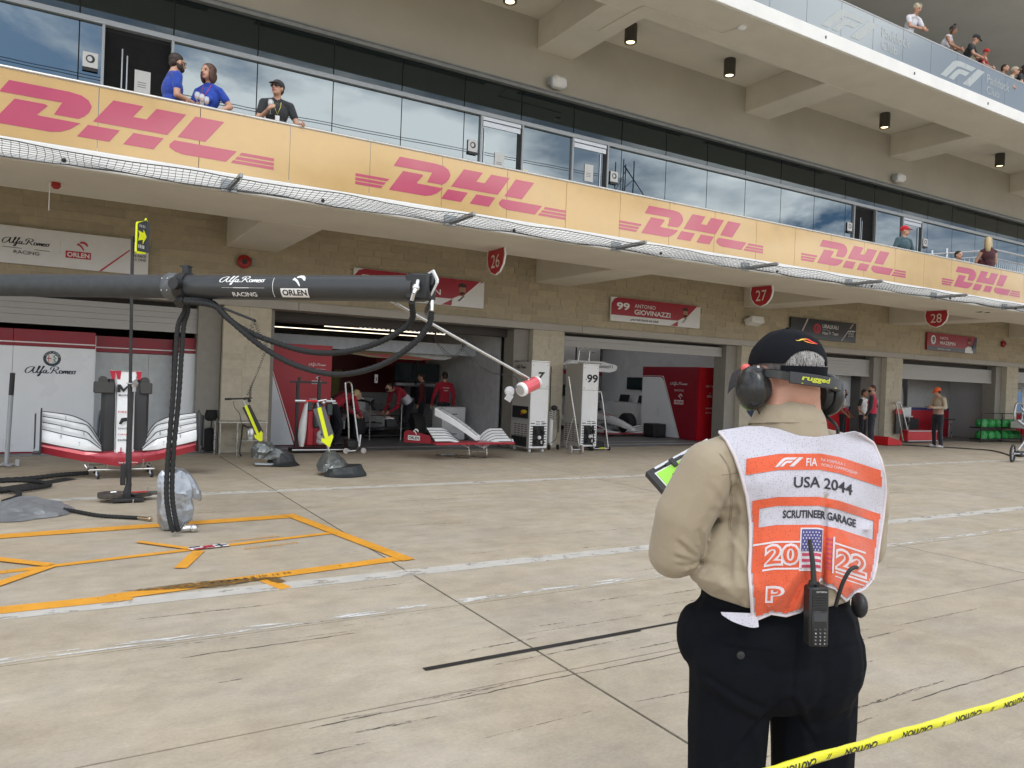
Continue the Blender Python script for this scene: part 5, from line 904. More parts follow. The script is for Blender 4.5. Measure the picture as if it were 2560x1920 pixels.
# tall white cabinets -----------------------------------------------
def cabinet(x0, x1, y0, y1, num, lbl, top):
    t = thing('equipment_cabinet', lbl, 'cabinet', ((x0+x1)/2, y0, 0), group='white wheeled cabinets'); sidem = mat('cabinet_side', (.42, .41, .39), .5, var=.04)
    MB().box(x0, x1, y0+.012, y1, .09, top-.012, .006).build('body', sidem, t); MB().box(x0-.005, x1+.005, y0, y1, top-.012, top+.006).build('top_plate', steel, t)
    MB().box(x0+.006, x1-.006, y0, y0+.012, 1.43, top-.02, .002).build('upper_door', white, t); MB().box(x0+.006, x1-.006, y0, y0+.012, .10, 1.42, .002).build('lower_door', white, t)
    cx = (x0+x1)/2; w = x1-x0; mb = MB(); write(mb, num, (cx-.12*w-.03*len(num), y0, 1.60), X, Z, .2, .16*len(num) if len(num) > 1 else .21, bold=.035, shear=.25 if num == '7' else 0, off=.003); mb.flat(pill(x0+.1, 1.68, .013, .015), (0, y0, 0), X, Z, .003); mb.build('number', ink, t, smooth=False)
    mb = MB()
    for r_ in range(9):
        z_ = .16+.06*r_
        for a, b in ((x0+.03, x0+.14), (x1-.14, x1-.03)): mb.box(a, b, y0-.002, y0, z_, z_+.018)
    for r_ in range(3):
        for a in (.17, .30): mb.box(x0+a, x0+a+.1, y0-.002, y0, .58+.05*r_, .595+.05*r_)
    mb.build('vent_slots', black, t, kind='stuff', smooth=False)
    mb = MB()
    for r_ in range(9):
        for a in range(4): mb.box(x0-.002, x0, y0+.1+.15*a, y0+.2+.15*a, .2+.05*r_, .218+.05*r_)
    mb.build('side_vent_slots', black, t, kind='stuff', smooth=False); MB().box(x0-.004, x0, y0+.01, y1, 1.42, 1.47).build('side_trim', alu_l, t, smooth=False); MB().box(x0-.004, x0, y0+.01, y1, .70, .74).build('side_trim', alu_l, t, smooth=False)
    mb = MB()
    for dx in (-.085, .085):
        for z_ in (.24, .45): mb.lathe([(0, -.02), (.05, -.02), (.06, 0), (.05, .02), (0, .02)], (cx+dx, y0-.05, z_), (1, .2, 0), 16)
    mb.box(cx-.13, cx-.04, y0-.04, y0, .5, .58, .01); mb.box(cx+.04, cx+.13, y0-.04, y0, .5, .58, .01); mb.box(cx-.15, cx+.15, y0-.012, y0-.003, .14, .6, .01); mb.build('spare_castor', rubber, t)
    mb = MB(); mb.ell((cx, y0-.05, .34), .045, 12, 8); mb.box(cx-.1, cx-.05, y0-.07, y0-.03, .2, .27); mb.box(cx+.05, cx+.1, y0-.07, y0-.03, .2, .27); mb.build('white_fitting', white, t)
    mb = MB()
    for z_ in (1.48, 1.95):
        for a in (.05, w-.05): mb.ell((x0+a, y0-.002, z_), .009, 8, 6)
    mb.build('stud', dark, t)
    for x_ in (x0+.07, x1-.07):
        for y_ in (y0+.08, y1-.08): mb = MB(); mb.lathe([(0, -.015), (.04, -.015), (.04, .015), (0, .015)], (x_, y_, .04), (1, 0, 0), 14); mb.build('castor', white, t)
    return t
c7 = cabinet(8.88, 9.36, 14.15, 14.95, '7', 'tall white wheeled cabinet numbered 7 in front of the stone pillar', 2.04)
alfat = MB(); put2d(alfat, SCRIPT, (8.874, 14.82, 1.84), V((0, -1, 0)), Z, .45, .11, .003); alfat.build('side_lettering', ink, c7, smooth=False)
MB().box(8.872, 8.88, 14.22, 14.9, .75, 1.02).build('open_bay', black, c7, smooth=False); mb = MB(); mb.ell((8.9, 14.5, .84), (.03, .28, .07), 12, 8); mb.build('red_bag', red_b, c7); mb = MB(); mb.ell((8.88, 14.4, .9), (.03, .14, .05), 10, 6); mb.build('yellow_strap', mat('strap_yellow', (.6, .45, .03), .6), c7); MB().box(8.872, 8.88, 14.25, 14.9, .12, .34).build('open_bay', black, c7, smooth=False)
c9 = cabinet(10.43, 10.90, 14.35, 15.05, '99', 'tall grey and white wheeled cabinet numbered 99 with a tube rack on top', 2.04)
mb = MB()
for a in (0, .3): mb.tube(smooth_path([(10.35+a, 14.4, 2.06), (10.32+a, 14.4, 2.12), (10.36+a, 14.42, 2.38), (10.44+a, 14.45, 2.42), (10.6+a, 14.5, 2.46)], 4), .013, 8); mb.tube([(10.38+a, 14.4, 2.3), (10.6+a, 14.5, 2.36)], .009, 6)
mb.tube([(10.3, 14.4, 2.06), (11.0, 14.4, 2.06)], .013, 8); tag(mb.build('tube_rack', steel), 'bent steel tube rack lying on top of the 99 cabinet', 'rack')
# stick on two wheels, hoop cart, gas cylinder trolley
t = thing('wheeled_stick', 'slanted steel stick on two pale wheels in front of the 99 cabinet', 'trolley', (9.9, 13.7, 0)); mb = MB(); mb.tube([(9.6, 13.75, 1.72), (9.95, 13.72, .12)], .018, 8); mb.tube([(9.78, 13.75, .85), (9.68, 13.9, .1)], .008, 6); mb.tube([(9.72, 13.75, .1), (10.02, 13.7, .1)], .014, 8); mb.build('stick', steel, t)
for x_ in (9.72, 10.02): mb = MB(); mb.lathe([(0, -.02), (.09, -.02), (.1, -.01), (.1, .01), (.09, .02), (0, .02)], (x_, 13.73, .1), (1, -.25, 0), 22); mb.build('wheel', mat('dusty_wheel', (.42, .37, .35), .7), t)
t = thing('hoop_cart', 'inverted U steel hoop cart with a yellow strip beside the 99 cabinet', 'cart', (11, 14.3, 0)); mb = MB(); mb.tube(smooth_path([(10.80, 14.3, .05), (10.72, 14.35, .6), (10.72, 14.4, 1.25), (10.78, 14.4, 1.38), (10.95, 14.4, 1.39), (11.05, 14.4, 1.27), (11.22, 14.3, .05)], 5), .018, 8); mb.tube([(10.80, 14.28, .05), (11.22, 14.28, .05)], .015, 8); mb.build('hoop', steel, t); MB().box(10.92, 11.1, 14.26, 14.28, .055, .075).build('yellow_strip', yellowf, t, smooth=False)
MB().box(10.85, 11.2, 14.4, 14.8, .03, .2, .03).build('load', rubber, t)
for x_ in (10.74, 11.24): mb = MB(); mb.lathe([(0, -.02), (.045, -.02), (.045, .02), (0, .02)], (x_, 14.3, .045), (1, 0, 0), 16); mb.build('wheel', rubber, t)
t = thing('gas_cylinder_trolley', 'slim white cylinder trolley with coiled black hose between the two cabinets', 'trolley', (9.9, 14.75, 0)); mb = MB(); mb.lathe([(0, .1), (.05, .1), (.055, .13), (.055, .85), (.03, .92), (0, .93)], (9.88, 14.8, 0)); mb.build('cylinder', white, t); coil([(9.85, 14.7, 1.0), (9.84, 14.7, .7)], .04, .05, .006, t, 'coiled_hose'); coil([(10.0, 14.7, .95), (10.03, 14.7, .4)], .035, .03, .006, t, 'coiled_hose'); mb = MB(); mb.ell((9.93, 14.75, .98), (.09, .06, .06), 12, 8); mb.tube([(9.84, 14.8, .9), (9.83, 14.8, 1.95)], .012, 6); mb.build('valve', dark, t)
hose('loose_hose', [(10.0, 14.7, .55), (9.96, 14.65, .3), (9.8, 14.6, .18), (9.6, 14.6, .12)], .006, t, black, wrap=False, n=5)
for x_ in (9.8, 10.05): mb = MB(); mb.lathe([(0, -.018), (.06, -.018), (.06, .018), (0, .018)], (x_, 14.72, .06), (1, -.2, 0), 18); mb.build('wheel', rubber, t)
# right-hand side: red flight boards, cart, rack of green things, wheeled jack
t = thing('red_flat_case', 'flat bright red case lying on the ground behind the man in the red vest', 'case', (22.3, 14.3, 0)); mb = MB(); mb.prism([(0, 0), (.75, 0), (.72, .12), (.55, .16), (.05, .26), (0, .2)], (21.95, 14.1, .02), X, Z, -.5); mb.build('shell', red_b, t, smooth=False); mb = MB(); mb.add([(22.05, 14.2, .262), (22.5, 14.2, .187), (22.55, 14.5, .187), (22.1, 14.5, .262)], [(0, 1, 2, 3)]); mb.build('pale_straps', whiteink, t, smooth=False)
t = thing('red_wedge_trolley', 'red and black wedge trolley with a tall tube handle before the fourth garage', 'trolley', (25, 15, 0)); mb = MB(); mb.prism([(0, 0), (1.7, 0), (1.7, .34), (.9, .34), (.0, .36)], (24.2, 14.85, .06), X, Z, -.6); mb.build('body', red_b, t, smooth=False); mb = MB(); mb.box(24.2, 25.92, 14.82, 14.85, .05, .08); mb.box(24.2, 25.92, 14.82, 14.85, .385, .41); mb.build('edge_strip', alu, t, smooth=False)
mb = MB(); mb.tube(smooth_path([(23.95, 14.85, .06), (23.6, 14.9, 1.2), (23.62, 14.95, 1.32), (23.85, 15.0, 1.34), (24.0, 15.0, 1.22), (24.42, 14.9, .06)], 5), .025, 8); mb.build('handle', steel, t); MB().box(23.7, 24.05, 14.98, 15.02, .95, 1.12).build('red_panel', red_b, t, smooth=False); MB().box(23.72, 24.1, 14.98, 15.02, .3, .95).build('black_panel', black, t, smooth=False)
cab = thing('ground_cable', 'long thin black cable across the concrete toward the small wheel at right', 'cable', (24, 13, 0)); hose('cable', [(21.5, 14.9, .02), (22.6, 14.3, .02), (23.3, 13.6, .02), (23.9, 12.9, .02), (24.1, 12.1, .02), (22.5, 10.8, .02), (21.0, 10.1, .04)], .02, cab, black, wrap=False, n=6)
gr = mat('vivid_green_wrap', (.02, .28, .06), .45); t = thing('wheel_rack', 'low black rack loaded with green wrapped parts at the far right', 'rack', (29.3, 14.8, 0))
mb = MB(); mb.box(28.2, 31.0, 14.6, 15.0, .08, .12); mb.box(28.2, 31.0, 14.6, 15.0, .5, .54); mb.tube([(28.2, 14.6, 1.05), (31.0, 14.6, 1.05)], .02, 6)
for x_ in (28.2, 29.6, 31.0): mb.tube([(x_, 14.6, 0), (x_, 14.6, 1.05)], .02, 6)
mb.build('rack_frame', dark, t); random.seed(9)
for r_ in (.14, .56):
    for k_ in range(6): mb = MB(); mb.loft(crumple([ringp((28.4+.47*k_, 14.7), .16, .15, r_, 8, seed=k_), ringp((28.4+.47*k_, 14.7), .22, .16, r_+.14, 8, seed=k_+3, jit=.2), ringp((28.4+.47*k_, 14.7), .1, .1, r_+.27, 8, seed=k_+7, jit=.2)], .02, k_, 2)); mb.build('green_bundle', gr, t)
t = thing('chrome_jack', 'chrome jack frame with an oval hoop leaning at the far right edge', 'jack', (29.5, 14, 0)); mb = MB(); mb.tube(smooth_path([(29.0, 13.9, .9), (29.05, 13.9, 1.38), (29.3, 13.9, 1.45), (29.55, 13.9, 1.35), (29.5, 13.9, .9), (29.25, 13.9, .82)], 5, True), .035, 8, True); mb.tube([(29.2, 13.9, .85), (29.9, 13.4, .2)], .05, 8); mb.tube([(29.4, 13.9, 1.3), (29.9, 13.5, .5), (30.2, 13.4, .1)], .03, 8); mb.build('frame', alu, t)
t = thing('car_in_pieces', 'white blue and red car bodywork cut off by the right picture edge', 'bodywork', (30.5, 13.8, 0)); mb = MB(); mb.loft([[(29.8, 13.6, .55), (29.8, 14.4, .55), (29.8, 14.4, .75), (29.8, 13.6, .72)], [(32.5, 13.6, .4), (32.5, 14.6, .4), (32.5, 14.6, 1.1), (32.5, 13.6, 1.1)]]); mb.build('white_panel', white, t, smooth=False); MB().box(29.9, 32.4, 13.55, 13.6, .48, .62).build('blue_panel', mat('team_blue', (.03, .03, .25), .35), t, smooth=False); MB().box(30.1, 32.4, 13.5, 13.6, .2, .4).build('red_panel', red_b, t, smooth=False); mb = MB(); mb.tube([(30.6, 13.5, 1.3), (31.4, 13.5, 1.0), (31.6, 13.5, .7)], .03, 6); mb.build('arm', black, t)
t = thing('wheeled_jack', 'small jack with a spoked bicycle wheel at the right picture edge', 'jack', (20.8, 9.9, 0)); mb = MB(); mb.tube([V((20.75+.21*math.cos(a), 9.95+.05*math.cos(a), .22+.21*math.sin(a))) for a in [2*math.pi*i/24 for i in range(24)]], .025, 8, True); mb.build('tyre', rubber, t); mb = MB()
for k_ in range(10): a = 2*math.pi*k_/10; mb.tube([(20.75, 9.95, .22), (20.75+.2*math.cos(a), 9.95+.05*math.cos(a), .22+.2*math.sin(a))], .004, 4)
mb.tube([(20.75, 9.9, .22), (20.75, 10.0, .22)], .03, 10); mb.tube([(20.75, 10, .22), (21.4, 9.8, .2), (21.6, 9.9, 1.1)], .025, 8); mb.tube([(21.0, 9.95, .3), (21.5, 9.9, .75)], .02, 8); mb.build('frame', alu, t); mb = MB(); mb.obox((21.15, 9.95, .2), .3, .15, .15, b=.03); mb.build('motor', dark, t)
# stand with pale blue cover, bench inside garage four
t = thing('draped_bodywork', 'upright grey car panel with a pale blue cloth over it just inside the fourth garage', 'bodywork', (25.5, 16.2, 0)); mb = MB(); mb.loft(crumple([ringp((25.15, 16.2), .1, .1, .75, 8, seed=3), ringp((25.1, 16.2), .18, .12, 1.2, 8, seed=3), ringp((25.15, 16.2), .22, .12, 1.7, 8, seed=4), ringp((25.3, 16.2), .2, .1, 1.93, 8, seed=4)], .01, 3, 4)); mb.build('cloth', mat('pale_blue_cloth', (.24, .36, .42), .8), t); mb = MB(); mb.tube(smooth_path([(25.35, 16.1, .75), (25.3, 16.1, 1.4), (25.4, 16.1, 1.85), (25.65, 16.1, 1.85), (25.75, 16.1, 1.4), (25.65, 16.1, .75)], 4), .07, 8); mb.build('panel', mat('grey_panel', (.28, .29, .30), .35), t); mb = MB(); mb.tube([(25.5, 16, .7), (25.5, 16, 0)], .03, 6); mb.build('post', steel, t)
# ---------------------------------------------------------------- inside the garages
YB = 22.0
# garage 7
bw = thing('garage_lining', 'dark red and grey lining walls with black ceiling rig inside the first open garage', 'lining', (6.4, 19, 0))
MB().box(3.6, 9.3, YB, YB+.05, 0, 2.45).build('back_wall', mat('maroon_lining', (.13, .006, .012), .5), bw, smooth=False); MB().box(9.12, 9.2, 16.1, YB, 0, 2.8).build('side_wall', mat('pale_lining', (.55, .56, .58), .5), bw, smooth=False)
MB().box(7.2, 9.2, YB-.03, YB, .0, 1.05).build('grey_dado', gwall, bw, smooth=False); MB().box(3.62, 9.1, 17.2, 17.24, 2.16, 2.44).build('valance', mat('valance_grey', (.50, .53, .57), .5), bw, smooth=False)
MB().box(7.6, 9.1, YB-1.6, YB-1.56, 1.86, 2.16).build('red_header', rp, bw, smooth=False)
lamp = mat('batten_lamp', (.8, .8, .7), .5, emit=(1, .88, .68), es=2.2); gril = mat('led_dots', (.8, .8, .8), .5, emit=(1, .97, .9), es=1.5)
rig = thing('ceiling_light_rig', 'black ceiling rig with rows of warm strip lamps inside the first open garage', 'light rig', (6.4, 17.5, 2.7))
MB().box(3.6, 8.9, 15.95, 22, 2.86, 2.95).build('rig_panel', black, rig, smooth=False)
for y_, x0, x1, z_ in ((16.4, 3.65, 5.4, 2.82), (17.4, 3.65, 4.9, 2.78), (16.6, 7.2, 8.0, 2.80), (16.6, 8.1, 8.85, 2.80), (18.5, 5.5, 8.8, 2.75), (20.0, 4, 8.8, 2.74)): MB().tube([(x0, y_, z_), (x1, y_, z_)], .012, 6).build('strip_lamp', lamp, rig)
mb = MB()
for y_, x0, x1 in ((17.2, 6.0, 8.3), (17.9, 6.2, 8.6)):
    k_ = x0
    while k_ < x1: mb.box(k_, k_+.06, y_, y_+.02, 2.74, 2.76); k_ += .12
mb.build('led_row', gril, rig, kind='stuff', smooth=False)
for k_, (x0, x1) in enumerate(((10.8, 16.2), (24.6, 30.2))):  # unseen strips, inferred and added to brighten these two garages
    t = thing('ceiling_lamp_rig', ['lit strip lamps on the ceiling of the second open garage', 'lit strip lamps on the ceiling of the fourth garage'][k_], 'light rig', ((x0+x1)/2, 18.5, 3.1))
    for y_ in (17.0, 18.8, 20.6): MB().box(x0, x1, y_, y_+.12, 3.12, 3.18).build('strip_lamp', mat('white_strip_lamp', (.8, .8, .8), .5, emit=(1, .97, .93), es=2.4), t, smooth=False)
# equipment silhouettes
def locker(name, lbl, x0, x1, y0, y1, z1, m, cat, n=3, z0=0):
    t = thing(name, lbl, cat, ((x0+x1)/2, y0, z0)); MB().box(x0, x1, y0, y1, z0+.02, z1, .008).build('body', m, t)
    for k_ in range(n): a = z0+.06+(z1-z0-.1)*k_/n; MB().box(x0+.03, x1-.03, y0-.015, y0, a, a+(z1-z0-.1)/n-.02, .003).build('drawer', m, t); MB().box((x0+x1)/2-.08, (x0+x1)/2+.08, y0-.03, y0-.015, a+.1, a+.12).build('pull', dark, t, smooth=False)
    return t
greyc = mat('tool_cabinet_grey', (.30, .31, .32), .4)
locker('tool_cabinet', 'grey drawer cabinet behind the mechanic with his back turned', 8.0, 8.9, 19.0, 19.6, 1.0, greyc, 'cabinet'); locker('tool_cabinet', 'low pale cabinet at the back between the mechanics and the car', 6.75, 7.6, 20.5, 21, .95, greyc, 'cabinet'); locker('storage_drawers', 'white storage drawers against the right wall of the first open garage', 8.2, 8.85, 17.2, 17.8, .85, white, 'drawers')
t = thing('monitor_stand', 'dark monitor bank and shelving at the right rear of the first open garage', 'monitors', (8.2, 19.3, 0)); MB().box(7.7, 9.0, 19.2, 19.3, 1.45, 1.95).build('screen', mat('dark_screen', (.01, .02, .022), .15), t, smooth=False); MB().box(7.7, 9.0, 19.1, 19.25, 1.33, 1.40).build('shelf', greyc, t, smooth=False); MB().box(8.2, 8.8, 18.9, 19.3, .85, 1.3).build('dark_case', mat('navy_case', (.01, .012, .025), .5), t, smooth=False); MB().box(8.25, 8.27, 19.05, 19.1, 1.35, 3.0).build('post', dark, t, smooth=False)
mb = MB(); mb.box(6.9, 6.98, 18.6, 18.63, 1.38, 1.6); tag(mb.build('number_card', whiteink, smooth=False), 'small white card with a black figure hanging over the rear of the garage', 'card'); mb = MB(); mb.box(6.93, 6.95, 18.595, 18.6, 1.44, 1.52); mb.build('figure', ink, bpy.data.objects['number_card'], smooth=False)
t = thing('draped_fabric', 'dull yellow cloth hanging at the back of the first open garage', 'cloth', (6.6, 21.5, 0)); mb = MB(); mb.loft(crumple([ringp((6.6, 21.5), .25, .05, .9, 8, seed=1), ringp((6.75, 21.5), .15, .05, 1.3, 8, seed=2), ringp((6.85, 21.5), .1, .04, 1.7, 8, seed=2)], .01, 2, 3)); mb.build('cloth', mat('olive_cloth', (.22, .20, .07), .8), t)
# racing cars ----------------------------------------------------
def f1_car(name, lbl, loc, rz, nose=True):
    t = thing(name, lbl, 'racing car', loc, rz, group='racing cars in the garages'); M = MW[t.name]
    # local frame: +x forward, origin under the cockpit
    def bodyr(st):
        o = []
        for x_, hw, z0, z1, tp in st: o.append([(x_, a*hw*(tp if b > .6 else 1), z0+(z1-z0)*b) for a, b in ((-1, .1), (-1, .6), (-.75, .92), (-.3, 1), (.3, 1), (.75, .92), (1, .6), (1, .1), (.6, 0), (-.6, 0))])
        return o
    mb = MB(M); mb.loft(bodyr([(1.75, .16, .32, .56, .9), (1.3, .2, .26, .62, .9), (.8, .25, .2, .66, .9), (.35, .3, .16, .68, .9), (0, .32, .14, .66, .85), (-.3, .32, .14, .72, .7)])); mb.build('chassis', wm, t)
    mb = MB(M); mb.loft(bodyr([(.2, .62, .12, .5, .8), (-.1, .72, .1, .56, .8), (-.7, .66, .1, .52, .8), (-1.3, .4, .12, .42, .8), (-1.8, .18, .15, .36, .8)])); mb.build('sidepods', wm, t)
    mb = MB(M); mb.loft(bodyr([(-.2, .12, .6, .98, .8), (-.5, .16, .5, .96, .7), (-1.1, .12, .4, .8, .5), (-1.8, .05, .3, .55, .5)])); mb.build('engine_cover', wm, t)
    mb = MB(M); mb.box(-1.9, 1.2, -.7, .7, .05, .075); mb.build('floor', carb, t)
    mb = MB(M); mb.tube(smooth_path([(.62, 0, .62), (.55, 0, .82), (.35, .12, .9), (-.05, .28, .9), (-.3, .27, .78)], 4), .03, 8); mb.tube(smooth_path([(.62, 0, .62), (.55, 0, .82), (.35, -.12, .9), (-.05, -.28, .9), (-.3, -.27, .78)], 4), .03, 8); mb.build('halo', carb, t)
    for sx, rr in ((1.5, .33), (-1.75, .33)):
        for sy in (-1, 1):
            w = .3 if sx > 0 else .38; mb = MB(M); mb.lathe([(.2, -w/2), (rr-.03, -w/2), (rr, -w/2+.04), (rr, w/2-.04), (rr-.03, w/2), (.2, w/2)], (sx, sy*.80, rr), (0, 1, 0), 28); wl = mb.build('wheel', rubber, t); mb = MB(M); mb.lathe([(0, -.02), (.2, -.02), (.2, .02), (0, .02)], (sx, sy*(.80+w/2-.04), rr), (0, 1, 0), 20); mb.build('rim', alu_l, wl)
            mb = MB(M)
            for z_ in (.25, .42): mb.tube([(sx-.2, sy*.2, z_), (sx, sy*.66, z_)], .014, 6); mb.tube([(sx+.22, sy*.2, z_), (sx, sy*.66, z_)], .014, 6)
            mb.build('suspension_arm', carb, t)
    mb = MB(M)
    for sy in (-1, 1): mb.tube([(.35, sy*.28, .66), (.4, sy*.45, .7)], .01, 5); mb.obox((.4, sy*.5, .71), .04, .14, .07, b=.01)
    mb.build('mirror', carb, t)
    mb = MB(M); mb.box(-2.25, -1.95, -.5, .5, .8, .84); mb.box(-2.3, -1.9, -.52, -.5, .35, .95); mb.box(-2.3, -1.9, .5, .52, .35, .95); mb.build('rear_wing', carb, t)
    if nose:
        mb = MB(M); mb.loft(bodyr([(1.75, .16, .32, .56, .9), (2.2, .13, .26, .46, .9), (2.6, .11, .2, .34, .9), (2.8, .08, .18, .26, .9)])); mb.build('nose_cone', wm, t)
        for sy in (-1, 1):
            for k_ in range(4):
                fr_ = []
                for i in range(7):
                    u = i/6; yy = sy*(.25+.72*u); dr = .06*(1-u)**2*(k_+1); x_ = 2.6-.13*k_-.06*u; zz = .12+.05*k_-dr; fr_.append([(x_, yy, zz), (x_-.1, yy, zz+.03), (x_-.14, yy, zz+.05), (x_-.1, yy, zz+.018)])
                mb = MB(M); mb.loft(fr_); mb.build('flap', wm, t); mb = MB(M); mb.tube([r_[2] for r_ in fr_], .008, 5); mb.build('flap_trailing_edge', carb, t)
            mb = MB(M); mb.prism([(-.05, .05), (.62, .05), (.6, .18), (.05, .33)], (2.1, sy*.98, 0), (1, 0, 0), (0, 0, 1), .02); mb.build('endplate', rp, t, smooth=False)
        mb = MB(M); mb.box(2.3, 2.75, -.97, .97, .075, .1); mb.build('main_plane', rm, t)
        a_ = MB(M); b_ = MB(M); orlen(a_, b_, (2.62, -1.002, .11), (-1, 0, 0), (0, 0, 1), .34, -.004); a_.build('logo_plate', whiteink, t, smooth=False); b_.build('logo_lettering', ink, t, smooth=False)
    else:
        mb = MB(M); mb.obox((1.8, 0, .42), .12, .3, .2, b=.02); mb.tube([(1.85, -.5, .3), (1.85, .5, .3)], .02, 8); mb.tube([(1.95, -.62, .62), (1.95, .1, .62)], .012, 6); mb.build('front_bulkhead', dark, t)
    mb = MB(M); mb.tube([(1.7, -.1, .565), (.9, -.13, .655)], .008, 5); mb.tube([(1.7, .1, .565), (.9, .13, .655)], .008, 5); mb.build('body_pinstripe', redink, t)
    return t
f1_car('racing_car', 'white racing car with its nose removed amid the mechanics in the first open garage', (6.85, 19.2, 0), R(-88), False)
f1_car('racing_car', 'white racing car with nose and front wing beside the number 99 cabinet', (15.0, 20.7, .0), R(-90), True)
t = thing('car_support_hoop', 'thin dark tube hoop standing over the noseless car', 'frame', (6.1, 17, 0)); mb = MB(); mb.tube([(6.3, 17.2, .02), (6.3, 17.2, .9), (7.1, 17.2, .9), (7.1, 17.2, .02)], .014, 6); mb.build('tube', steel, t)
# garage 99 interior
bw = thing('garage_lining', 'grey white lining walls inside the second open garage', 'lining', (13, 20, 0)); MB().box(10.5, 16.8, YB, YB+.05, 0, 2.8).build('back_wall', mat('cool_grey_lining', (.46, .46, .48), .5), bw, smooth=False); MB().box(16.84, 16.88, 16.4, YB, 0, 2.8).build('side_wall', pm, bw, smooth=False); MB().box(10.5, 16, 20.96, 21.0, 2.2, 2.8).build('upper_wall', gwall, bw, smooth=False)
MB().box(16.35, 16.38, 18.9, 21.4, 0, .93).build('counter_front', pm, bw, smooth=False); MB().box(16.32, 16.84, 18.85, 21.45, .93, .97).build('counter', white, bw, smooth=False)
scr = mat('screen_glass', (.015, .035, .04), .1)
for k_, (y0, y1, z0, z1) in enumerate(((19.7, 20.5, 1.42, 1.84), (19.2, 19.55, 1.42, 1.84))):
    t = thing('wall_monitor', ['flat monitor on the booth wall in the second open garage', 'narrow dark monitor beside the flat one in the second open garage'][k_], 'monitor', (16.8, (y0+y1)/2, z0)); MB().box(16.78, 16.83, y0, y1, z0, z1, .01).build('bezel', black, t); MB().box(16.775, 16.78, y0+.02, y1-.02, z0+.02, z1-.02).build('screen', scr, t, smooth=False)
t = thing('wall_monitor', 'black monitor behind the bent mechanic in the second open garage', 'monitor', (15.2, 21.9, 1.2)); MB().box(14.8, 15.7, 21.9, 21.98, 1.1, 1.5, .01).build('bezel', black, t); MB().box(14.85, 15.65, 21.89, 21.9, 1.14, 1.46).build('screen', scr, t, smooth=False)
for k_, y_ in enumerate((20.2, 19.2)):
    t = thing('laptop', ['open laptop on the white counter, the left one', 'open laptop on the white counter, the right one'][k_], 'laptop', (16.5, y_, .97), group='laptops on the counter'); MB().box(16.38, 16.62, y_, y_+.5, .97, .99).build('base', alu, t, smooth=False); mb = MB(); mb.obox((16.66, y_+.25, 1.10), .02, .5, .27, ry=R(15)); mb.build('screen', black, t)
t = thing('drawer_unit', 'white drawer unit under the counter in the second open garage', 'drawers', (16.3, 20, 0)); MB().box(16.30, 16.345, 19.4, 20.6, .05, .9).build('body', white, t, smooth=False)
for k_ in range(2): MB().box(16.285, 16.30, 19.45, 20.55, .1+.4*k_, .46+.4*k_, .003).build('drawer', white, t)
t = thing('black_box', 'black case on the floor at the right of the 99 car', 'case', (15.7, 17.6, 0)); MB().box(15.45, 15.95, 17.5, 18.0, .02, .42, .02).build('case', black, t); MB().box(15.6, 15.8, 17.48, 17.5, .15, .25).build('latch', dark, t, smooth=False)
mk2 = MB(); tl = mat('floor_stripe', (.5, .5, .5), .5)
for y0, y1 in ((15.6, 15.75), (16.3, 16.4)): mk2.box(10.6, 16.2, y0, y1, .0045, .006)
mk2.box(3.9, 9, 15.7, 15.8, .0045, .006); struct(mk2, 'garage_floor_stripes', tl, smooth=False)
# garage three (behind the marshal) and four: white upper, blue line, red lower lining
MB_ = thing('garage_lining', 'white over red lining with a dark blue line in the garages to the right', 'lining', (26, 18, 0)); bl = mat('blue_line', (.02, .025, .14), .5)
for x0, x1, y_ in ((17.45, 23.0, 16.2), (27.6, 30.4, 17.0), (24.25, 25.0, 16.4), (31.8, 37.4, 17.0)):
    MB().box(x0, x1, y_, y_+.04, 1.13, 2.5).build('white_lining', pm if x0 != 27.6 else mat('grey_lining', (.36, .36, .36), .5), MB_, smooth=False); MB().box(x0, x1, y_-.005, y_+.04, 1.03, 1.125).build('blue_line', bl, MB_, smooth=False); MB().box(x0, x1, y_, y_+.04, 0, 1.025).build('red_lining', red_b if x0 < 20 else red, MB_, smooth=False)
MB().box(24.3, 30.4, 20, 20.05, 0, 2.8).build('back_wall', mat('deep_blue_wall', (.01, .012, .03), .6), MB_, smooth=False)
MB().box(25.4, 27.4, 19.5, 19.52, 1.9, 1.96).build('lit_strip', mat('lit_strip', (.8, .8, .8), .5, emit=(1, 1, 1), es=1.2), MB_, smooth=False)
t = thing('small_screen', 'small bright yellowish panel glowing inside the fourth garage', 'screen', (27, 18.5, 1.6)); MB().box(26.9, 27.3, 18.5, 18.54, 1.45, 1.85).build('panel', mat('amber_panel', (.5, .45, .3), .5, emit=(1, .9, .6), es=.8), t, smooth=False); MB().box(26.97, 27.3, 18.49, 18.5, 1.45, 1.75).build('dark_inset', black, t, smooth=False)
t = thing('bench', 'white and dark work bench inside the fourth garage behind the man in the orange cap', 'bench', (26, 16.6, 0)); MB().box(25.2, 27.0, 16.4, 17.0, .78, .83).build('top', alu, t, smooth=False); mb = MB(); mb.loft([[(25.6, 16.6, .83), (25.6, 17.2, .83), (25.6, 17.2, 1.0), (25.6, 16.6, 1.0)], [(27.2, 16.6, .83), (27.2, 17.2, .83), (27.2, 17.2, 1.15), (27.2, 16.6, 1.15)]]); mb.build('white_body', white, t)
for x_ in (25.3, 26.9): MB().box(x_, x_+.06, 16.5, 16.56, 0, .78).build('leg', steel, t, smooth=False)
MB().box(26.1, 27.9, 16.7, 17.2, .02, .72, .02).build('dark_crate', black, t)
t = thing('stool', 'thin metal stools before the red lining of the fourth garage', 'stool', (29, 16.5, 0)); mb = MB()
for x_ in (28.6, 29.2): mb.tube([(x_, 16.3, 0), (x_, 16.3, .7)], .02, 6); mb.tube([(x_+.2, 16.3, 0), (x_+.12, 16.3, .7)], .02, 6)
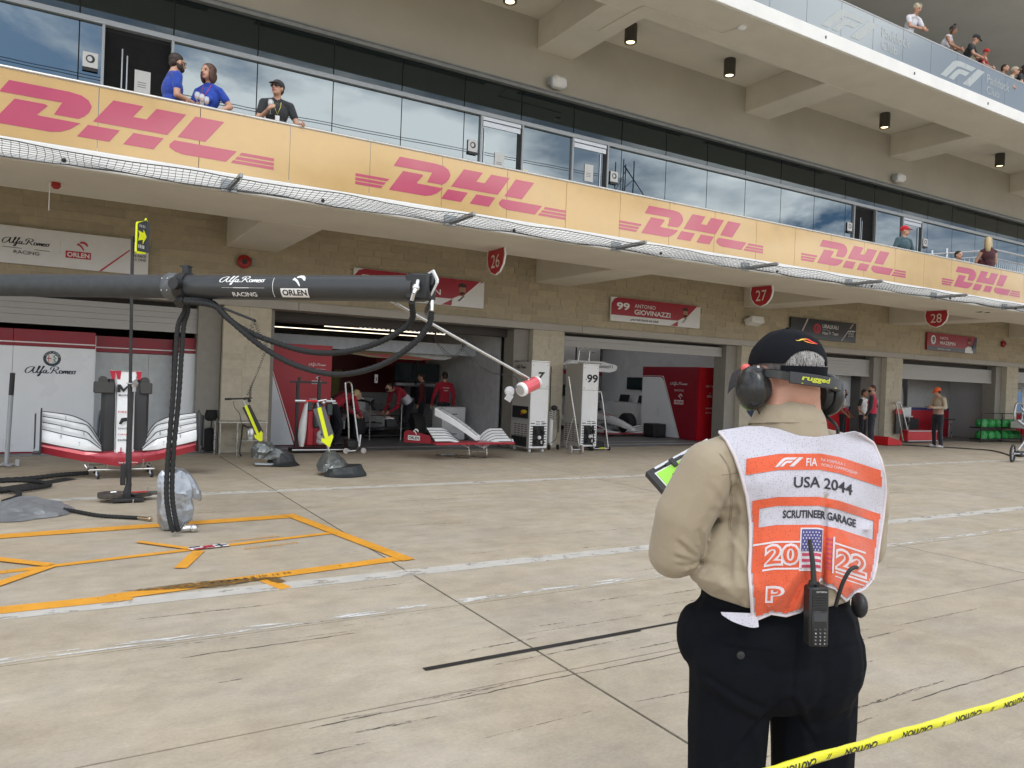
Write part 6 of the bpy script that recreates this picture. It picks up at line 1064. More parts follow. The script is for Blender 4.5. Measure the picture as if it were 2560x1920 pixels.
mb.build('leg', steel, t); MB().box(28.5, 29.45, 16.2, 16.5, .7, .74, .01).build('seat', dark, t)
t = thing('monitor_cart', 'grey equipment cart with a blue screen at the far right garage', 'monitor', (33, 16.5, 0)); MB().box(32.3, 34.6, 16.3, 16.5, .95, 2.05, .02).build('body', greyc, t); MB().box(33.3, 34.5, 16.28, 16.3, 1.1, 1.9).build('screen', mat('blue_screen', (.02, .06, .12), .2, emit=(.05, .15, .3), es=.5), t, smooth=False)
# mast and overhead cables across the lane, seen only as reflections in the balcony glass
t = thing('lattice_mast', 'steel lattice mast across the pit lane mirrored in the balcony glass', 'mast', (36.2, -15, 0)); mb = MB()
for dx in (-.5, .5):
    for dy in (-.5, .5): mb.tube([(36.2+dx, -15+dy, 0), (36.2+dx, -15+dy, 18.5)], .045, 5)
z_ = 0
while z_ < 18: mb.tube([(35.7, -14.5, z_), (36.7, -14.5, z_+.9)], .025, 4); mb.tube([(36.7, -14.5, z_+.9), (35.7, -14.5, z_+1.8)], .025, 4); mb.tube([(35.7, -15.5, z_), (36.7, -15.5, z_+1.8)], .025, 4); z_ += 1.8
mb.build('lattice', dark, t); MB().tube([(36.2, -15, 18.2), (40, -15, 14.4), (44, -15, 0)], .04, 5).build('stay', dark, t)
t = thing('pylon', 'plain steel pole carrying the far end of the overhead cables', 'pole', (-30, -15, 0)); MB().tube([(-30, -15, 0), (-30, -15, 17.5)], .12, 8).build('pole', dark, t)
for k_, z_ in enumerate((17.05, 16.9)): tag(MB().tube(smooth_path([(-30, -15, z_-.3), (3, -15, z_-.45), (36.2, -15, z_+.1)], 10), .022, 5).build('overhead_cable', black), ['upper', 'lower'][k_]+' of two thin black cables mirrored in the balcony glass', 'cable', 'overhead cables')
# ---------------------------------------------------------------- people
def cloth(name, col, rough=.85, b=.9, vs=7):
    if name in MT: return MT[name]
    m = mat(name, col, rough, var=.10, vs=vs); t = m.node_tree; bs = t.nodes['Principled BSDF']; K = t.links.new
    tcn = t.nodes.new('ShaderNodeNewGeometry'); mp = t.nodes.new('ShaderNodeMapping'); mp.inputs['Scale'].default_value = (1, 1, .55); K(tcn.outputs['Position'], mp.inputs[0])
    n = t.nodes.new('ShaderNodeTexNoise'); n.inputs['Scale'].default_value = 14; n.inputs['Detail'].default_value = 3; n.inputs['Distortion'].default_value = 1.2; K(mp.outputs[0], n.inputs[0])
    bp = t.nodes.new('ShaderNodeBump'); bp.inputs['Strength'].default_value = b; bp.inputs['Distance'].default_value = .02; K(n.outputs[0], bp.inputs['Height']); K(bp.outputs[0], bs.inputs['Normal']); bs.inputs['Sheen Weight'].default_value = .15
    return m
hair_b = mat('dark_brown_hair', (.03, .017, .011), .55, var=.3, vs=60, bump=.6, bs=200); hair_m = mat('brown_hair', (.075, .035, .02), .5, var=.3, vs=60, bump=.6, bs=200); hair_y = mat('blonde_hair', (.52, .40, .22), .5, var=.25, vs=60, bump=.6, bs=200); hair_w = mat('white_hair', (.62, .55, .42), .5, var=.25, vs=60, bump=.6, bs=200); hair_g = mat('grey_hair', (.35, .34, .33), .6, var=.35, vs=90, bump=.8, bs=260)
def cone_sdf(P, a, b, ra, rb):
    ba = b-a; t = np.clip(((P-a) @ ba)/max(1e-9, ba @ ba), 0, 1); return np.linalg.norm(P-(a+t[:, None]*ba), axis=1)-(ra+(rb-ra)*t)
def remesh(parts, vox, smooth=3):
    """parts: list of ('c',a,b,ra,rb,tag) or ('e',c,(rx,ry,rz),rotmatrix,tag) -> verts, faces, tags per face; one closed body"""
    mb = MB()
    for p in parts:
        if p[0] == 'c':
            a, b = V(p[1]), V(p[2]); ra, rb = p[3], p[4]; T = (b-a).normalized() if (b-a).length > 1e-6 else Z.copy(); pts = []; rs = []
            for k in range(5): an = math.pi/2*(1-k/5); pts.append(a-T*ra*math.sin(an)); rs.append(max(1e-4, ra*math.cos(an)))
            pts.append(a); rs.append(ra); pts.append(b); rs.append(rb)
            for k in range(1, 6): an = math.pi/2*k/5; pts.append(b+T*rb*math.sin(an)); rs.append(max(1e-4, rb*math.cos(an)))
            mb.tube(pts, rs, 12)
        else: mb.ell(p[1], p[2], 16, 10, p[3])
    me = bpy.data.meshes.new('b'); me.from_pydata(mb.v, [], mb.f); bm = bmesh.new(); bm.from_mesh(me); bmesh.ops.remove_doubles(bm, verts=bm.verts, dist=1e-5); bmesh.ops.recalc_face_normals(bm, faces=bm.faces); bm.to_mesh(me); bm.free()
    ob = bpy.data.objects.new('b', me); COL.objects.link(ob); md = ob.modifiers.new('r', 'REMESH'); md.mode = 'VOXEL'; md.voxel_size = vox; md.adaptivity = 0
    if smooth: s_ = ob.modifiers.new('s', 'SMOOTH'); s_.factor = .5; s_.iterations = smooth
    dg = bpy.context.evaluated_depsgraph_get(); m2 = bpy.data.meshes.new_from_object(ob.evaluated_get(dg), depsgraph=dg)
    n = len(m2.vertices); co = np.empty(n*3); m2.vertices.foreach_get('co', co); co = co.reshape(-1, 3); fc = [tuple(p.vertices) for p in m2.polygons]
    bpy.data.objects.remove(ob); bpy.data.meshes.remove(me); bpy.data.meshes.remove(m2)
    cen = co[np.array([list(f[:3]) for f in fc])].mean(axis=1) if fc else np.zeros((0, 3)); D = []
    for p in parts:
        if p[0] == 'c': D.append(cone_sdf(cen, np.array(p[1], float), np.array(p[2], float), p[3], p[4]))
        else:
            Q = cen-np.array(p[1], float)
            if p[3]: Q = Q @ np.array(p[3])
            r = np.array(p[2]); D.append((np.linalg.norm(Q/r, axis=1)-1)*r.min())
    tg = [parts[i][-1] for i in np.argmin(np.array(D), axis=0)]
    return co, fc, tg
def rotm(y=0, p=0, r=0): return (Matrix.Rotation(y, 3, 'Z') @ Matrix.Rotation(p, 3, 'X') @ Matrix.Rotation(r, 3, 'Y'))
def hand_parts(w, d, side, pal, tag, curl=.5):
    """w wrist, d unit forearm direction, pal unit palm normal; five fingers and a thumb"""
    d = d.normalized(); pal = (pal-d*pal.dot(d)).normalized(); sd = d.cross(pal)*side; o = []; c = w+d*.048
    o.append(('c', w, c+d*.01, .024, .030, tag)); o.append(('c', c+sd*.02, c-sd*.02, .018, .018, tag))
    for k, (off, L_) in enumerate(((.03, .068), (.011, .078), (-.010, .074), (-.029, .058))):
        b = c+d*.03+sd*off; k1 = b+(d*(1-curl*.4)+pal*curl*.6).normalized()*L_*.5; k2 = k1+(d*(1-curl)+pal*curl*1.1).normalized()*L_*.5
        o += [('c', b, k1, .0095, .009, tag), ('c', k1, k2, .009, .0075, tag)]
    tb = w+d*.02+sd*.026; t1 = tb+(d*.6+sd*.7+pal*.3).normalized()*.04; t2 = t1+(d*.9+pal*.5+sd*.1).normalized()*.032; o += [('c', tb, t1, .012, .0105, tag), ('c', t1, t2, .0105, .0085, tag)]
    return o
def person(label, loc, rz=0, s=1.0, J=None, sleeve='short', shirt=None, trousers=None, sk=None, hair=None, style='short', headrot=(0, 0, 0), fat=1.0, vox=.011, group=None, shoes=None, cap=None, mask=None, beard=None, female=False, wristband=None, extra=None, curl=.5, palL=None, palR=None, tors=None, shirt2=None, slv=None):
    j = dict(pel=(0, 0, .95), che=(0, .0, 1.26), nek=(0, -.01, 1.475), head=(0, .025, 1.645), shL=(-.185, 0, 1.425), shR=(.185, 0, 1.425), elL=(-.25, -.02, 1.15), elR=(.25, -.02, 1.15), wrL=(-.26, .06, .91), wrR=(.26, .06, .91),
             hiL=(-.09, 0, .91), hiR=(.09, 0, .91), knL=(-.11, .02, .50), knR=(.11, .02, .50), anL=(-.12, -.02, .09), anR=(.12, -.02, .09))
    if female:
        j['shL'] = (-.16, 0, 1.40); j['shR'] = (.16, 0, 1.40)
    if J: j.update(J)
    for k in j: j[k] = V(j[k])*s
    t = thing('person', label, 'person', loc, rz, group=group); M = MW[t.name]
    sk = sk or skin; f = fat*s; P = []; c = lambda a, b, ra, rb, tg: P.append(('c', j[a] if isinstance(a, str) else a, j[b] if isinstance(b, str) else b, ra*s, rb*s, tg))
    up_ = (j['nek']-j['pel']).normalized(); rgt = (j['shR']-j['shL']).normalized(); fwd = up_.cross(rgt).normalized(); TR = Matrix((rgt, fwd, up_)).transposed()
    tr2 = 'shirt2' if shirt2 else 'shirt'
    e = lambda cc, r, tg, rot=None: P.append(('e', cc, tuple(x*s for x in r), rot if rot is not None else TR, tg))
    mid = j['pel'].lerp(j['che'], .5)
    e(j['che']+up_*.03*s, (.165*fat, .115*fat, .17), 'shirt'); e(mid, ((.15 if not female else .125)*fat, .115*fat, .17), tr2); e(j['che'].lerp(j['nek'], .55), (.175*(.9 if female else 1), .085, .085), 'shirt'); e(j['pel']+up_*.07*s, (.155*fat, .118*fat, .10), tr2)
    e(j['pel']-up_*.02*s, (.158*fat, .122*fat, .11), 'trousers')
    if female: e(j['che']+fwd*.075*s+rgt*.06*s, (.06, .05, .06), 'shirt'); e(j['che']+fwd*.075*s-rgt*.06*s, (.06, .05, .06), 'shirt')
    for S_ in 'LR':
        sd = -1 if S_ == 'L' else 1
        c('nek', 'sh'+S_, .06, .062 if not female else .05, 'shirt'); el_ = j['el'+S_]; sh = j['sh'+S_]; m_ = sh.lerp(el_, .55 if sleeve == 'short' else 1)
        if sleeve == 'none': c('sh'+S_, 'el'+S_, .048, .038, 'skin')
        else: c('sh'+S_, m_, .064 if not female else .053, .058 if sleeve == 'short' else .052, 'sleeve')
        if sleeve == 'short': c(m_, 'el'+S_, .045, .040, 'skin')
        c('el'+S_, 'wr'+S_, .050 if sleeve == 'long' else .041, .036 if sleeve == 'long' else .026, 'sleeve' if sleeve == 'long' else 'skin')
        d = (j['wr'+S_]-el_); pal = (palL if S_ == 'L' else palR) or V((-sd, 0, 0)); hp = hand_parts(V((0, 0, 0)), d, sd if True else 1, V(pal), 'skin', curl)
        for h in hp: P.append(('c', j['wr'+S_]+V(h[1])*s, j['wr'+S_]+V(h[2])*s, h[3]*s, h[4]*s, 'skin'))
        c('hi'+S_, 'kn'+S_, .088*fat, .062, 'trousers'); c('kn'+S_, 'an'+S_, .062, .052, 'trousers'); an = j['an'+S_]; dirk = V((sd*.02, .15, -.035))*s
        P.append(('c', an+V((0, -.04, -.045))*s, an+dirk, .045*s, .036*s, 'shoes')); P.append(('c', an, an+V((0, 0, -.03))*s, .045*s, .045*s, 'shoes'))
    HR = rotm(*headrot); h = j['head']; c('nek', h-V((0, .015, .06))*s, .058 if not female else .046, .052 if not female else .043, 'skin')
    ee = lambda o, r, tg, rr=None: P.append(('e', h+HR @ (V(o)*s), tuple(x*s for x in r), HR @ rr if rr else HR, tg))
    ee((0, -.005, .03), (.075, .095, .09), 'skin'); ee((0, .022, -.035), (.058, .07, .075), 'skin'); ee((0, .065, -.08), (.03, .025, .025), 'skin')
    P.append(('c', h+HR @ (V((0, .088, .02))*s), h+HR @ (V((0, .112, -.018))*s), .010*s, .015*s, 'skin')); ee((0, .08, .032), (.055, .02, .012), 'skin'); ee((0, .088, -.052), (.026, .014, .012), 'lips')
    for sd in (-1, 1): ee((sd*.076, 0, -.005), (.012, .02, .032), 'skin')
    co, fc, tg = remesh(P, vox*s, 3)
    mats = [sk, shirt, trousers, shoes or black, mat('lips', (.38, .12, .10), .5), shirt2 or shirt, slv or shirt]; ix = dict(skin=0, shirt=1, trousers=2, shoes=3, lips=4, shirt2=5, sleeve=6)
    if sleeve == 'vest': pass
    mb = MB(M); mb.add([tuple(x) for x in co], fc); mb.mi = [ix.get(x, 0) for x in tg]; body = mb.build('body', mats, t, smooth=True, ang=180)
    H = lambda o: h+HR @ (V(o)*s)
    def part(nm, m, fn):
        q = MB(M); fn(q); return q.build(nm, m, t, ang=60)
    def eyes(q):
        for sd in (-1, 1): q.ell(H((sd*.030, .086, .012)), (.011*s, .008*s, .007*s), 8, 6, HR)
    part('eyes', ink, eyes)
    if hair and style == 'short': part('hair', hair, lambda q: (q.ell(H((0, -.016, .045)), (.080*s, .095*s, .086*s), 18, 12, HR), q.ell(H((0, -.055, .0)), (.068*s, .052*s, .07*s), 14, 8, HR)))
    if hair and style == 'bob':
        def fb(q): q.ell(H((0, -.02, .045)), (.09*s, .10*s, .088*s), 18, 12, HR); q.ell(H((0, -.045, -.04)), (.092*s, .075*s, .10*s), 18, 12, HR); [q.ell(H((sd*.074, .005, -.04)), (.028*s, .055*s, .10*s), 12, 8, HR) for sd in (-1, 1)]
        part('hair', hair, fb)
    if hair and style == 'long':
        def fb(q): q.ell(H((0, -.02, .045)), (.086*s, .10*s, .085*s), 18, 12, HR); q.tube([H((0, -.06, .03)), H((0, -.10, -.08)), H((0, -.085, -.22)), H((0, -.06, -.30))], [.07*s, .075*s, .055*s, .02*s], 12); [q.ell(H((sd*.07, -.01, -.06)), (.022*s, .04*s, .10*s), 10, 8, HR) for sd in (-1, 1)]
        part('hair', hair, fb)
    if hair and style == 'spiky':
        random.seed(4)
        def fb(q):
            q.ell(H((0, -.015, .05)), (.083*s, .098*s, .082*s), 16, 10, HR)
            for k in range(60): a = random.uniform(0, 6.28); e_ = random.uniform(.1, 1.2); v = V((math.cos(a)*math.cos(e_), math.sin(a)*math.cos(e_), math.sin(e_))); p = H((v.x*.075, v.y*.09-.01, .04+v.z*.075)); q.tube([p, p+(HR @ v)*random.uniform(.02, .055)*s], [.014*s, .002*s], 5)
        part('hair', hair, fb)
    if hair and style == 'bun':
        part('hair', hair, lambda q: (q.ell(H((0, -.016, .045)), (.082*s, .098*s, .084*s), 18, 12, HR), q.ell(H((0, -.03, .15)), (.035*s, .035*s, .04*s), 12, 8, HR), q.tube([H((.06, .01, .05)), H((.095, .02, -.06)), H((.09, .04, -.14))], [.03*s, .03*s, .015*s], 10)))
    if cap:
        cm, flip = cap
        part('cap', cm, lambda q: (q.ell(H((0, -.012, .055)), (.088*s, .108*s, .085*s), 20, 12, HR), q.loft([[H((x*.07*(1-.25*y), .075+.085*y, .052+.012*(1-x*x)-.02*y+dz)) for x in (-1, -.6, 0, .6, 1)]+[H((x*.07*(1-.25*y), .075+.085*y, .046+.012*(1-x*x)-.02*y+dz)) for x in (1, .6, 0, -.6, -1)] for y, dz in ((0, 0), (.5, 0), (1, -.004))])))
    if beard: part('beard', beard, lambda q: (q.ell(H((0, .045, -.07)), (.055*s, .052*s, .042*s), 16, 10, HR), [q.ell(H((sd*.058, .01, -.04)), (.018*s, .045*s, .05*s), 10, 8, HR) for sd in (-1, 1)]))
    if mask: part('face_mask', mask, lambda q: q.ell(H((0, .058, -.045)), (.058*s, .056*s, .045*s), 16, 10, HR))
    if extra: extra(t, M, j, H, s, part)
    return t
def glasses(m):
    def fn(t, M, j, H, s, part):
        def g(q):
            for sd in (-1, 1): q.tube([H((sd*.034+.022*math.cos(a), .098, .014+.016*math.sin(a))) for a in [6.283*i/12 for i in range(12)]], .0025*s, 5, True); q.tube([H((sd*.056, .095, .016)), H((sd*.08, .0, .012))], .0025*s, 5)
            q.tube([H((-.012, .1, .018)), H((.012, .1, .018))], .0025*s, 5)
        part('glasses', m, g)
    return fn
def shades():
    def fn(t, M, j, H, s, part): part('sunglasses', ink, lambda q: [q.ell(H((sd*.033, .094, .012)), (.028*s, .010*s, .018*s), 12, 8) for sd in (-1, 1)]+[q.tube([H((sd*.056, .09, .016)), H((sd*.08, .0, .012))], .004*s, 5) for sd in (-1, 1)])
    return fn
def lanyard(m, badge=None):
    def fn(t, M, j, H, s, part):
        n = j['nek']; c_ = j['che']; f = V((0, 1, 0))
        part('lanyard', m, lambda q: q.tube([n+V((-.06, .03, .03))*s, n+V((-.045, .10, -.10))*s, c_+V((0, .145, -.02))*s, n+V((.045, .10, -.10))*s, n+V((.06, .03, .03))*s], .005*s, 5))
        part('badge', badge or pw, lambda q: q.obox(tuple(c_+V((0, .15, -.08))*s), .06*s, .006*s, .09*s))
    return fn
def combo(*fs):
    def fn(*a):
        for f in fs: f(*a)
    return fn
blue_s = cloth('royal_blue_cotton', (.015, .055, .36)); blk_s = cloth('black_cotton', (.022, .024, .028)); nav_t = cloth('navy_trousers', (.012, .014, .022)); white_s = cloth('white_shirt', (.66, .66, .72)); red_s = cloth('red_team_shirt', (.36, .01, .03)); red_v = cloth('crimson_team_vest', (.50, .02, .06)); khaki = cloth('khaki_cotton', (.50, .42, .31)); teal_s = cloth('slate_teal_jacket', (.045, .09, .11)); wine = cloth('dark_wine_top', (.05, .01, .015))
FZ = 3.945
# the couple and the man in black on the first floor balcony
t = person('bearded man in royal blue t-shirt and glasses at the balcony rail by the open doorway', (1.10, 10.87, FZ), R(-78), 1.0, dict(elL=(-.30, .02, 1.20), wrL=(-.13, .26, 1.10), elR=(.24, -.02, 1.16), wrR=(.12, .27, 1.14), head=(0, .05, 1.65)), shirt=blue_s, trousers=nav_t, hair=hair_b, beard=hair_b, headrot=(R(8), 0, 0), fat=1.12, extra=glasses(dark), vox=.010)
t = person('woman with a brown bob and royal blue t-shirt beside the bearded man', (1.55, 10.90, FZ), R(140), .985, dict(elL=(-.29, -.06, 1.20), wrL=(-.14, .12, 1.05), elR=(.21, .05, 1.14), wrR=(.14, .26, 1.12)), shirt=blue_s, trousers=nav_t, hair=hair_m, style='bob', female=True, headrot=(R(-12), 0, 0), extra=lanyard(mat('red_lanyard', (.5, .05, .06), .6)), vox=.010)
t = person('man in black t-shirt, black cap and sunglasses holding a glass at the yellow balustrade', (2.44, 10.86, FZ), R(172), .97, dict(elL=(-.29, .05, 1.16), wrL=(-.33, .30, 1.10), elR=(.26, .08, 1.13), wrR=(.15, .25, 1.24), head=(0, .03, 1.64)), shirt=blk_s, trousers=nav_t, cap=(blk_s, 0), hair=hair_b, headrot=(R(-35), R(6), 0), fat=1.0, extra=combo(shades(), lanyard(mat('yellow_lanyard', (.6, .5, .1), .6))), vox=.010, sk=skin)
glm = mat('drinking_glass', (.85, .88, .9), .05, alpha=.35, coat=1)
def goblet(lbl, x, y, z):
    g = thing('wine_glass', lbl, 'glass', (x, y, z), group='drinking glasses on the balcony'); mb = MB(); mb.lathe([(.001, .09), (.02, .095), (.034, .12), (.036, .15), (.03, .19), (.029, .19), (.034, .15), (.032, .122), (.018, .098), (.001, .094)], (x, y, z), n=16); mb.build('bowl', glm, g); mb = MB(); mb.lathe([(0, 0), (.03, 0), (.004, .006), (.004, .09), (.006, .095), (0, .095)], (x, y, z), n=12); mb.build('stem', glm, g); mb = MB(); mb.lathe([(0, .10), (.028, .115), (.031, .135), (0, .135)], (x, y, z), n=12); mb.build('drink', mat('rose_drink', (.6, .2, .1), .1), g)
goblet('stemmed glass held by the bearded man, left of the cluster', 1.385, 10.72, 5.03); goblet('stemmed glass in the middle of the cluster between the couple', 1.44, 10.70, 5.01); goblet('stemmed glass held by the woman in blue, right of the cluster', 1.50, 10.71, 4.99); goblet('tall glass in the right hand of the man in the black cap', 2.31, 10.66, 5.12)
# farther along the balcony
person('man in a slate jacket and red cap standing in the far balcony doorway', (17.5, 11.05, FZ), R(170), 1.0, dict(elL=(-.3, 0, 1.18), wrL=(-.18, .16, 1.0), elR=(.3, 0, 1.18), wrR=(.18, .16, 1.0)), sleeve='long', shirt=teal_s, trousers=nav_t, cap=(cloth('red_cap', (.5, .01, .02)), 0), headrot=(R(35), 0, 0), fat=1.15, vox=.014)
person('blonde woman in a dark sleeveless top at the far end of the balcony', (20.95, 10.85, FZ+.05), R(-35), 1.06, dict(elL=(-.24, .1, 1.16), wrL=(-.15, .3, 1.05), elR=(.22, .1, 1.14), wrR=(.2, .3, 1.06)), sleeve='none', shirt=wine, trousers=nav_t, hair=hair_y, style='long', female=True, headrot=(R(-30), 0, 0), vox=.014)
SIT = dict(hiL=(-.09, 0, .91), hiR=(.09, 0, .91), knL=(-.12, .38, .95), knR=(.12, .38, .95), anL=(-.12, .22, .68), anR=(.12, .22, .68))
person('seated person with dark hair low behind the far railing', (20.5, 11.4, FZ-.2), R(170), 1.0, SIT, shirt=blk_s, trousers=nav_t, hair=hair_b, vox=.016)
person('companion in a maroon top half hidden behind the blonde woman', (21.3, 11.1, FZ-.05), R(-20), .97, shirt=cloth('maroon_top', (.14, .015, .02)), trousers=nav_t, hair=hair_b, vox=.016)
person('seated guest whose capped head just shows over the yellow panels, left one', (6.6, 11.0, FZ-.52), R(160), .98, SIT, shirt=blk_s, trousers=nav_t, hair=hair_m, cap=(khaki, 0), vox=.018)
person('seated guest whose dark hair just shows over the yellow panels, right one', (7.05, 11.0, FZ-.55), R(160), .98, SIT, shirt=blk_s, trousers=nav_t, hair=hair_b, vox=.018)
# top deck
LEAN = dict(pel=(0, -.12, .95), che=(0, .02, 1.22), nek=(0, .13, 1.42), head=(0, .2, 1.57), shL=(-.18, .12, 1.37), shR=(.18, .12, 1.37), elL=(-.24, .22, 1.10), elR=(.24, .22, 1.10), wrL=(-.04, .40, 1.02), wrR=(.05, .42, .98), hiL=(-.09, -.12, .91), hiR=(.09, -.12, .91), knL=(-.1, -.08, .5), knR=(.1, -.08, .5))
KNEEL = dict(knL=(-.12, .05, .72), knR=(.12, .05, .72), anL=(-.12, -.25, .56), anR=(.12, -.25, .56))
T2 = lambda **k: {**LEAN, **k}
LEAN_K = {**LEAN, **KNEEL}
person('person with spiky white blond hair and pale lilac shirt leaning over the top rail', (18.42, 11.72, 9.83), R(172), 1.02, LEAN, shirt=white_s, trousers=nav_t, hair=hair_w, style='spiky', headrot=(R(12), R(-25), 0), vox=.013)
person('woman with a raised dark bun and white sleeveless top leaning on the top deck rail', (20.0, 11.72, 9.84), R(195), .96, LEAN, sleeve='none', shirt=white_s, trousers=nav_t, sk=skin_d, hair=hair_b, style='bun', female=True, headrot=(R(10), R(-30), 0), vox=.013)
person('man in a black cap leaning on the top deck rail beside a red capped child', (21.1, 11.72, 9.84), R(195), .99, LEAN, shirt=blk_s, trousers=nav_t, cap=(blk_s, 0), headrot=(R(15), R(-35), 0), vox=.013)
person('child in a red cap peering over the top deck rail', (21.55, 11.62, 9.86), R(190), .80, T2(), shirt=red_s, trousers=nav_t, cap=(MT['red_cap'], 0), headrot=(R(-25), R(-20), 0), vox=.016)
person('dark haired guest low behind the rail near the right corner of the top deck', (22.7, 11.72, 9.40), R(180), 1.0, LEAN_K, shirt=blk_s, trousers=nav_t, hair=hair_b, vox=.018)
person('guest in a sand coloured cap near the right corner of the top deck', (23.2, 11.72, 9.46), R(200), 1.0, LEAN_K, shirt=khaki, trousers=nav_t, cap=(khaki, 0), vox=.018)
person('long haired woman leaning on her arms at the right corner of the top deck', (23.7, 11.68, 9.62), R(185), 1.0, LEAN, shirt=blk_s, trousers=nav_t, hair=hair_b, style='long', female=True, vox=.018)
person('guest in a brown top cut off by the right edge of the top deck', (24.25, 11.7, 9.55), R(175), 1.0, LEAN, shirt=wine, trousers=nav_t, hair=hair_b, vox=.018)
# mechanics in the garages
BEND = dict(pel=(0, -.15, .92), che=(0, .12, 1.06), nek=(0, .32, 1.10), head=(0, .46, 1.14), shL=(-.18, .28, 1.08), shR=(.18, .28, 1.08), elL=(-.24, .34, .82), elR=(.24, .34, .82), wrL=(-.14, .5, .68), wrR=(.14, .5, .68), hiL=(-.09, -.15, .88), hiR=(.09, -.15, .88), knL=(-.13, .0, .48), knR=(.13, .0, .48), anL=(-.13, -.1, .09), anR=(.13, -.1, .09))
def backprint(txts):
    def fn(t, M, j, H, s, part):
        n = j['che']+V((0, -.128, .08))*s
        def g(q):
            for k, (tx, w, h) in enumerate(txts): write(q, tx, n+V((-w/2, -.01, -.07*k)), X, Z, h, w, bold=.01, off=.0)
        part('back_lettering', whiteink, g)
    return fn
person('mechanic in a red shirt bending down beside the tube cart in the first open garage', (5.25, 16.35, 0), R(-80), .98, BEND, sleeve='long', shirt=red_s, slv=red_s, trousers=nav_t, hair=hair_y, vox=.013)
person('mechanic in red and white leaning over the noseless car', (7.45, 17.9, 0), R(100), 1.0, {**BEND, 'che': (0, .1, 1.14), 'nek': (0, .30, 1.27), 'head': (0, .45, 1.28), 'shL': (-.18, .26, 1.24), 'shR': (.18, .26, 1.24)}, sleeve='long', shirt=red_s, shirt2=white_s, trousers=nav_t, hair=hair_b, mask=black, vox=.013)
person('mechanic with his back turned in a red shirt beside the grey drawers', (8.42, 17.6, 0), R(-8), .98, dict(elL=(-.27, .04, 1.15), wrL=(-.3, .12, .90), elR=(.28, .03, 1.15), wrR=(.3, .1, .9)), sleeve='long', shirt=red_s, trousers=nav_t, hair=hair_b, extra=backprint((('RACING', .16, .03), ('ORLEN', .12, .03))), vox=.013)
person('shadowed mechanic in dark red left of the one with his back turned', (8.15, 18.4, 0), R(60), .95, sleeve='long', shirt=cloth('dim_red_shirt', (.10, .008, .012)), trousers=nav_t, hair=hair_b, vox=.016)  # garage shade is put into a darker copy of the team red
person('mechanic crouched behind the cockpit of the noseless car with a pale sleeve', (6.2, 19.4, 0), R(-60), .95, BEND, sleeve='long', shirt=red_s, trousers=nav_t, hair=hair_b, vox=.016)
person('mechanic in red bending over the car in the second open garage', (14.15, 19.6, 0), R(-95), 1.0, BEND, sleeve='long', shirt=red_s, trousers=nav_t, hair=hair_b, extra=lambda t, M, j, H, s, part: part('helmet', red, lambda q: q.ell(H((0, -.01, .03)), (.10, .115, .115), 18, 12)), vox=.014)
# the group on the right
person('woman with long dark hair, black mask and white over red team polo by the garages', (20.75, 14.85, 0), R(200), .96, dict(elL=(-.24, .02, 1.1), wrL=(-.2, .18, .95), elR=(.24, .02, 1.1), wrR=(.2, .18, .95)), slv=blk_s, shirt=cloth('white_team_polo', (.70, .70, .72)), shirt2=red_v, trousers=nav_t, sk=skin_d, hair=hair_b, style='long', female=True, mask=black, headrot=(R(-20), 0, 0), extra=lanyard(whiteink), vox=.012)
person('man in a crimson team vest over black sleeves with a black mask, hand on hip', (20.28, 13.55, 0), R(25), 1.045, dict(elL=(-.27, .0, 1.15), wrL=(-.22, .12, .92), elR=(.36, -.04, 1.17), wrR=(.2, .08, 1.0)), sleeve='long', shirt=red_v, slv=blk_s, trousers=nav_t, hair=hair_m, mask=black, headrot=(R(38), 0, 0), extra=backprint((('ALFA ROMEO', .2, .025), ('ORLEN', .12, .04), ('SINGHA', .1, .03))), vox=.011)
person('companion in a black sleeved white polo behind the man in the crimson vest', (20.95, 14.3, 0), R(190), .97, dict(elL=(-.33, .0, 1.15), wrL=(-.22, .12, 1.0), elR=(.33, .0, 1.15), wrR=(.2, .12, 1.0)), slv=blk_s, shirt=MT['white_team_polo'], trousers=nav_t, sk=skin_d, hair=hair_b, vox=.013)
person('official in an orange cap and khaki shirt looking down before the fourth garage', (23.3, 13.35, 0), R(75), 1.06, dict(elL=(-.27, .02, 1.18), wrL=(-.1, .28, 1.17), elR=(.27, .0, 1.18), wrR=(.1, .27, 1.17), head=(0, .06, 1.63)), sleeve='long', shirt=khaki, shirt2=cloth('pinkish_tabard', (.42, .27, .22)), trousers=nav_t, shoes=mat('grey_trainers', (.4, .4, .42), .6), cap=(cloth('orange_cap', (.85, .12, .03)), 0), hair=hair_b, headrot=(R(0), R(-22), 0), fat=1.05, vox=.011,
       extra=lambda t, M, j, H, s, part: (part('ear_defenders', black, lambda q: [q.ell(H((sd*.09, 0, 0)), (.03, .045, .05), 12, 8) for sd in (-1, 1)]), part('phone', black, lambda q: q.obox((0, .40, 1.27), .08, .14, .012))))
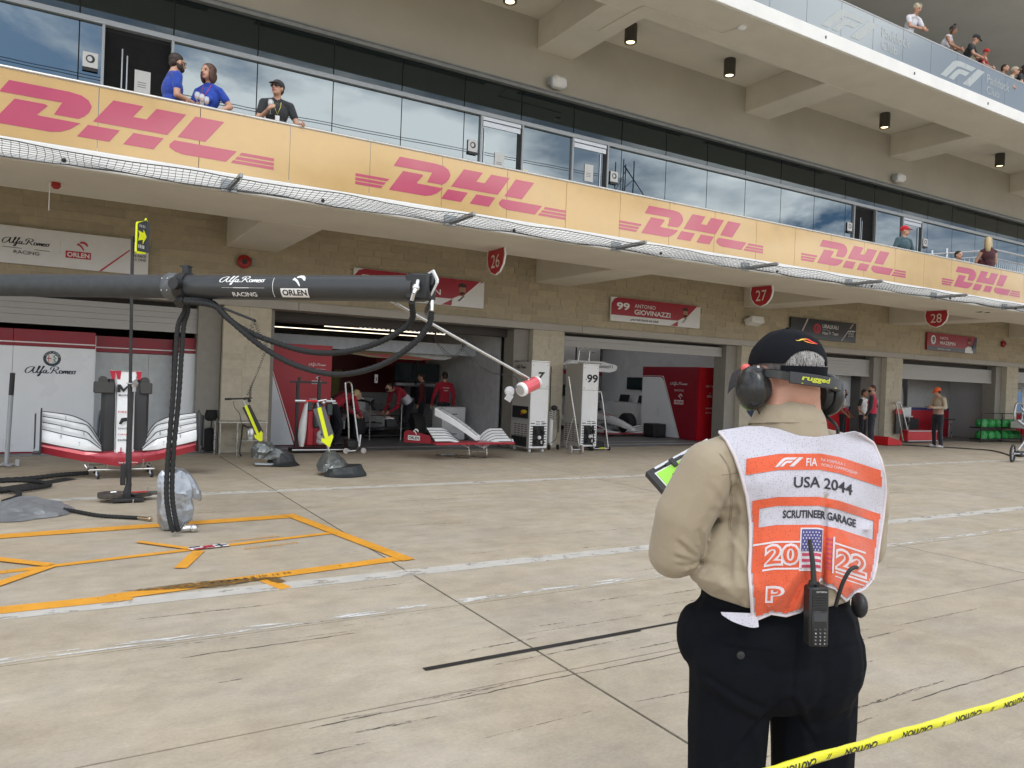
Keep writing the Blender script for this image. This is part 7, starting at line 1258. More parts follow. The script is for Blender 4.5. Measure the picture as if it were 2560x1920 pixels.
# ---------------------------------------------------------------- the marshal in the foreground
Fh = V((math.sin(yaw), math.cos(yaw), 0)); Rh = V((math.cos(yaw), -math.sin(yaw), 0)); MO = Rh*.70+Fh*2.05
MM = Matrix(((Rh.x, Fh.x, 0, MO.x), (Rh.y, Fh.y, 0, MO.y), (0, 0, 1, 0), (0, 0, 0, 1)))
mar = thing('person', 'marshal seen from behind in khaki shirt, orange and white mesh tabard, black cap and headset', 'person', (MO.x, MO.y, 0), -yaw)
MW[mar.name] = MM
def fabric(name, col, wv=900, rough=.85, b=.25, var=.05, sheen=.2):
    m = mat(name, col, rough, var=var, vs=9); t = m.node_tree; bs = t.nodes['Principled BSDF']; K = t.links.new
    g = t.nodes.new('ShaderNodeNewGeometry'); n = t.nodes.new('ShaderNodeTexNoise'); n.inputs['Scale'].default_value = wv; n.inputs['Detail'].default_value = 2; K(g.outputs['Position'], n.inputs[0])
    n2 = t.nodes.new('ShaderNodeTexNoise'); n2.inputs['Scale'].default_value = 22; n2.inputs['Detail'].default_value = 5; n2.inputs['Distortion'].default_value = .6; K(g.outputs['Position'], n2.inputs[0])
    a = t.nodes.new('ShaderNodeMath'); a.operation = 'MULTIPLY_ADD'; a.inputs[1].default_value = .12; K(n.outputs[0], a.inputs[0]); K(n2.outputs[0], a.inputs[2])
    bp = t.nodes.new('ShaderNodeBump'); bp.inputs['Strength'].default_value = b; bp.inputs['Distance'].default_value = .006; K(a.outputs[0], bp.inputs['Height']); K(bp.outputs[0], bs.inputs['Normal']); bs.inputs['Sheen Weight'].default_value = sheen; return m
khf = fabric('khaki_poplin', (.35, .29, .205), b=.35); trf = fabric('black_twill', (.003, .004, .007), rough=.9, sheen=0); capf = fabric('black_cap_cotton', (.006, .007, .010), sheen=0)
for m_ in (trf, capf): m_.node_tree.nodes['Principled BSDF'].inputs['Specular IOR Level'].default_value = .18
ye, yr = R(24), R(28)
def seg_d(P, a, b):
    a, b = np.array(a, float), np.array(b, float); ba = b-a; t = np.clip(((P-a) @ ba)/max(1e-9, ba @ ba), 0, 1); return np.linalg.norm(P-(a+t[:, None]*ba), axis=1)
def vnorm(co, fc):
    n = np.zeros_like(co); F = np.array([f if len(f) == 4 else f+(f[-1],) for f in fc]); c = np.cross(co[F[:, 2]]-co[F[:, 0]], co[F[:, 3]]-co[F[:, 1]])
    for k in range(4): np.add.at(n, F[:, k], c)
    return n/np.maximum(1e-9, np.linalg.norm(n, axis=1))[:, None]
def displaced(parts, vox, folds, sm, namp=.0, nf=6, seed=1):
    co, fc, tg = remesh(parts, vox, sm); n = vnorm(co, fc); d = np.zeros(len(co))
    face = np.clip(-n[:, 1]*1.6, 0, 1); Q = co.copy(); Q[:, 1] = 0
    for a, b, amp, w in folds:      # creases lie on the side turned away from the chest
        t_ = seg_d(Q, (a[0], 0, a[2]), (b[0], 0, b[2])); d += face*amp*np.exp(-(t_/w)**2)
    if namp: d += np.array([namp*(1-2*abs(NZ.noise(V((p[0]*nf+seed, p[1]*nf, p[2]*nf*.6))))) for p in co])
    return co+n*d[:, None], fc, tg
E_ = lambda c, r, y=0, tg='x', p=0, ro=0: ('e', V(c), r, rotm(y, p, ro), tg)
C_ = lambda a, b, ra, rb, tg='x': ('c', V(a), V(b), ra, rb, tg)
SL, SR = (-.175, -.085, 1.405), (.292, .115, 1.405); EL, ER = (-.252, -.045, 1.175), (.352, .17, 1.17); WL, WR = (-.16, .19, 1.25), (.08, .37, 1.22)
# continuous body
hc = V((.045, .02, 1.655)); HRm = rotm(yr)
def HP(o): return hc+HRm @ V(o)
bp_ = [E_((.05, .01, 1.25), (.19, .13, .22), ye, 't'), E_((.04, .0, 1.0), (.19, .14, .18), ye, 't'), C_(SL, EL, .05, .045, 't'), C_(SR, ER, .05, .045, 't'), C_((.05, .01, 1.42), SL, .06, .05, 't'), C_((.05, .01, 1.42), SR, .06, .05, 't'), C_(EL, WL, .042, .028, 's'), C_(ER, WR, .042, .028, 's'),
       C_((.052, .005, 1.40), (.05, .012, 1.60), .066, .066, 's'), C_((.10, -.02, 1.50), (.09, -.03, 1.60), .04, .035, 's'), C_((.01, -.03, 1.50), (.02, -.03, 1.60), .035, .035, 's'),
       C_((-.08, -.03, .88), (-.09, -.03, .5), .085, .06, 't'), C_((.155, .03, .88), (.16, .03, .5), .085, .06, 't'), C_((-.09, -.03, .5), (-.09, -.05, .09), .06, .045, 't'), C_((.16, .03, .5), (.165, .01, .09), .06, .045, 't')]
for sgn, w_, e_ in ((-1, WL, EL), (1, WR, ER)):
    for h in hand_parts(V(w_), V(w_)-V(e_), sgn, V((.3, -.2, .9)), 's', .6): bp_.append(h)
for o, r in (((0, -.005, .03), (.076, .098, .092)), ((0, .024, -.035), (.06, .072, .078)), ((0, .066, -.08), (.032, .027, .027)), ((-.079, 0, -.005), (.012, .021, .034)), ((.079, 0, -.005), (.012, .021, .034)), ((0, -.06, -.04), (.055, .045, .06)), ((0, .085, -.05), (.026, .014, .012))): bp_.append(('e', HP(o), r, HRm, 's'))
bp_.append(C_(HP((0, .09, .02)), HP((0, .115, -.018)), .011, .016, 's'))
co, fc, tg = remesh(bp_, .0075, 3); mb = MB(MM); mb.add([tuple(x) for x in co], fc); mb.mi = [0 if x == 's' else 1 for x in tg]
mskin = mat('weathered_skin', (.56, .30, .215), .48, var=.10, vs=26, bump=.2, bs=150); mskin.node_tree.nodes['Principled BSDF'].inputs['Subsurface Weight'].default_value = .08; mskin.node_tree.nodes['Principled BSDF'].inputs['Subsurface Radius'].default_value = (.02, .008, .004)
mb.build('body', [mskin, trf], mar, smooth=True, ang=180)
def mp_(nm, m, fn, ang=50):
    q = MB(MM); fn(q); return q.build(nm, m, mar, ang=ang)
# shirt
shp = [E_((.055, .0, 1.33), (.225, .135, .165), ye, 'b'), E_((.042, .0, 1.17), (.238, .18, .17), ye, 'b'), E_((.030, -.005, 1.125), (.250, .188, .075), ye, 'b'), E_((.036, -.005, 1.088), (.228, .178, .038), ye, 'b'), C_((.03, -.01, 1.452), (-.135, -.07, 1.42), .075, .074, 'b'), C_((.08, .01, 1.455), (.24, .085, 1.43), .078, .074, 'b'), C_((.055, .0, 1.44), (.055, .0, 1.518), .118, .100, 'b'), E_((.06, -.06, 1.38), (.19, .07, .10), ye, 'b'),
       C_(SL, (-.235, -.07, 1.28), .076, .076, 'a'), C_((-.235, -.07, 1.28), EL, .076, .068, 'a'), C_(EL, WL, .066, .046, 'a'), C_(SR, (.338, .15, 1.29), .078, .075, 'a'), C_((.338, .15, 1.29), ER, .07, .064, 'a'), C_(ER, WR, .062, .045, 'a')]
folds = []
random.seed(12)
def fan(c, r, a0, a1, l0, l1, n, y0, amp, w):    # creases radiating from an elbow or armpit, drawn on the side that faces the camera
    for k in range(n):
        an = R(a0+(a1-a0)*(k+random.uniform(-.25, .25))/max(1, n-1)); L1 = r*random.uniform(l0, l1); p = (c[0]+.012*math.cos(an), y0, c[1]+.012*math.sin(an)); q = (c[0]+L1*math.cos(an), y0-.02, c[1]+L1*math.sin(an)); s1 = amp*random.uniform(.6, 1.1)
        folds.append((p, q, s1, w)); folds.append(((p[0]-w*1.6*math.sin(an), p[1], p[2]+w*1.6*math.cos(an)), (q[0]-w*1.6*math.sin(an), q[1], q[2]+w*1.6*math.cos(an)), -s1, w))
fan((-.175, 1.165), .11, 105, 200, .5, 1.0, 6, -.13, .0042, .0065)
fan((-.125, 1.24), .15, 235, 300, .5, 1.1, 4, -.16, .0040, .008)
fan((-.125, 1.31), .12, 100, 165, .4, .9, 3, -.15, .0026, .009)
fan((-.225, 1.11), .06, 20, 70, .5, .9, 3, -.15, .003, .006)
folds += [((-.145, -.15, 1.45), (-.118, -.17, 1.30), -.006, .008), ((-.118, -.17, 1.30), (-.145, -.16, 1.15), -.012, .013), ((-.17, -.12, 1.07), (-.05, -.2, 1.02), -.004, .008), ((-.10, -.17, 1.20), (-.085, -.19, 1.04), .005, .014), ((-.06, -.17, 1.27), (-.05, -.2, 1.03), -.004, .010), ((-.15, -.13, 1.12), (-.06, -.19, 1.06), .004, .01)]
co, fc, tg = displaced(shp, .0058, folds, 6, .0016, 9, 3); mb = MB(MM); mb.add([tuple(x) for x in co], fc); shirt_o = mb.build('shirt', khf, mar, smooth=True, ang=180)
def seam(pts, nm='shirt_seam'):
    o_ = []
    for a, z in smooth3(pts):
        h = bvh0.ray_cast(V((a, -1.0, z)), V((0, 1, 0)))
        if h[0] is not None: o_.append(V((a, h[0].y-.0004, z)))
    if len(o_) > 2: mp_(nm, mat('seam_thread', (.25, .205, .145), .9), lambda q: q.tube(o_, .0011, 4))
def smooth3(p): return [(v.x, v.y) for v in smooth_path([(a, b, 0) for a, b in p], 10)]
bvh0 = BVHTree.FromPolygons([tuple(x.co) for x in shirt_o.data.vertices], [tuple(p.vertices) for p in shirt_o.data.polygons])
seam([(-.170, 1.452), (-.150, 1.42), (-.135, 1.37), (-.125, 1.31), (-.122, 1.25)]); seam([(-.168, 1.452), (-.146, 1.42), (-.131, 1.37), (-.121, 1.31), (-.118, 1.25)]); seam([(-.165, 1.40), (-.10, 1.405), (-.05, 1.41)])
# trousers
trp = [E_((.037, .0, .975), (.238, .172, .15), ye*.5, 'b'), E_((.037, .0, 1.06), (.205, .160, .05), ye*.5, 'b'), E_((-.055, -.035, .90), (.145, .13, .17), 0, 'b'), E_((.135, -.015, .90), (.14, .13, .17), 0, 'b'), E_((.04, -.05, .89), (.14, .115, .13), 0, 'b'), C_((-.082, -.02, .87), (-.088, -.03, .50), .112, .098, 'l'), C_((.158, .02, .87), (.168, .025, .50), .118, .104, 'l'), C_((-.088, -.03, .5), (-.09, -.04, .10), .098, .085, 'l'), C_((.168, .025, .5), (.168, .01, .10), .104, .088, 'l'), E_((-.178, .0, .945), (.045, .07, .085), 0, 'b')]
tfl = [((-.17, 0, .84), (-.03, 0, .775), -.005, .008), ((-.16, 0, .82), (-.04, 0, .75), .005, .009), ((.02, 0, .83), (-.05, 0, .72), .006, .008), ((.01, 0, .80), (-.07, 0, .68), -.006, .009), ((-.02, 0, .74), (-.12, 0, .62), -.005, .009), ((-.04, 0, .70), (-.02, 0, .60), .006, .010), ((.04, 0, .82), (.12, 0, .70), .006, .009), ((.05, 0, .79), (.13, 0, .66), -.005, .008), ((.25, 0, .86), (.12, 0, .80), -.005, .008), ((.24, 0, .74), (.12, 0, .66), -.005, .009), ((.037, 0, .97), (.037, 0, .80), -.005, .005), ((-.15, 0, .925), (-.03, 0, .930), -.0035, .0032), ((.10, 0, .930), (.22, 0, .935), -.0035, .0032), ((-.165, 0, .97), (-.185, 0, .86), -.004, .0035), ((.235, 0, .975), (.25, 0, .86), -.004, .0035), ((-.10, 0, .99), (-.095, 0, .94), -.003, .004), ((-.09, 0, .64), (-.085, 0, .5), .005, .012), ((.16, 0, .64), (.165, 0, .5), .005, .012)]
tfl = [((p[0], 0, p[2]+.035), (q[0], 0, q[2]+.035), m_, w_) for p, q, m_, w_ in tfl]
co, fc, tg = displaced(trp, .0068, tfl, 5, .002, 8, 7); mb = MB(MM); mb.add([tuple(x) for x in co], fc); mb.build('trousers', trf, mar, smooth=True, ang=180)
mp_('back_pocket_button', black, lambda q: q.lathe([(0, -.004), (.008, -.004), (.010, 0), (0, .002)], (-.105, -.178, .955), (0, -1, 0), 14))
for x_, y_ in ((-.09, -.06), (.168, -.01)): mp_('shoe', black, lambda q: (q.ell((x_-.03, y_+.06, .045), (.05, .13, .045), 16, 8, rotm(.4)), q.obox((x_-.03, y_+.06, .012), .095, .27, .02, rz=.4, b=.008)))
# collar
def collar(q):
    pr = [(.080, .078, 1.482), (.082, .080, 1.53), (.078, .076, 1.562), (.074, .072, 1.578), (.083, .081, 1.576), (.090, .088, 1.555), (.101, .098, 1.532), (.102, .099, 1.528), (.095, .092, 1.530)]
    q.loft([[(.052+rx_*math.cos(a)*math.cos(ye)-ry_*math.sin(a)*math.sin(ye), .004+rx_*math.cos(a)*math.sin(ye)+ry_*math.sin(a)*math.cos(ye), z_+.012*(math.cos(a-1.57)-0)*-1*.6-(.006 if math.sin(a) > .6 else 0)) for a in [6.283*i/48 for i in range(48)]] for rx_, ry_, z_ in pr], cap=False)
mp_('collar', khf, collar, 60)
mp_('collar_seam', mat('seam_shadow_thread', (.33, .28, .20), .9), lambda q: q.tube([(.052+.102*math.cos(a)*math.cos(ye)-.0985*math.sin(a)*math.sin(ye), .004+.102*math.cos(a)*math.sin(ye)+.0985*math.sin(a)*math.cos(ye), 1.530+.0072*-math.cos(a-1.57)) for a in [math.pi+.3+2.5*i/20 for i in range(21)]], .0012, 5))
# tabard draped over the shirt ------------------------------------
bvh = BVHTree.FromPolygons([tuple(x.co) for x in shirt_o.data.vertices], [tuple(p.vertices) for p in shirt_o.data.polygons])   # local frame equals MM
def toab(a, z, b=-.13): k_ = (2.05+b)/2.05; return (a+.70)*k_-.70, 1.62+(z-1.62)*k_
KK = .9366
def drape0(a, z):
    b = -.12
    for _ in range(4):
        x_, z_ = toab(a, z, b); h = bvh.ray_cast(V((x_, -1.0, z_)), V((0, 1, 0)))
        if h[0] is None: return None
        b = h[0].y
    return b
NA, NZ_ = 128, 150; A0_, A1_, Z0_, Z1_ = -.16, .35, .96, 1.53
gridy = np.full((NZ_+1, NA+1), np.nan)
for i in range(NZ_+1):
    for k in range(NA+1):
        y_ = drape0(A0_+(A1_-A0_)*k/NA, Z0_+(Z1_-Z0_)*i/NZ_)
        if y_ is not None: gridy[i, k] = y_
for i in range(NZ_+1):      # fill where the cloth hangs past the body, then relax so it bridges hollows
    r_ = gridy[i]; ok = np.where(~np.isnan(r_))[0]
    if len(ok): r_[:ok[0]] = r_[ok[0]]; r_[ok[-1]+1:] = r_[ok[-1]]+.02
    for k in range(1, NA+1):
        if np.isnan(r_[k]): r_[k] = r_[k-1]
for i in range(NZ_+1):
    if np.isnan(gridy[i]).any(): gridy[i] = gridy[i-1] if i else -.16
base = gridy.copy(); belly = np.minimum.accumulate(base[::-1], axis=0)[::-1]      # cloth hangs from the fullest point above it
low = np.arange(NZ_+1)/NZ_; wgt = np.clip((.62-low)/.3, 0, 1)[:, None]; gridy = base*(1-wgt)+(belly*.75+base*.25)*wgt
for _ in range(60):
    g_ = gridy.copy(); g_[1:-1, 1:-1] = (gridy[:-2, 1:-1]+gridy[2:, 1:-1]+gridy[1:-1, :-2]+gridy[1:-1, 2:])/4; g_[1:-1, 0] = gridy[1:-1, 1]; g_[1:-1, -1] = gridy[1:-1, -2]; gridy = np.minimum(g_, base+.004)
VF = [((.164, 1.335), (.166, 1.09), .026, .0075), ((.150, 1.30), (.150, 1.08), -.018, .016), ((.183, 1.31), (.19, 1.10), -.018, .016), ((.12, 1.15), (.03, 1.03), -.011, .011), ((.135, 1.14), (.07, 1.02), .010, .008), ((.145, 1.16), (.10, 1.02), -.010, .009), ((.21, 1.24), (.30, 1.14), -.009, .015), ((.20, 1.20), (.26, 1.09), .009, .012), ((.06, 1.50), (.17, 1.36), -.004, .016), ((.16, 1.50), (.165, 1.34), .005, .014), ((.17, 1.34), (.29, 1.28), -.005, .014), ((.0, 1.40), (.01, 1.10), -.004, .02), ((.08, 1.30), (.09, 1.10), -.004, .02), ((.25, 1.40), (.28, 1.15), -.004, .018), ((.23, 1.12), (.25, 1.0), .01, .01)]
for i in range(NZ_+1):
    for k in range(NA+1):
        a = A0_+(A1_-A0_)*k/NA; z = Z0_+(Z1_-Z0_)*i/NZ_; d = 0
        for (p, q, amp, w) in VF:
            bx, bz = q[0]-p[0], q[1]-p[1]; t_ = max(0, min(1, ((a-p[0])*bx+(z-p[1])*bz)/(bx*bx+bz*bz))); r2_ = (a-p[0]-t_*bx)**2+(z-p[1]-t_*bz)**2; d += amp*min(1, (.3+t_))*math.exp(-r2_/w/w)
        d += .0022*NZ.noise(V((a*26, z*18, 3)))+.0014*NZ.noise(V((a*55, z*40, 9))); gridy[i, k] += d
def G(a, z, off=0):
    fa = max(0, min(NA-1e-6, (a-A0_)/(A1_-A0_)*NA)); fz = max(0, min(NZ_-1e-6, (z-Z0_)/(Z1_-Z0_)*NZ_)); k, i = int(fa), int(fz); u, v = fa-k, fz-i
    y_ = gridy[i, k]*(1-u)*(1-v)+gridy[i, k+1]*u*(1-v)+gridy[i+1, k]*(1-u)*v+gridy[i+1, k+1]*u*v; y_ = float(y_)-.010-off; x_, z_ = toab(a, z, y_); return (x_, y_, z_)
def interp(x, T):
    for (a, b), (c, d) in zip(T[:-1], T[1:]):
        if x <= c: return b+(d-b)*max(0, (x-a))/(c-a)
    return T[-1][1]
LEFT = sorted([(1.501, -.135), (1.476, -.111), (1.434, -.087), (1.385, -.068), (1.324, -.049), (1.252, -.037), (1.186, -.034), (1.127, -.035), (1.042, -.025), (.98, -.019)])
RIGHT = sorted([(1.515, .235), (1.503, .258), (1.484, .288), (1.439, .31), (1.394, .322), (1.351, .327), (1.286, .323), (1.22, .316), (1.147, .309), (1.11, .301), (1.06, .27), (.98, .25)])
HEM = [(-.2, .985), (-.02, .985), (.03, 1.008), (.07, 1.003), (.11, 1.017), (.145, 1.065), (.160, 1.112), (.172, 1.092), (.20, 1.083), (.232, 1.05), (.252, 1.072), (.28, 1.085), (.302, 1.112), (.4, 1.2)]
NECK = [(-.2, 1.49), (-.135, 1.501), (-.06, 1.516), (-.02, 1.518), (.03, 1.512), (.085, 1.496), (.13, 1.494), (.176, 1.502), (.235, 1.514), (.3, 1.50)]
NS, NT = 130, 170; vs = []; fs = []
for i in range(NT+1):
    t_ = i/NT
    for k in range(NS+1):
        s_ = k/NS; z = 1.5-.5*t_
        for _ in range(3):
            a = interp(z, LEFT)+(interp(z, RIGHT)-interp(z, LEFT))*s_; top = interp(a, NECK); bot = interp(a, HEM); z = top+(bot-top)*t_
        vs.append(G(a, z))
for i in range(NT):
    for k in range(NS): fs.append((i*(NS+1)+k, i*(NS+1)+k+1, (i+1)*(NS+1)+k+1, (i+1)*(NS+1)+k))
def mesh_fabric(name, col):
    m = fabric(name, col, 500, .75, .15, .03); t = m.node_tree; bs = t.nodes['Principled BSDF']; K = t.links.new
    g = t.nodes.new('ShaderNodeTexCoord'); mp = t.nodes.new('ShaderNodeMapping'); mp.inputs['Scale'].default_value = (150, 0, 230); K(g.outputs['Object'], mp.inputs[0])
    vo = t.nodes.new('ShaderNodeTexVoronoi'); vo.inputs['Scale'].default_value = 1; vo.inputs['Randomness'].default_value = .55; K(mp.outputs[0], vo.inputs[0])
    r = t.nodes.new('ShaderNodeMapRange'); r.inputs[1].default_value = .20; r.inputs[2].default_value = .30; r.inputs[3].default_value = .62; r.inputs[4].default_value = 1; K(vo.outputs[0], r.inputs[0])
    src = bs.inputs['Base Color'].links[0].from_socket; q = t.nodes.new('ShaderNodeVectorMath'); q.operation = 'SCALE'; K(src, q.inputs[0]); K(r.outputs[0], q.inputs['Scale']); K(q.outputs[0], bs.inputs['Base Color']); return m
mwh = mesh_fabric('white_mesh_fabric', (.53, .52, .585)); mor = mesh_fabric('orange_mesh_print', (.66, .10, .035)); prw = fabric('white_mesh_print', (.64, .58, .60), b=.1); prk = mat('tabard_black_print', (.02, .02, .03), .6)
q = MB(MM); q.add(vs, fs)
for row in (0,): pass
vest = q.build('tabard', mwh, mar, smooth=True, ang=180); sd_ = vest.modifiers.new('thickness', 'SOLIDIFY'); sd_.thickness = .0016; sd_.offset = 0
def dv(a): return interp(a, [(-.2, -.03), (-.06, -.021), (.034, -.003), (.10, .0), (.146, .002), (.2, -.006), (.32, -.040)])
def inside(a, z): return interp(z, LEFT)+.008 < a < interp(z, RIGHT)-.008 and z > interp(a, HEM)+.008
def decal(name, m, vf, a0, h0, w, h, off=.0034, parent=None, step=.004, dvs=1.0):
    bm = bmesh.new(); vv = [bm.verts.new((a0+x*w, 0, h0+y*h)) for x, y in vf[0]]
    for f in vf[1]:
        try: bm.faces.new([vv[i] for i in f])
        except ValueError: pass
    bmesh.ops.remove_doubles(bm, verts=bm.verts, dist=1e-7)
    k = math.floor(a0/step)
    while k*step < a0+w: bmesh.ops.bisect_plane(bm, geom=bm.verts[:]+bm.edges[:]+bm.faces[:], plane_co=(k*step, 0, 0), plane_no=(1, 0, 0)); k += 1
    k = math.floor(h0/step)
    while k*step < h0+h: bmesh.ops.bisect_plane(bm, geom=bm.verts[:]+bm.edges[:]+bm.faces[:], plane_co=(0, 0, k*step), plane_no=(0, 0, 1)); k += 1
    bm.verts.index_update(); keep = []
    for f in bm.faces:
        c = f.calc_center_median()
        if inside(c.x, c.z+dv(c.x)*dvs): keep.append(tuple(v.index for v in f.verts))
    vs = []
    for v in bm.verts:
        a_, z_ = v.co.x, v.co.z+dv(v.co.x)*dvs; sl = abs(G(a_+.003, z_)[1]-G(a_-.003, z_)[1])/.006+.5*abs(G(a_, z_+.003)[1]-G(a_, z_-.003)[1])/.006; vs.append(G(a_, z_, off+min(.008, .0022*sl)))
    bm.free()
    q = MB(MM); q.add(vs, keep); return q.build(name, m, vest, smooth=True, ang=180, fixn=False)
QD = ([(0, 0), (1, 0), (1, 1), (0, 1)], [(0, 1, 2, 3)])
decal('orange_band', mor, QD, -.055, 1.404, .375, .044, .0024); 
def frame_poly(): return ([(0, 0), (1, 0), (1, 1), (0, 1), (.055, .78), (.945, .78), (.945, .93), (.055, .93)], [(0, 1, 5, 4), (1, 2, 6, 5), (2, 3, 7, 6), (3, 0, 4, 7)])
decal('orange_panel', mor, frame_poly(), -.034, .985, .352, .345, .0024)
pf_ = lambda PS: (sum([list(P) for P in PS], []), [tuple(range(sum(len(p) for p in PS[:i]), sum(len(p) for p in PS[:i+1]))) for i in range(len(PS))])
decal('racing_logo', prw, pf_([[(x/1.24, y/.75) for x, y in P] for P in F1]), .022, 1.412, .078, .026)
decal('tabard_lettering', prw, glyphs('FIA', .02), .108, 1.414, .030, .022); decal('tabard_lettering', prw, glyphs('FIA FORMULA 1'), .148, 1.428, .065, .008); decal('tabard_lettering', prw, glyphs('WORLD CHAMPIONSHIP'), .148, 1.415, .100, .008)
decal('tabard_number', prk, glyphs('USA 2044', .015), .077, 1.355, .160, .030, .002); decal('tabard_lettering', prk, glyphs('SCRUTINEER GARAGE', .03), .050, 1.272, .200, .022, .002)
def outline(s_, th=.035): return glyphs(s_, .05)
for s_, a0, w in (('20', .004, .098), ('22', .198, .088)):
    decal('year_outline', prw, glyphs(s_, .075), a0, 1.142, w, .062, .0036); decal('year_fill', mor, glyphs(s_, .005), a0+w*.06, 1.149, w*.88, .048, .0048)
decal('year_line', prw, QD, -.03, 1.205, .134, .005, .0036); decal('year_line', prw, QD, .0, 1.132, .108, .005, .0036); decal('year_line', prw, QD, .19, 1.21, .09, .005, .0036); decal('year_line', prw, QD, .2, 1.133, .12, .005, .0036); decal('year_line', prw, QD, .2, 1.122, .12, .003, .0036)
flw = mat('flag_navy_print', (.06, .06, .20), .7); flr = mat('flag_red_print', (.48, .05, .10), .7)
decal('flag_border', prw, QD, .100, 1.128, .062, .118, .0036); decal('flag_canton', flw, QD, .104, 1.182, .056, .060, .0048)
for k in range(3): decal('flag_stripe', flr, QD, .107, 1.137+.016*k, .052, .008, .0048)
st_ = []
for r_ in range(7):
    for c_ in range(6): x0, y0 = (c_+.3+.45*(r_ % 2))/6.6, (r_+.35)/7.4; st_.append([(x0, y0), (x0+.035, y0-.03), (x0+.07, y0), (x0+.035, y0+.05)])
decal('flag_stars', prw, pf_(st_), .104, 1.182, .056, .060, .0060)
for k in range(7): decal('flag_stripe', flr, QD, .172, 1.140+.013*k, .018, .006, .0036)
decal('flag_border', prw, QD, .190, 1.13, .005, .10, .0048)
decal('letter_outline', prw, glyphs('P', .06), .012, 1.040, .052, .046, .0036, dvs=.4); decal('letter_fill', mor, glyphs('P', 0), .018, 1.046, .036, .033, .0048, dvs=.4); decal('tabard_lettering', prw, glyphs('PIT', .03), .014, 1.024, .035, .013, .002, dvs=.4); decal('tabard_lettering', prw, glyphs('LANE', .03), .070, 1.026, .05, .015, .002, dvs=.4)
decal('tabard_lettering', prk, glyphs('PPET', .02), .205, 1.098, .035, .010, .002, dvs=.4)
def edge(fn, n=70, r=.0036):
    return [V(fn(i/n)) for i in range(n+1)]
zt, zb = 1.500, .988
for nm, T in (('l', LEFT), ('r', RIGHT)):
    z1, z0 = (1.498, .99) if nm == 'l' else (1.508, 1.11); P = edge(lambda t: G(interp(z1+(z0-z1)*t, T), z1+(z0-z1)*t, .001)); mp_('tabard_piping', prw, lambda q: q.tube(P, .0042, 8))
P = edge(lambda t: G(-.02+.32*t, interp(-.02+.32*t, HEM), .001)); mp_('tabard_piping', prw, lambda q: q.tube(P, .0026, 8))
# flap of the white hem past the belt at left
def hemflap(q):
    n = 18; r_ = []
    for i in range(n+1):
        t = i/n; a = -.108+.100*t; zz = 1.004-.030*math.sin(t*math.pi*.62); b = -.165-.02*t; p = toab(a, 1.008, b); p2 = toab(a, zz, b); r_.append([(p[0], b, p[1]), (p2[0], b-.012-.004*math.sin(t*9), p2[1])])
    q.loft(r_, cap=False, closed=False)
mp_('tabard_hem', mwh, hemflap)
# two way radio on the belt, antenna and strap
rd = thing('two_way_radio', 'black two way radio with keypad clipped to the belt of the marshal', 'radio', tuple(MM @ V((.071, -.21, 1.0))), -yaw); MW[rd.name] = Matrix.Translation(MM @ V((.071, -.21, 1.0))) @ Matrix.Rotation(-yaw, 4, 'Z')
RM = MM @ Matrix.Translation((.084, -.228, .034)) @ Matrix.Rotation(R(4), 4, 'Z') @ Matrix.Rotation(R(-1.5), 4, 'Y')
def rp_(nm, m, fn, ang=40): q = MB(RM); fn(q); return q.build(nm, m, rd, ang=ang)
rp_('case', mat('radio_black', (.014, .015, .016), .42, var=.1), lambda q: (q.box(-.024, .024, -.016, .02, .972, 1.115, .004), q.box(-.019, .019, -.020, -.014, .975, 1.06, .003)))
rp_('screen', mat('radio_screen', (.05, .055, .06), .15), lambda q: q.box(-.016, .016, -.0215, -.0198, 1.035, 1.056)); rp_('speaker_grille', dark, lambda q: [q.box(-.017, .017, -.0175, -.0158, 1.068+.006*k, 1.071+.006*k) for k in range(5)])
def keys(q):
    for r_ in range(5):
        for c_ in range(3): q.obox((-.011+.011*c_, -.021, .982+.0085*r_), .0075, .003, .0045, b=.001)
rp_('keypad', mat('key_rubber', (.05, .052, .055), .5), keys); kk_ = MB(RM)
for r_ in range(4):
    for c_ in range(3): write(kk_, '123456789*0#'[(3-r_)*3+c_], (-.0125+.011*c_, -.0226, .9805+.0085*r_), X, Z, .003, .002, off=.0002)
write(kk_, 'MOTOROLA', (-.008, -.0165, 1.103), X, Z, .0035, .026, off=.0003); kk_.build('key_legend', whiteink, rd, smooth=False)
rp_('knob', black, lambda q: (q.cyl((-.012, .002, 1.115), (-.012, .002, 1.128), .007, n=12), q.cyl((.002, .002, 1.115), (.002, .002, 1.124), .006, n=12)))
rp_('antenna', black, lambda q: q.tube([(-.008, -.002, 1.12), (-.009, .004, 1.17), (-.014, .012, 1.225)], [.007, .006, .005], 10))
mp_('radio_strap', black, lambda q: q.tube(smooth_path([(.106, -.222, 1.10), (.112, -.238, 1.155), (.124, -.245, 1.19), (.138, -.243, 1.20), (.148, -.235, 1.198)], 6), .0048, 8))
mp_('belt_pouch', black, lambda q: q.ell((.212, -.12, 1.075), (.018, .03, .032), 14, 8))
# cap ---------------------------------------------------------------
AC = 4.38
def capshell(q):
    rg = []; n = 56
    for i in range(17):
        th = (i/16)*1.60; ring = []
        for k in range(n):
            a = 2*math.pi*k/n; back = max(0, -math.sin(a)); op = max(0, 1-((a-AC)/.60)**2) if abs(a-AC) < .60 else 0
            thh = min(th, 1.60-.40*math.sqrt(op)) if op > 0 else th
            s_ = math.sin(thh); c_ = math.cos(thh); seam = 1-.008*math.exp(-((((a/(math.pi/3))+.5) % 1-.5)/.05)**2)
            ring.append(HP((.090*s_*math.cos(a)*seam, (.111*s_*math.sin(a)-.008)*seam, .035+.096*c_*(1.0)*seam+.004*NZ.noise(V((a*2, th*3, 1))))))
        rg.append(ring)
    q.loft(rg, cap=False); q.loft([[p+(p-HP((0, 0, .05))).normalized()*-.004 for p in r_] for r_ in rg][::-1], cap=False)
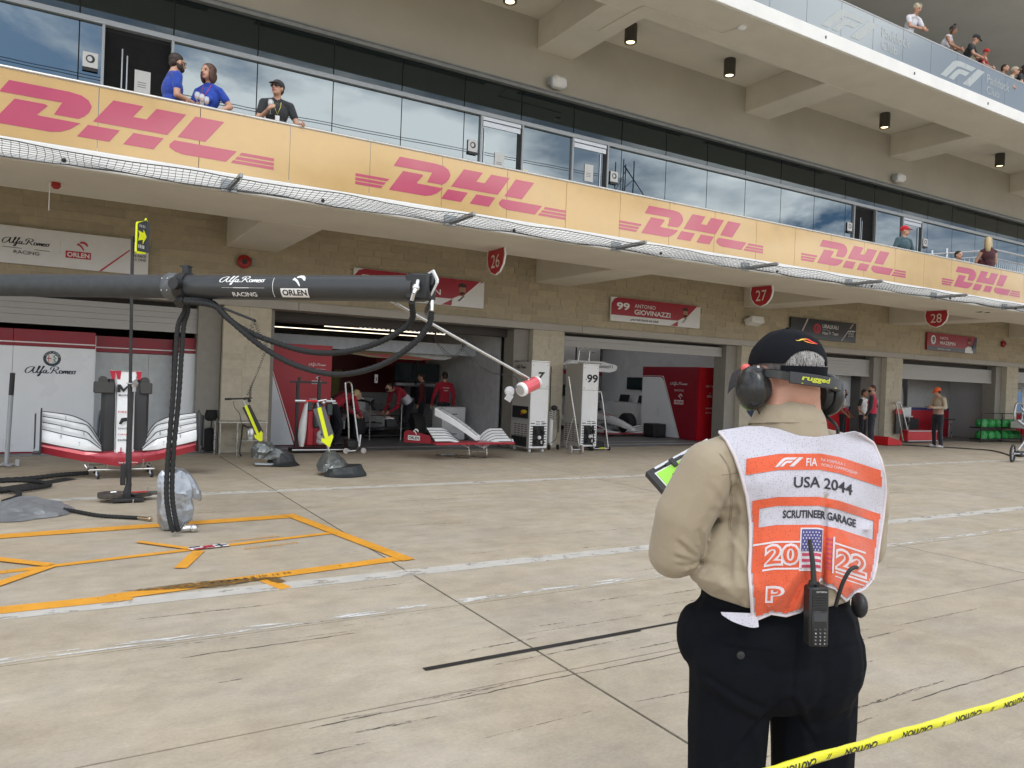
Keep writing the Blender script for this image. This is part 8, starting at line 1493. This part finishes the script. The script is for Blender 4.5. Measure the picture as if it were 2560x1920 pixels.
mp_('cap', capf, capshell, 60)
mp_('cap_button', capf, lambda q: q.ell(HP((0, -.008, .132)), (.008, .008, .004), 12, 6))
def brim(q):
    r_ = []
    for i in range(9):
        v = i/8; r_.append([HP((x*(.078-.020*v*v), .085+.092*v*(1-.28*x*x), -.018+.070*(1-x*x)-.034*v+d_)) for d_ in (0, -.004) for x in ((-1, -.75, -.4, 0, .4, .75, 1) if d_ == 0 else (1, .75, .4, 0, -.4, -.75, -1))])
    q.loft(r_)
mp_('cap_brim', mat('brim_charcoal', (.03, .028, .033), .8, var=.2, bump=.4, bs=300), brim)
def arc_pt(a, z, r=1.0): return HP((.0905*r*math.cos(a), .1105*r*math.sin(a)-.008, z))
mp_('cap_strap', capf, lambda q: q.loft([[arc_pt(AC-.75+1.5*i/16, .028, 1.01), arc_pt(AC-.75+1.5*i/16, .004, 1.0), arc_pt(AC-.75+1.5*i/16, .004, 1.02), arc_pt(AC-.75+1.5*i/16, .028, 1.03)] for i in range(17)]))
mp_('cap_strap_red', redink, lambda q: q.loft([[arc_pt(AC-.4+.9*i/10, .004, 1.035), arc_pt(AC-.4+.9*i/10, -.006, 1.035), arc_pt(AC-.4+.9*i/10, -.006, 1.045), arc_pt(AC-.4+.9*i/10, .004, 1.045)] for i in range(11)]))
hg = mat('silver_hair', (.22, .21, .20), .55, var=.35, vs=70, bump=.5, bs=200)
def hairf(q):
    random.seed(8); q.ell(HP((0, -.012, .045)), (.083, .102, .070), 24, 16, HRm)
mp_('hair', hg, hairf)
def strands(q):
    random.seed(8)
    for k in range(240):
        a = AC+random.uniform(-.6, .6); z0_ = random.uniform(.032, .074); ln = random.uniform(.015, .035); dr = random.uniform(-.5, .5)
        def sp(aa, zz): c_ = max(-1, min(1, (zz-.035)/.086)); s_ = math.sqrt(max(0, 1-c_*c_)); return HP((.0845*s_*math.cos(aa), .1045*s_*math.sin(aa)-.010, zz))
        q.tube([sp(a, z0_), sp(a+dr*.12, z0_-ln*.5)+(sp(a, z0_)-HP((0, 0, .04))).normalized()*.0025, sp(a+dr*.25, z0_-ln)], [.0012, .0012, .0003], 3, cap=False)
mp_('hair_strands', mat('pale_grey_hair', (.34, .33, .32), .45, var=.3, vs=120), strands)
def capdecal(name, m, P, off):    # embroidered flash on the back of the cap
    q = MB(MM); vs = []
    P2 = [tuple(p[:2]) for p in smooth_path([(x, y, 0) for x, y in P], 4, True)]
    for x, y in P2:
        aa = AC+.02+(x-.5)*.78; th = 1.05-.26*y; s_, c_ = math.sin(th), math.cos(th); r_ = 1.012+off; vs.append(HP((.090*s_*math.cos(aa)*r_, (.111*s_*math.sin(aa)-.008)*r_, .035+.096*c_*r_)))
    q.add(vs, [tuple(range(len(vs)))]); q.build(name, m, mar, smooth=False)
capdecal('cap_flash', mat('thread_yellow', (.75, .50, .06), .6), [(0, .62), (.12, .60), (.25, .8), (.45, .85), (.55, .75), (.4, .72), (.25, .6), (.1, .5)], .0); capdecal('cap_flash', mat('thread_red', (.75, .03, .02), .6), [(.45, .9), (.62, .82), (.78, .5), (1.0, .22), (.85, .2), (.6, .5), (.5, .72)], .002); capdecal('cap_flash', mat('thread_orange', (.85, .28, .04), .6), [(.32, .58), (.45, .35), (.65, .22), (.85, .2), (.6, .34), (.45, .5)], .003)
# headset: ear cups, neckband, blue mask strap
hsm = mat('headset_black', (.016, .017, .018), .3, var=.15, coat=.2); band_mat = mat('band_charcoal', (.04, .042, .048), .5, var=.1)
for sg in (-1, 1):
    ax = HRm @ V((sg, -.25 if sg > 0 else 0, 0)).normalized(); c0 = HP((sg*.088, .0, -.035) if sg < 0 else (.092, -.035, -.045)); mp_('ear_cushion', black, lambda q: q.lathe([(.02, 0), (.042, .0), (.046, .008), (.044, .02), (.02, .022)], c0, ax, 28))
    u = HRm @ V((0, 1, 0)); 
    def cup(q):
        r_ = []
        for i, (rr, d) in enumerate(((.047, .018), (.052, .023), (.052, .035), (.047, .047), (.034, .056), (.014, .060), (.001, .0605))): r_.append([c0+ax*d+(u*math.cos(a)*rr*.92+Z*math.sin(a)*rr*1.15) for a in [6.283*k/32 for k in range(32)]])
        q.loft(r_)
    mp_('ear_cup', hsm, cup, 60)
mp_('cup_module', band_mat, lambda q: q.obox(tuple(HP((-.118, -.01, .012))), .030, .045, .022, rz=yr, b=.005)); mp_('cup_light', mat('coral_plastic', (.75, .13, .12), .35), lambda q: q.ell(HP((-.118, .025, .018)), (.013, .018, .013), 14, 8)); mp_('cup_screw', chrome, lambda q: (q.ell(HP((-.137, -.005, -.01)), (.003, .003, .003), 8, 6), q.ell(HP((-.141, .01, -.05)), (.003, .003, .003), 8, 6), q.obox(tuple(HP((-.13, -.03, .022))), .006, .006, .006)))
def strip(pts, h, th, m, nm, tilt=0):
    P = smooth_path(pts, 6); r_ = []
    for i, p in enumerate(P):
        T = (P[min(i+1, len(P)-1)]-P[max(0, i-1)]); T.z = 0; T.normalize(); N_ = T.cross(Z); hh = h if not isinstance(h, tuple) else h[0]+(h[1]-h[0])*i/(len(P)-1); r_.append([p+Z*hh*.5, p+Z*hh*.42+N_*th*.5, p-Z*hh*.42+N_*th*.5, p-Z*hh*.5, p-Z*hh*.42-N_*th*.5, p+Z*hh*.42-N_*th*.5])
    return mp_(nm, m, lambda q: q.loft(r_), 30)
strip([HP((-.112, -.005, .008)), HP((-.100, -.07, .004)), HP((-.062, -.116, -.007)), HP((-.035, -.130, -.010))], .024, .012, hsm, 'band_arm'); 
strip([HP((-.088, -.098, -.003)), HP((-.045, -.131, -.008)), HP((.0, -.140, -.013)), HP((.055, -.128, -.017)), HP((.105, -.085, -.021)), HP((.137, -.045, -.025))], .031, .018, band_mat, 'neckband')
strip([HP((.130, -.05, -.018)), HP((.145, -.022, -.022)), HP((.142, .012, -.028))], .028, .024, band_mat, 'band_end')
bt = MB(MM); 
def bandxy(u_): 
    P = smooth_path([HP((-.088, -.098, -.003)), HP((-.045, -.131, -.008)), HP((.0, -.140, -.013)), HP((.055, -.128, -.017)), HP((.105, -.085, -.021)), HP((.137, -.045, -.025))], 10); f_ = u_*(len(P)-1); i = min(len(P)-2, int(f_)); p = P[i].lerp(P[i+1], f_-i); T = (P[i+1]-P[i]).normalized(); return p, T
g_ = glyphs('rugged', .035, .15); bt.add([(lambda pt: tuple(pt[0]+Z*(-.007+y*.017)-V((-pt[1].y, pt[1].x, 0))*.0112))(bandxy(.10+.30*x)) for x, y in g_[0]], g_[1]); bt.add([(lambda pt: tuple(pt[0]+Z*(-.0125+y*.0022)-V((-pt[1].y, pt[1].x, 0))*.0112))(bandxy(.10+.40*x)) for x, y in ((0, 0), (1, 0), (1, 1), (0, 1))], [(0, 1, 2, 3)])
bt.build('band_lettering', mat('lime_print', (.55, .60, .06), .5), mar, smooth=False)
mp_('face_mask', mat('navy_mask', (.025, .045, .12), .8), lambda q: q.ell(HP((0, .055, -.075)), (.062, .060, .060), 20, 12, HRm)); mp_('headset_cable', black, lambda q: q.tube(smooth_path([HP((-.10, .0, -.085)), HP((-.085, -.01, -.12)), V((-.03, -.04, 1.50))], 5), .0022, 6)); mp_('headset_cable', black, lambda q: q.tube(smooth_path([HP((.125, .0, -.085)), V((.175, -.02, 1.53)), V((.19, .0, 1.49))], 5), .0048, 6))
# clipboard ---------------------------------------------------------
C0 = V((-.272, .25, 1.354)); e1 = V((.80, .35, .40)).normalized(); e2 = V((.55, -.55, -.60)).normalized(); e2 = (e2-e1*e1.dot(e2)).normalized(); nn_ = e1.cross(e2); nn_ = nn_ if nn_.y < 0 else -nn_
cbw = MM @ C0; cb_ = thing('clipboard', 'black clipboard with lime green paper held in front of the marshal', 'clipboard', tuple(cbw)); CM = MM
def cbp(nm, m, x0, x1, y0, y1, t0, t1):
    q = MB(CM); c = [C0+e1*x+e2*y+nn_*t for t in (t0, t1) for y in (y0, y1) for x in (x0, x1)]; q.add(c, [(0, 2, 3, 1), (4, 5, 7, 6), (0, 1, 5, 4), (2, 6, 7, 3), (0, 4, 6, 2), (1, 3, 7, 5)]); return q.build(nm, m, cb_, smooth=False)
cbp('board', black, -.008, .24, -.004, .31, -.022, 0); cbp('paper', mat('lime_paper', (.36, .78, .08), .6, var=.03), .014, .225, .018, .29, .0014, .0025); cbp('white_sheet', pw, .010, .228, .014, .3, .0002, .0012); cbp('steel_edge', alu, .02, .235, -.002, .006, .0, .004); cbp('clip', black, .075, .09, .0, .030, .003, .010); cbp('clip_bar', black, .055, .12, .006, .014, .003, .008)
q = MB(CM); q.tube([C0+e1*.05+e2*.05+nn_*.008, C0+e1*.13+e2*.03+nn_*.008], .0018, 5); q.build('pen', black, cb_)
# caution tape across the bottom right -------------------------------
tp = thing('barrier_tape', 'yellow caution tape with black lettering stretched across the bottom right corner', 'tape', (1.9, 1.2, .8))
TA, TB = (1.428, 1.188, .733), (2.439, 1.111, .76)
ta, tb = V(TA), V(TB); dT = (tb-ta); Ld = dT.length; dT.normalize(); sT = dT.cross(Fh).normalized(); sT = sT if sT.z > 0 else -sT; nT = dT.cross(sT); nT = nT if nT.dot(Fh) < 0 else -nT
q = MB(); n = 80; r_ = []; hw = .0135
def tpos(s_, v_): 
    sag_ = -.012*math.sin(math.pi*max(0, min(1, (s_+.6)/(Ld+1.8)))); tw = .35+.25*math.sin(s_*5); return ta+dT*s_+Z*sag_+sT*(hw*v_)+nT*(.004*(1-v_*v_)*1.2+.002*math.sin(s_*23+v_)+.0012*math.sin(s_*61))
for i in range(n+1):
    s_ = -.6+(Ld+1.8)*i/n; r_.append([tpos(s_, v_) for v_ in (-1, -.6, -.2, .2, .6, 1)])
q.loft(r_, cap=False, closed=False); tym = mat('tape_yellow', (.76, .74, .02), .28, var=.05, coat=.5); to = q.build('tape', tym, tp, smooth=True, ang=180); so = to.modifiers.new('t', 'SOLIDIFY'); so.thickness = .0004
q = MB(); r2_ = [[p-nT*.004-sT*.002 for p in rr] for rr in r_]; q.loft(r2_, cap=False, closed=False); to = q.build('tape_fold', tym, tp, smooth=True, ang=180); so = to.modifiers.new('t', 'SOLIDIFY'); so.thickness = .0004
q = MB(); s_ = .02; words = ['CAUTION', '', 'CAUTION', 'CAUTION', 'CAUTION', 'CAUTION']; k = 0
def wmap(s0, w, y0, h, g, flip=True):
    vs = []
    for x, y in g[0]:
        if flip: x, y = 1-x, 1-y
        v_ = y0+h*y; vs.append(tpos(s0+w*x, max(-1, min(1, v_)))+nT*.0009)
    q.add(vs, g[1])
g = sliced(glyphs('CAUTION', .03, .1), 4); s_ = -.38
while s_ < Ld+.9:
    wmap(s_, .115, -1.0, 1.35, g); wmap(s_+.150, .018, -.6, .9, glyphs('//', .03, .2)); s_ += .215
q.build('tape_lettering', prk, tp, smooth=False)
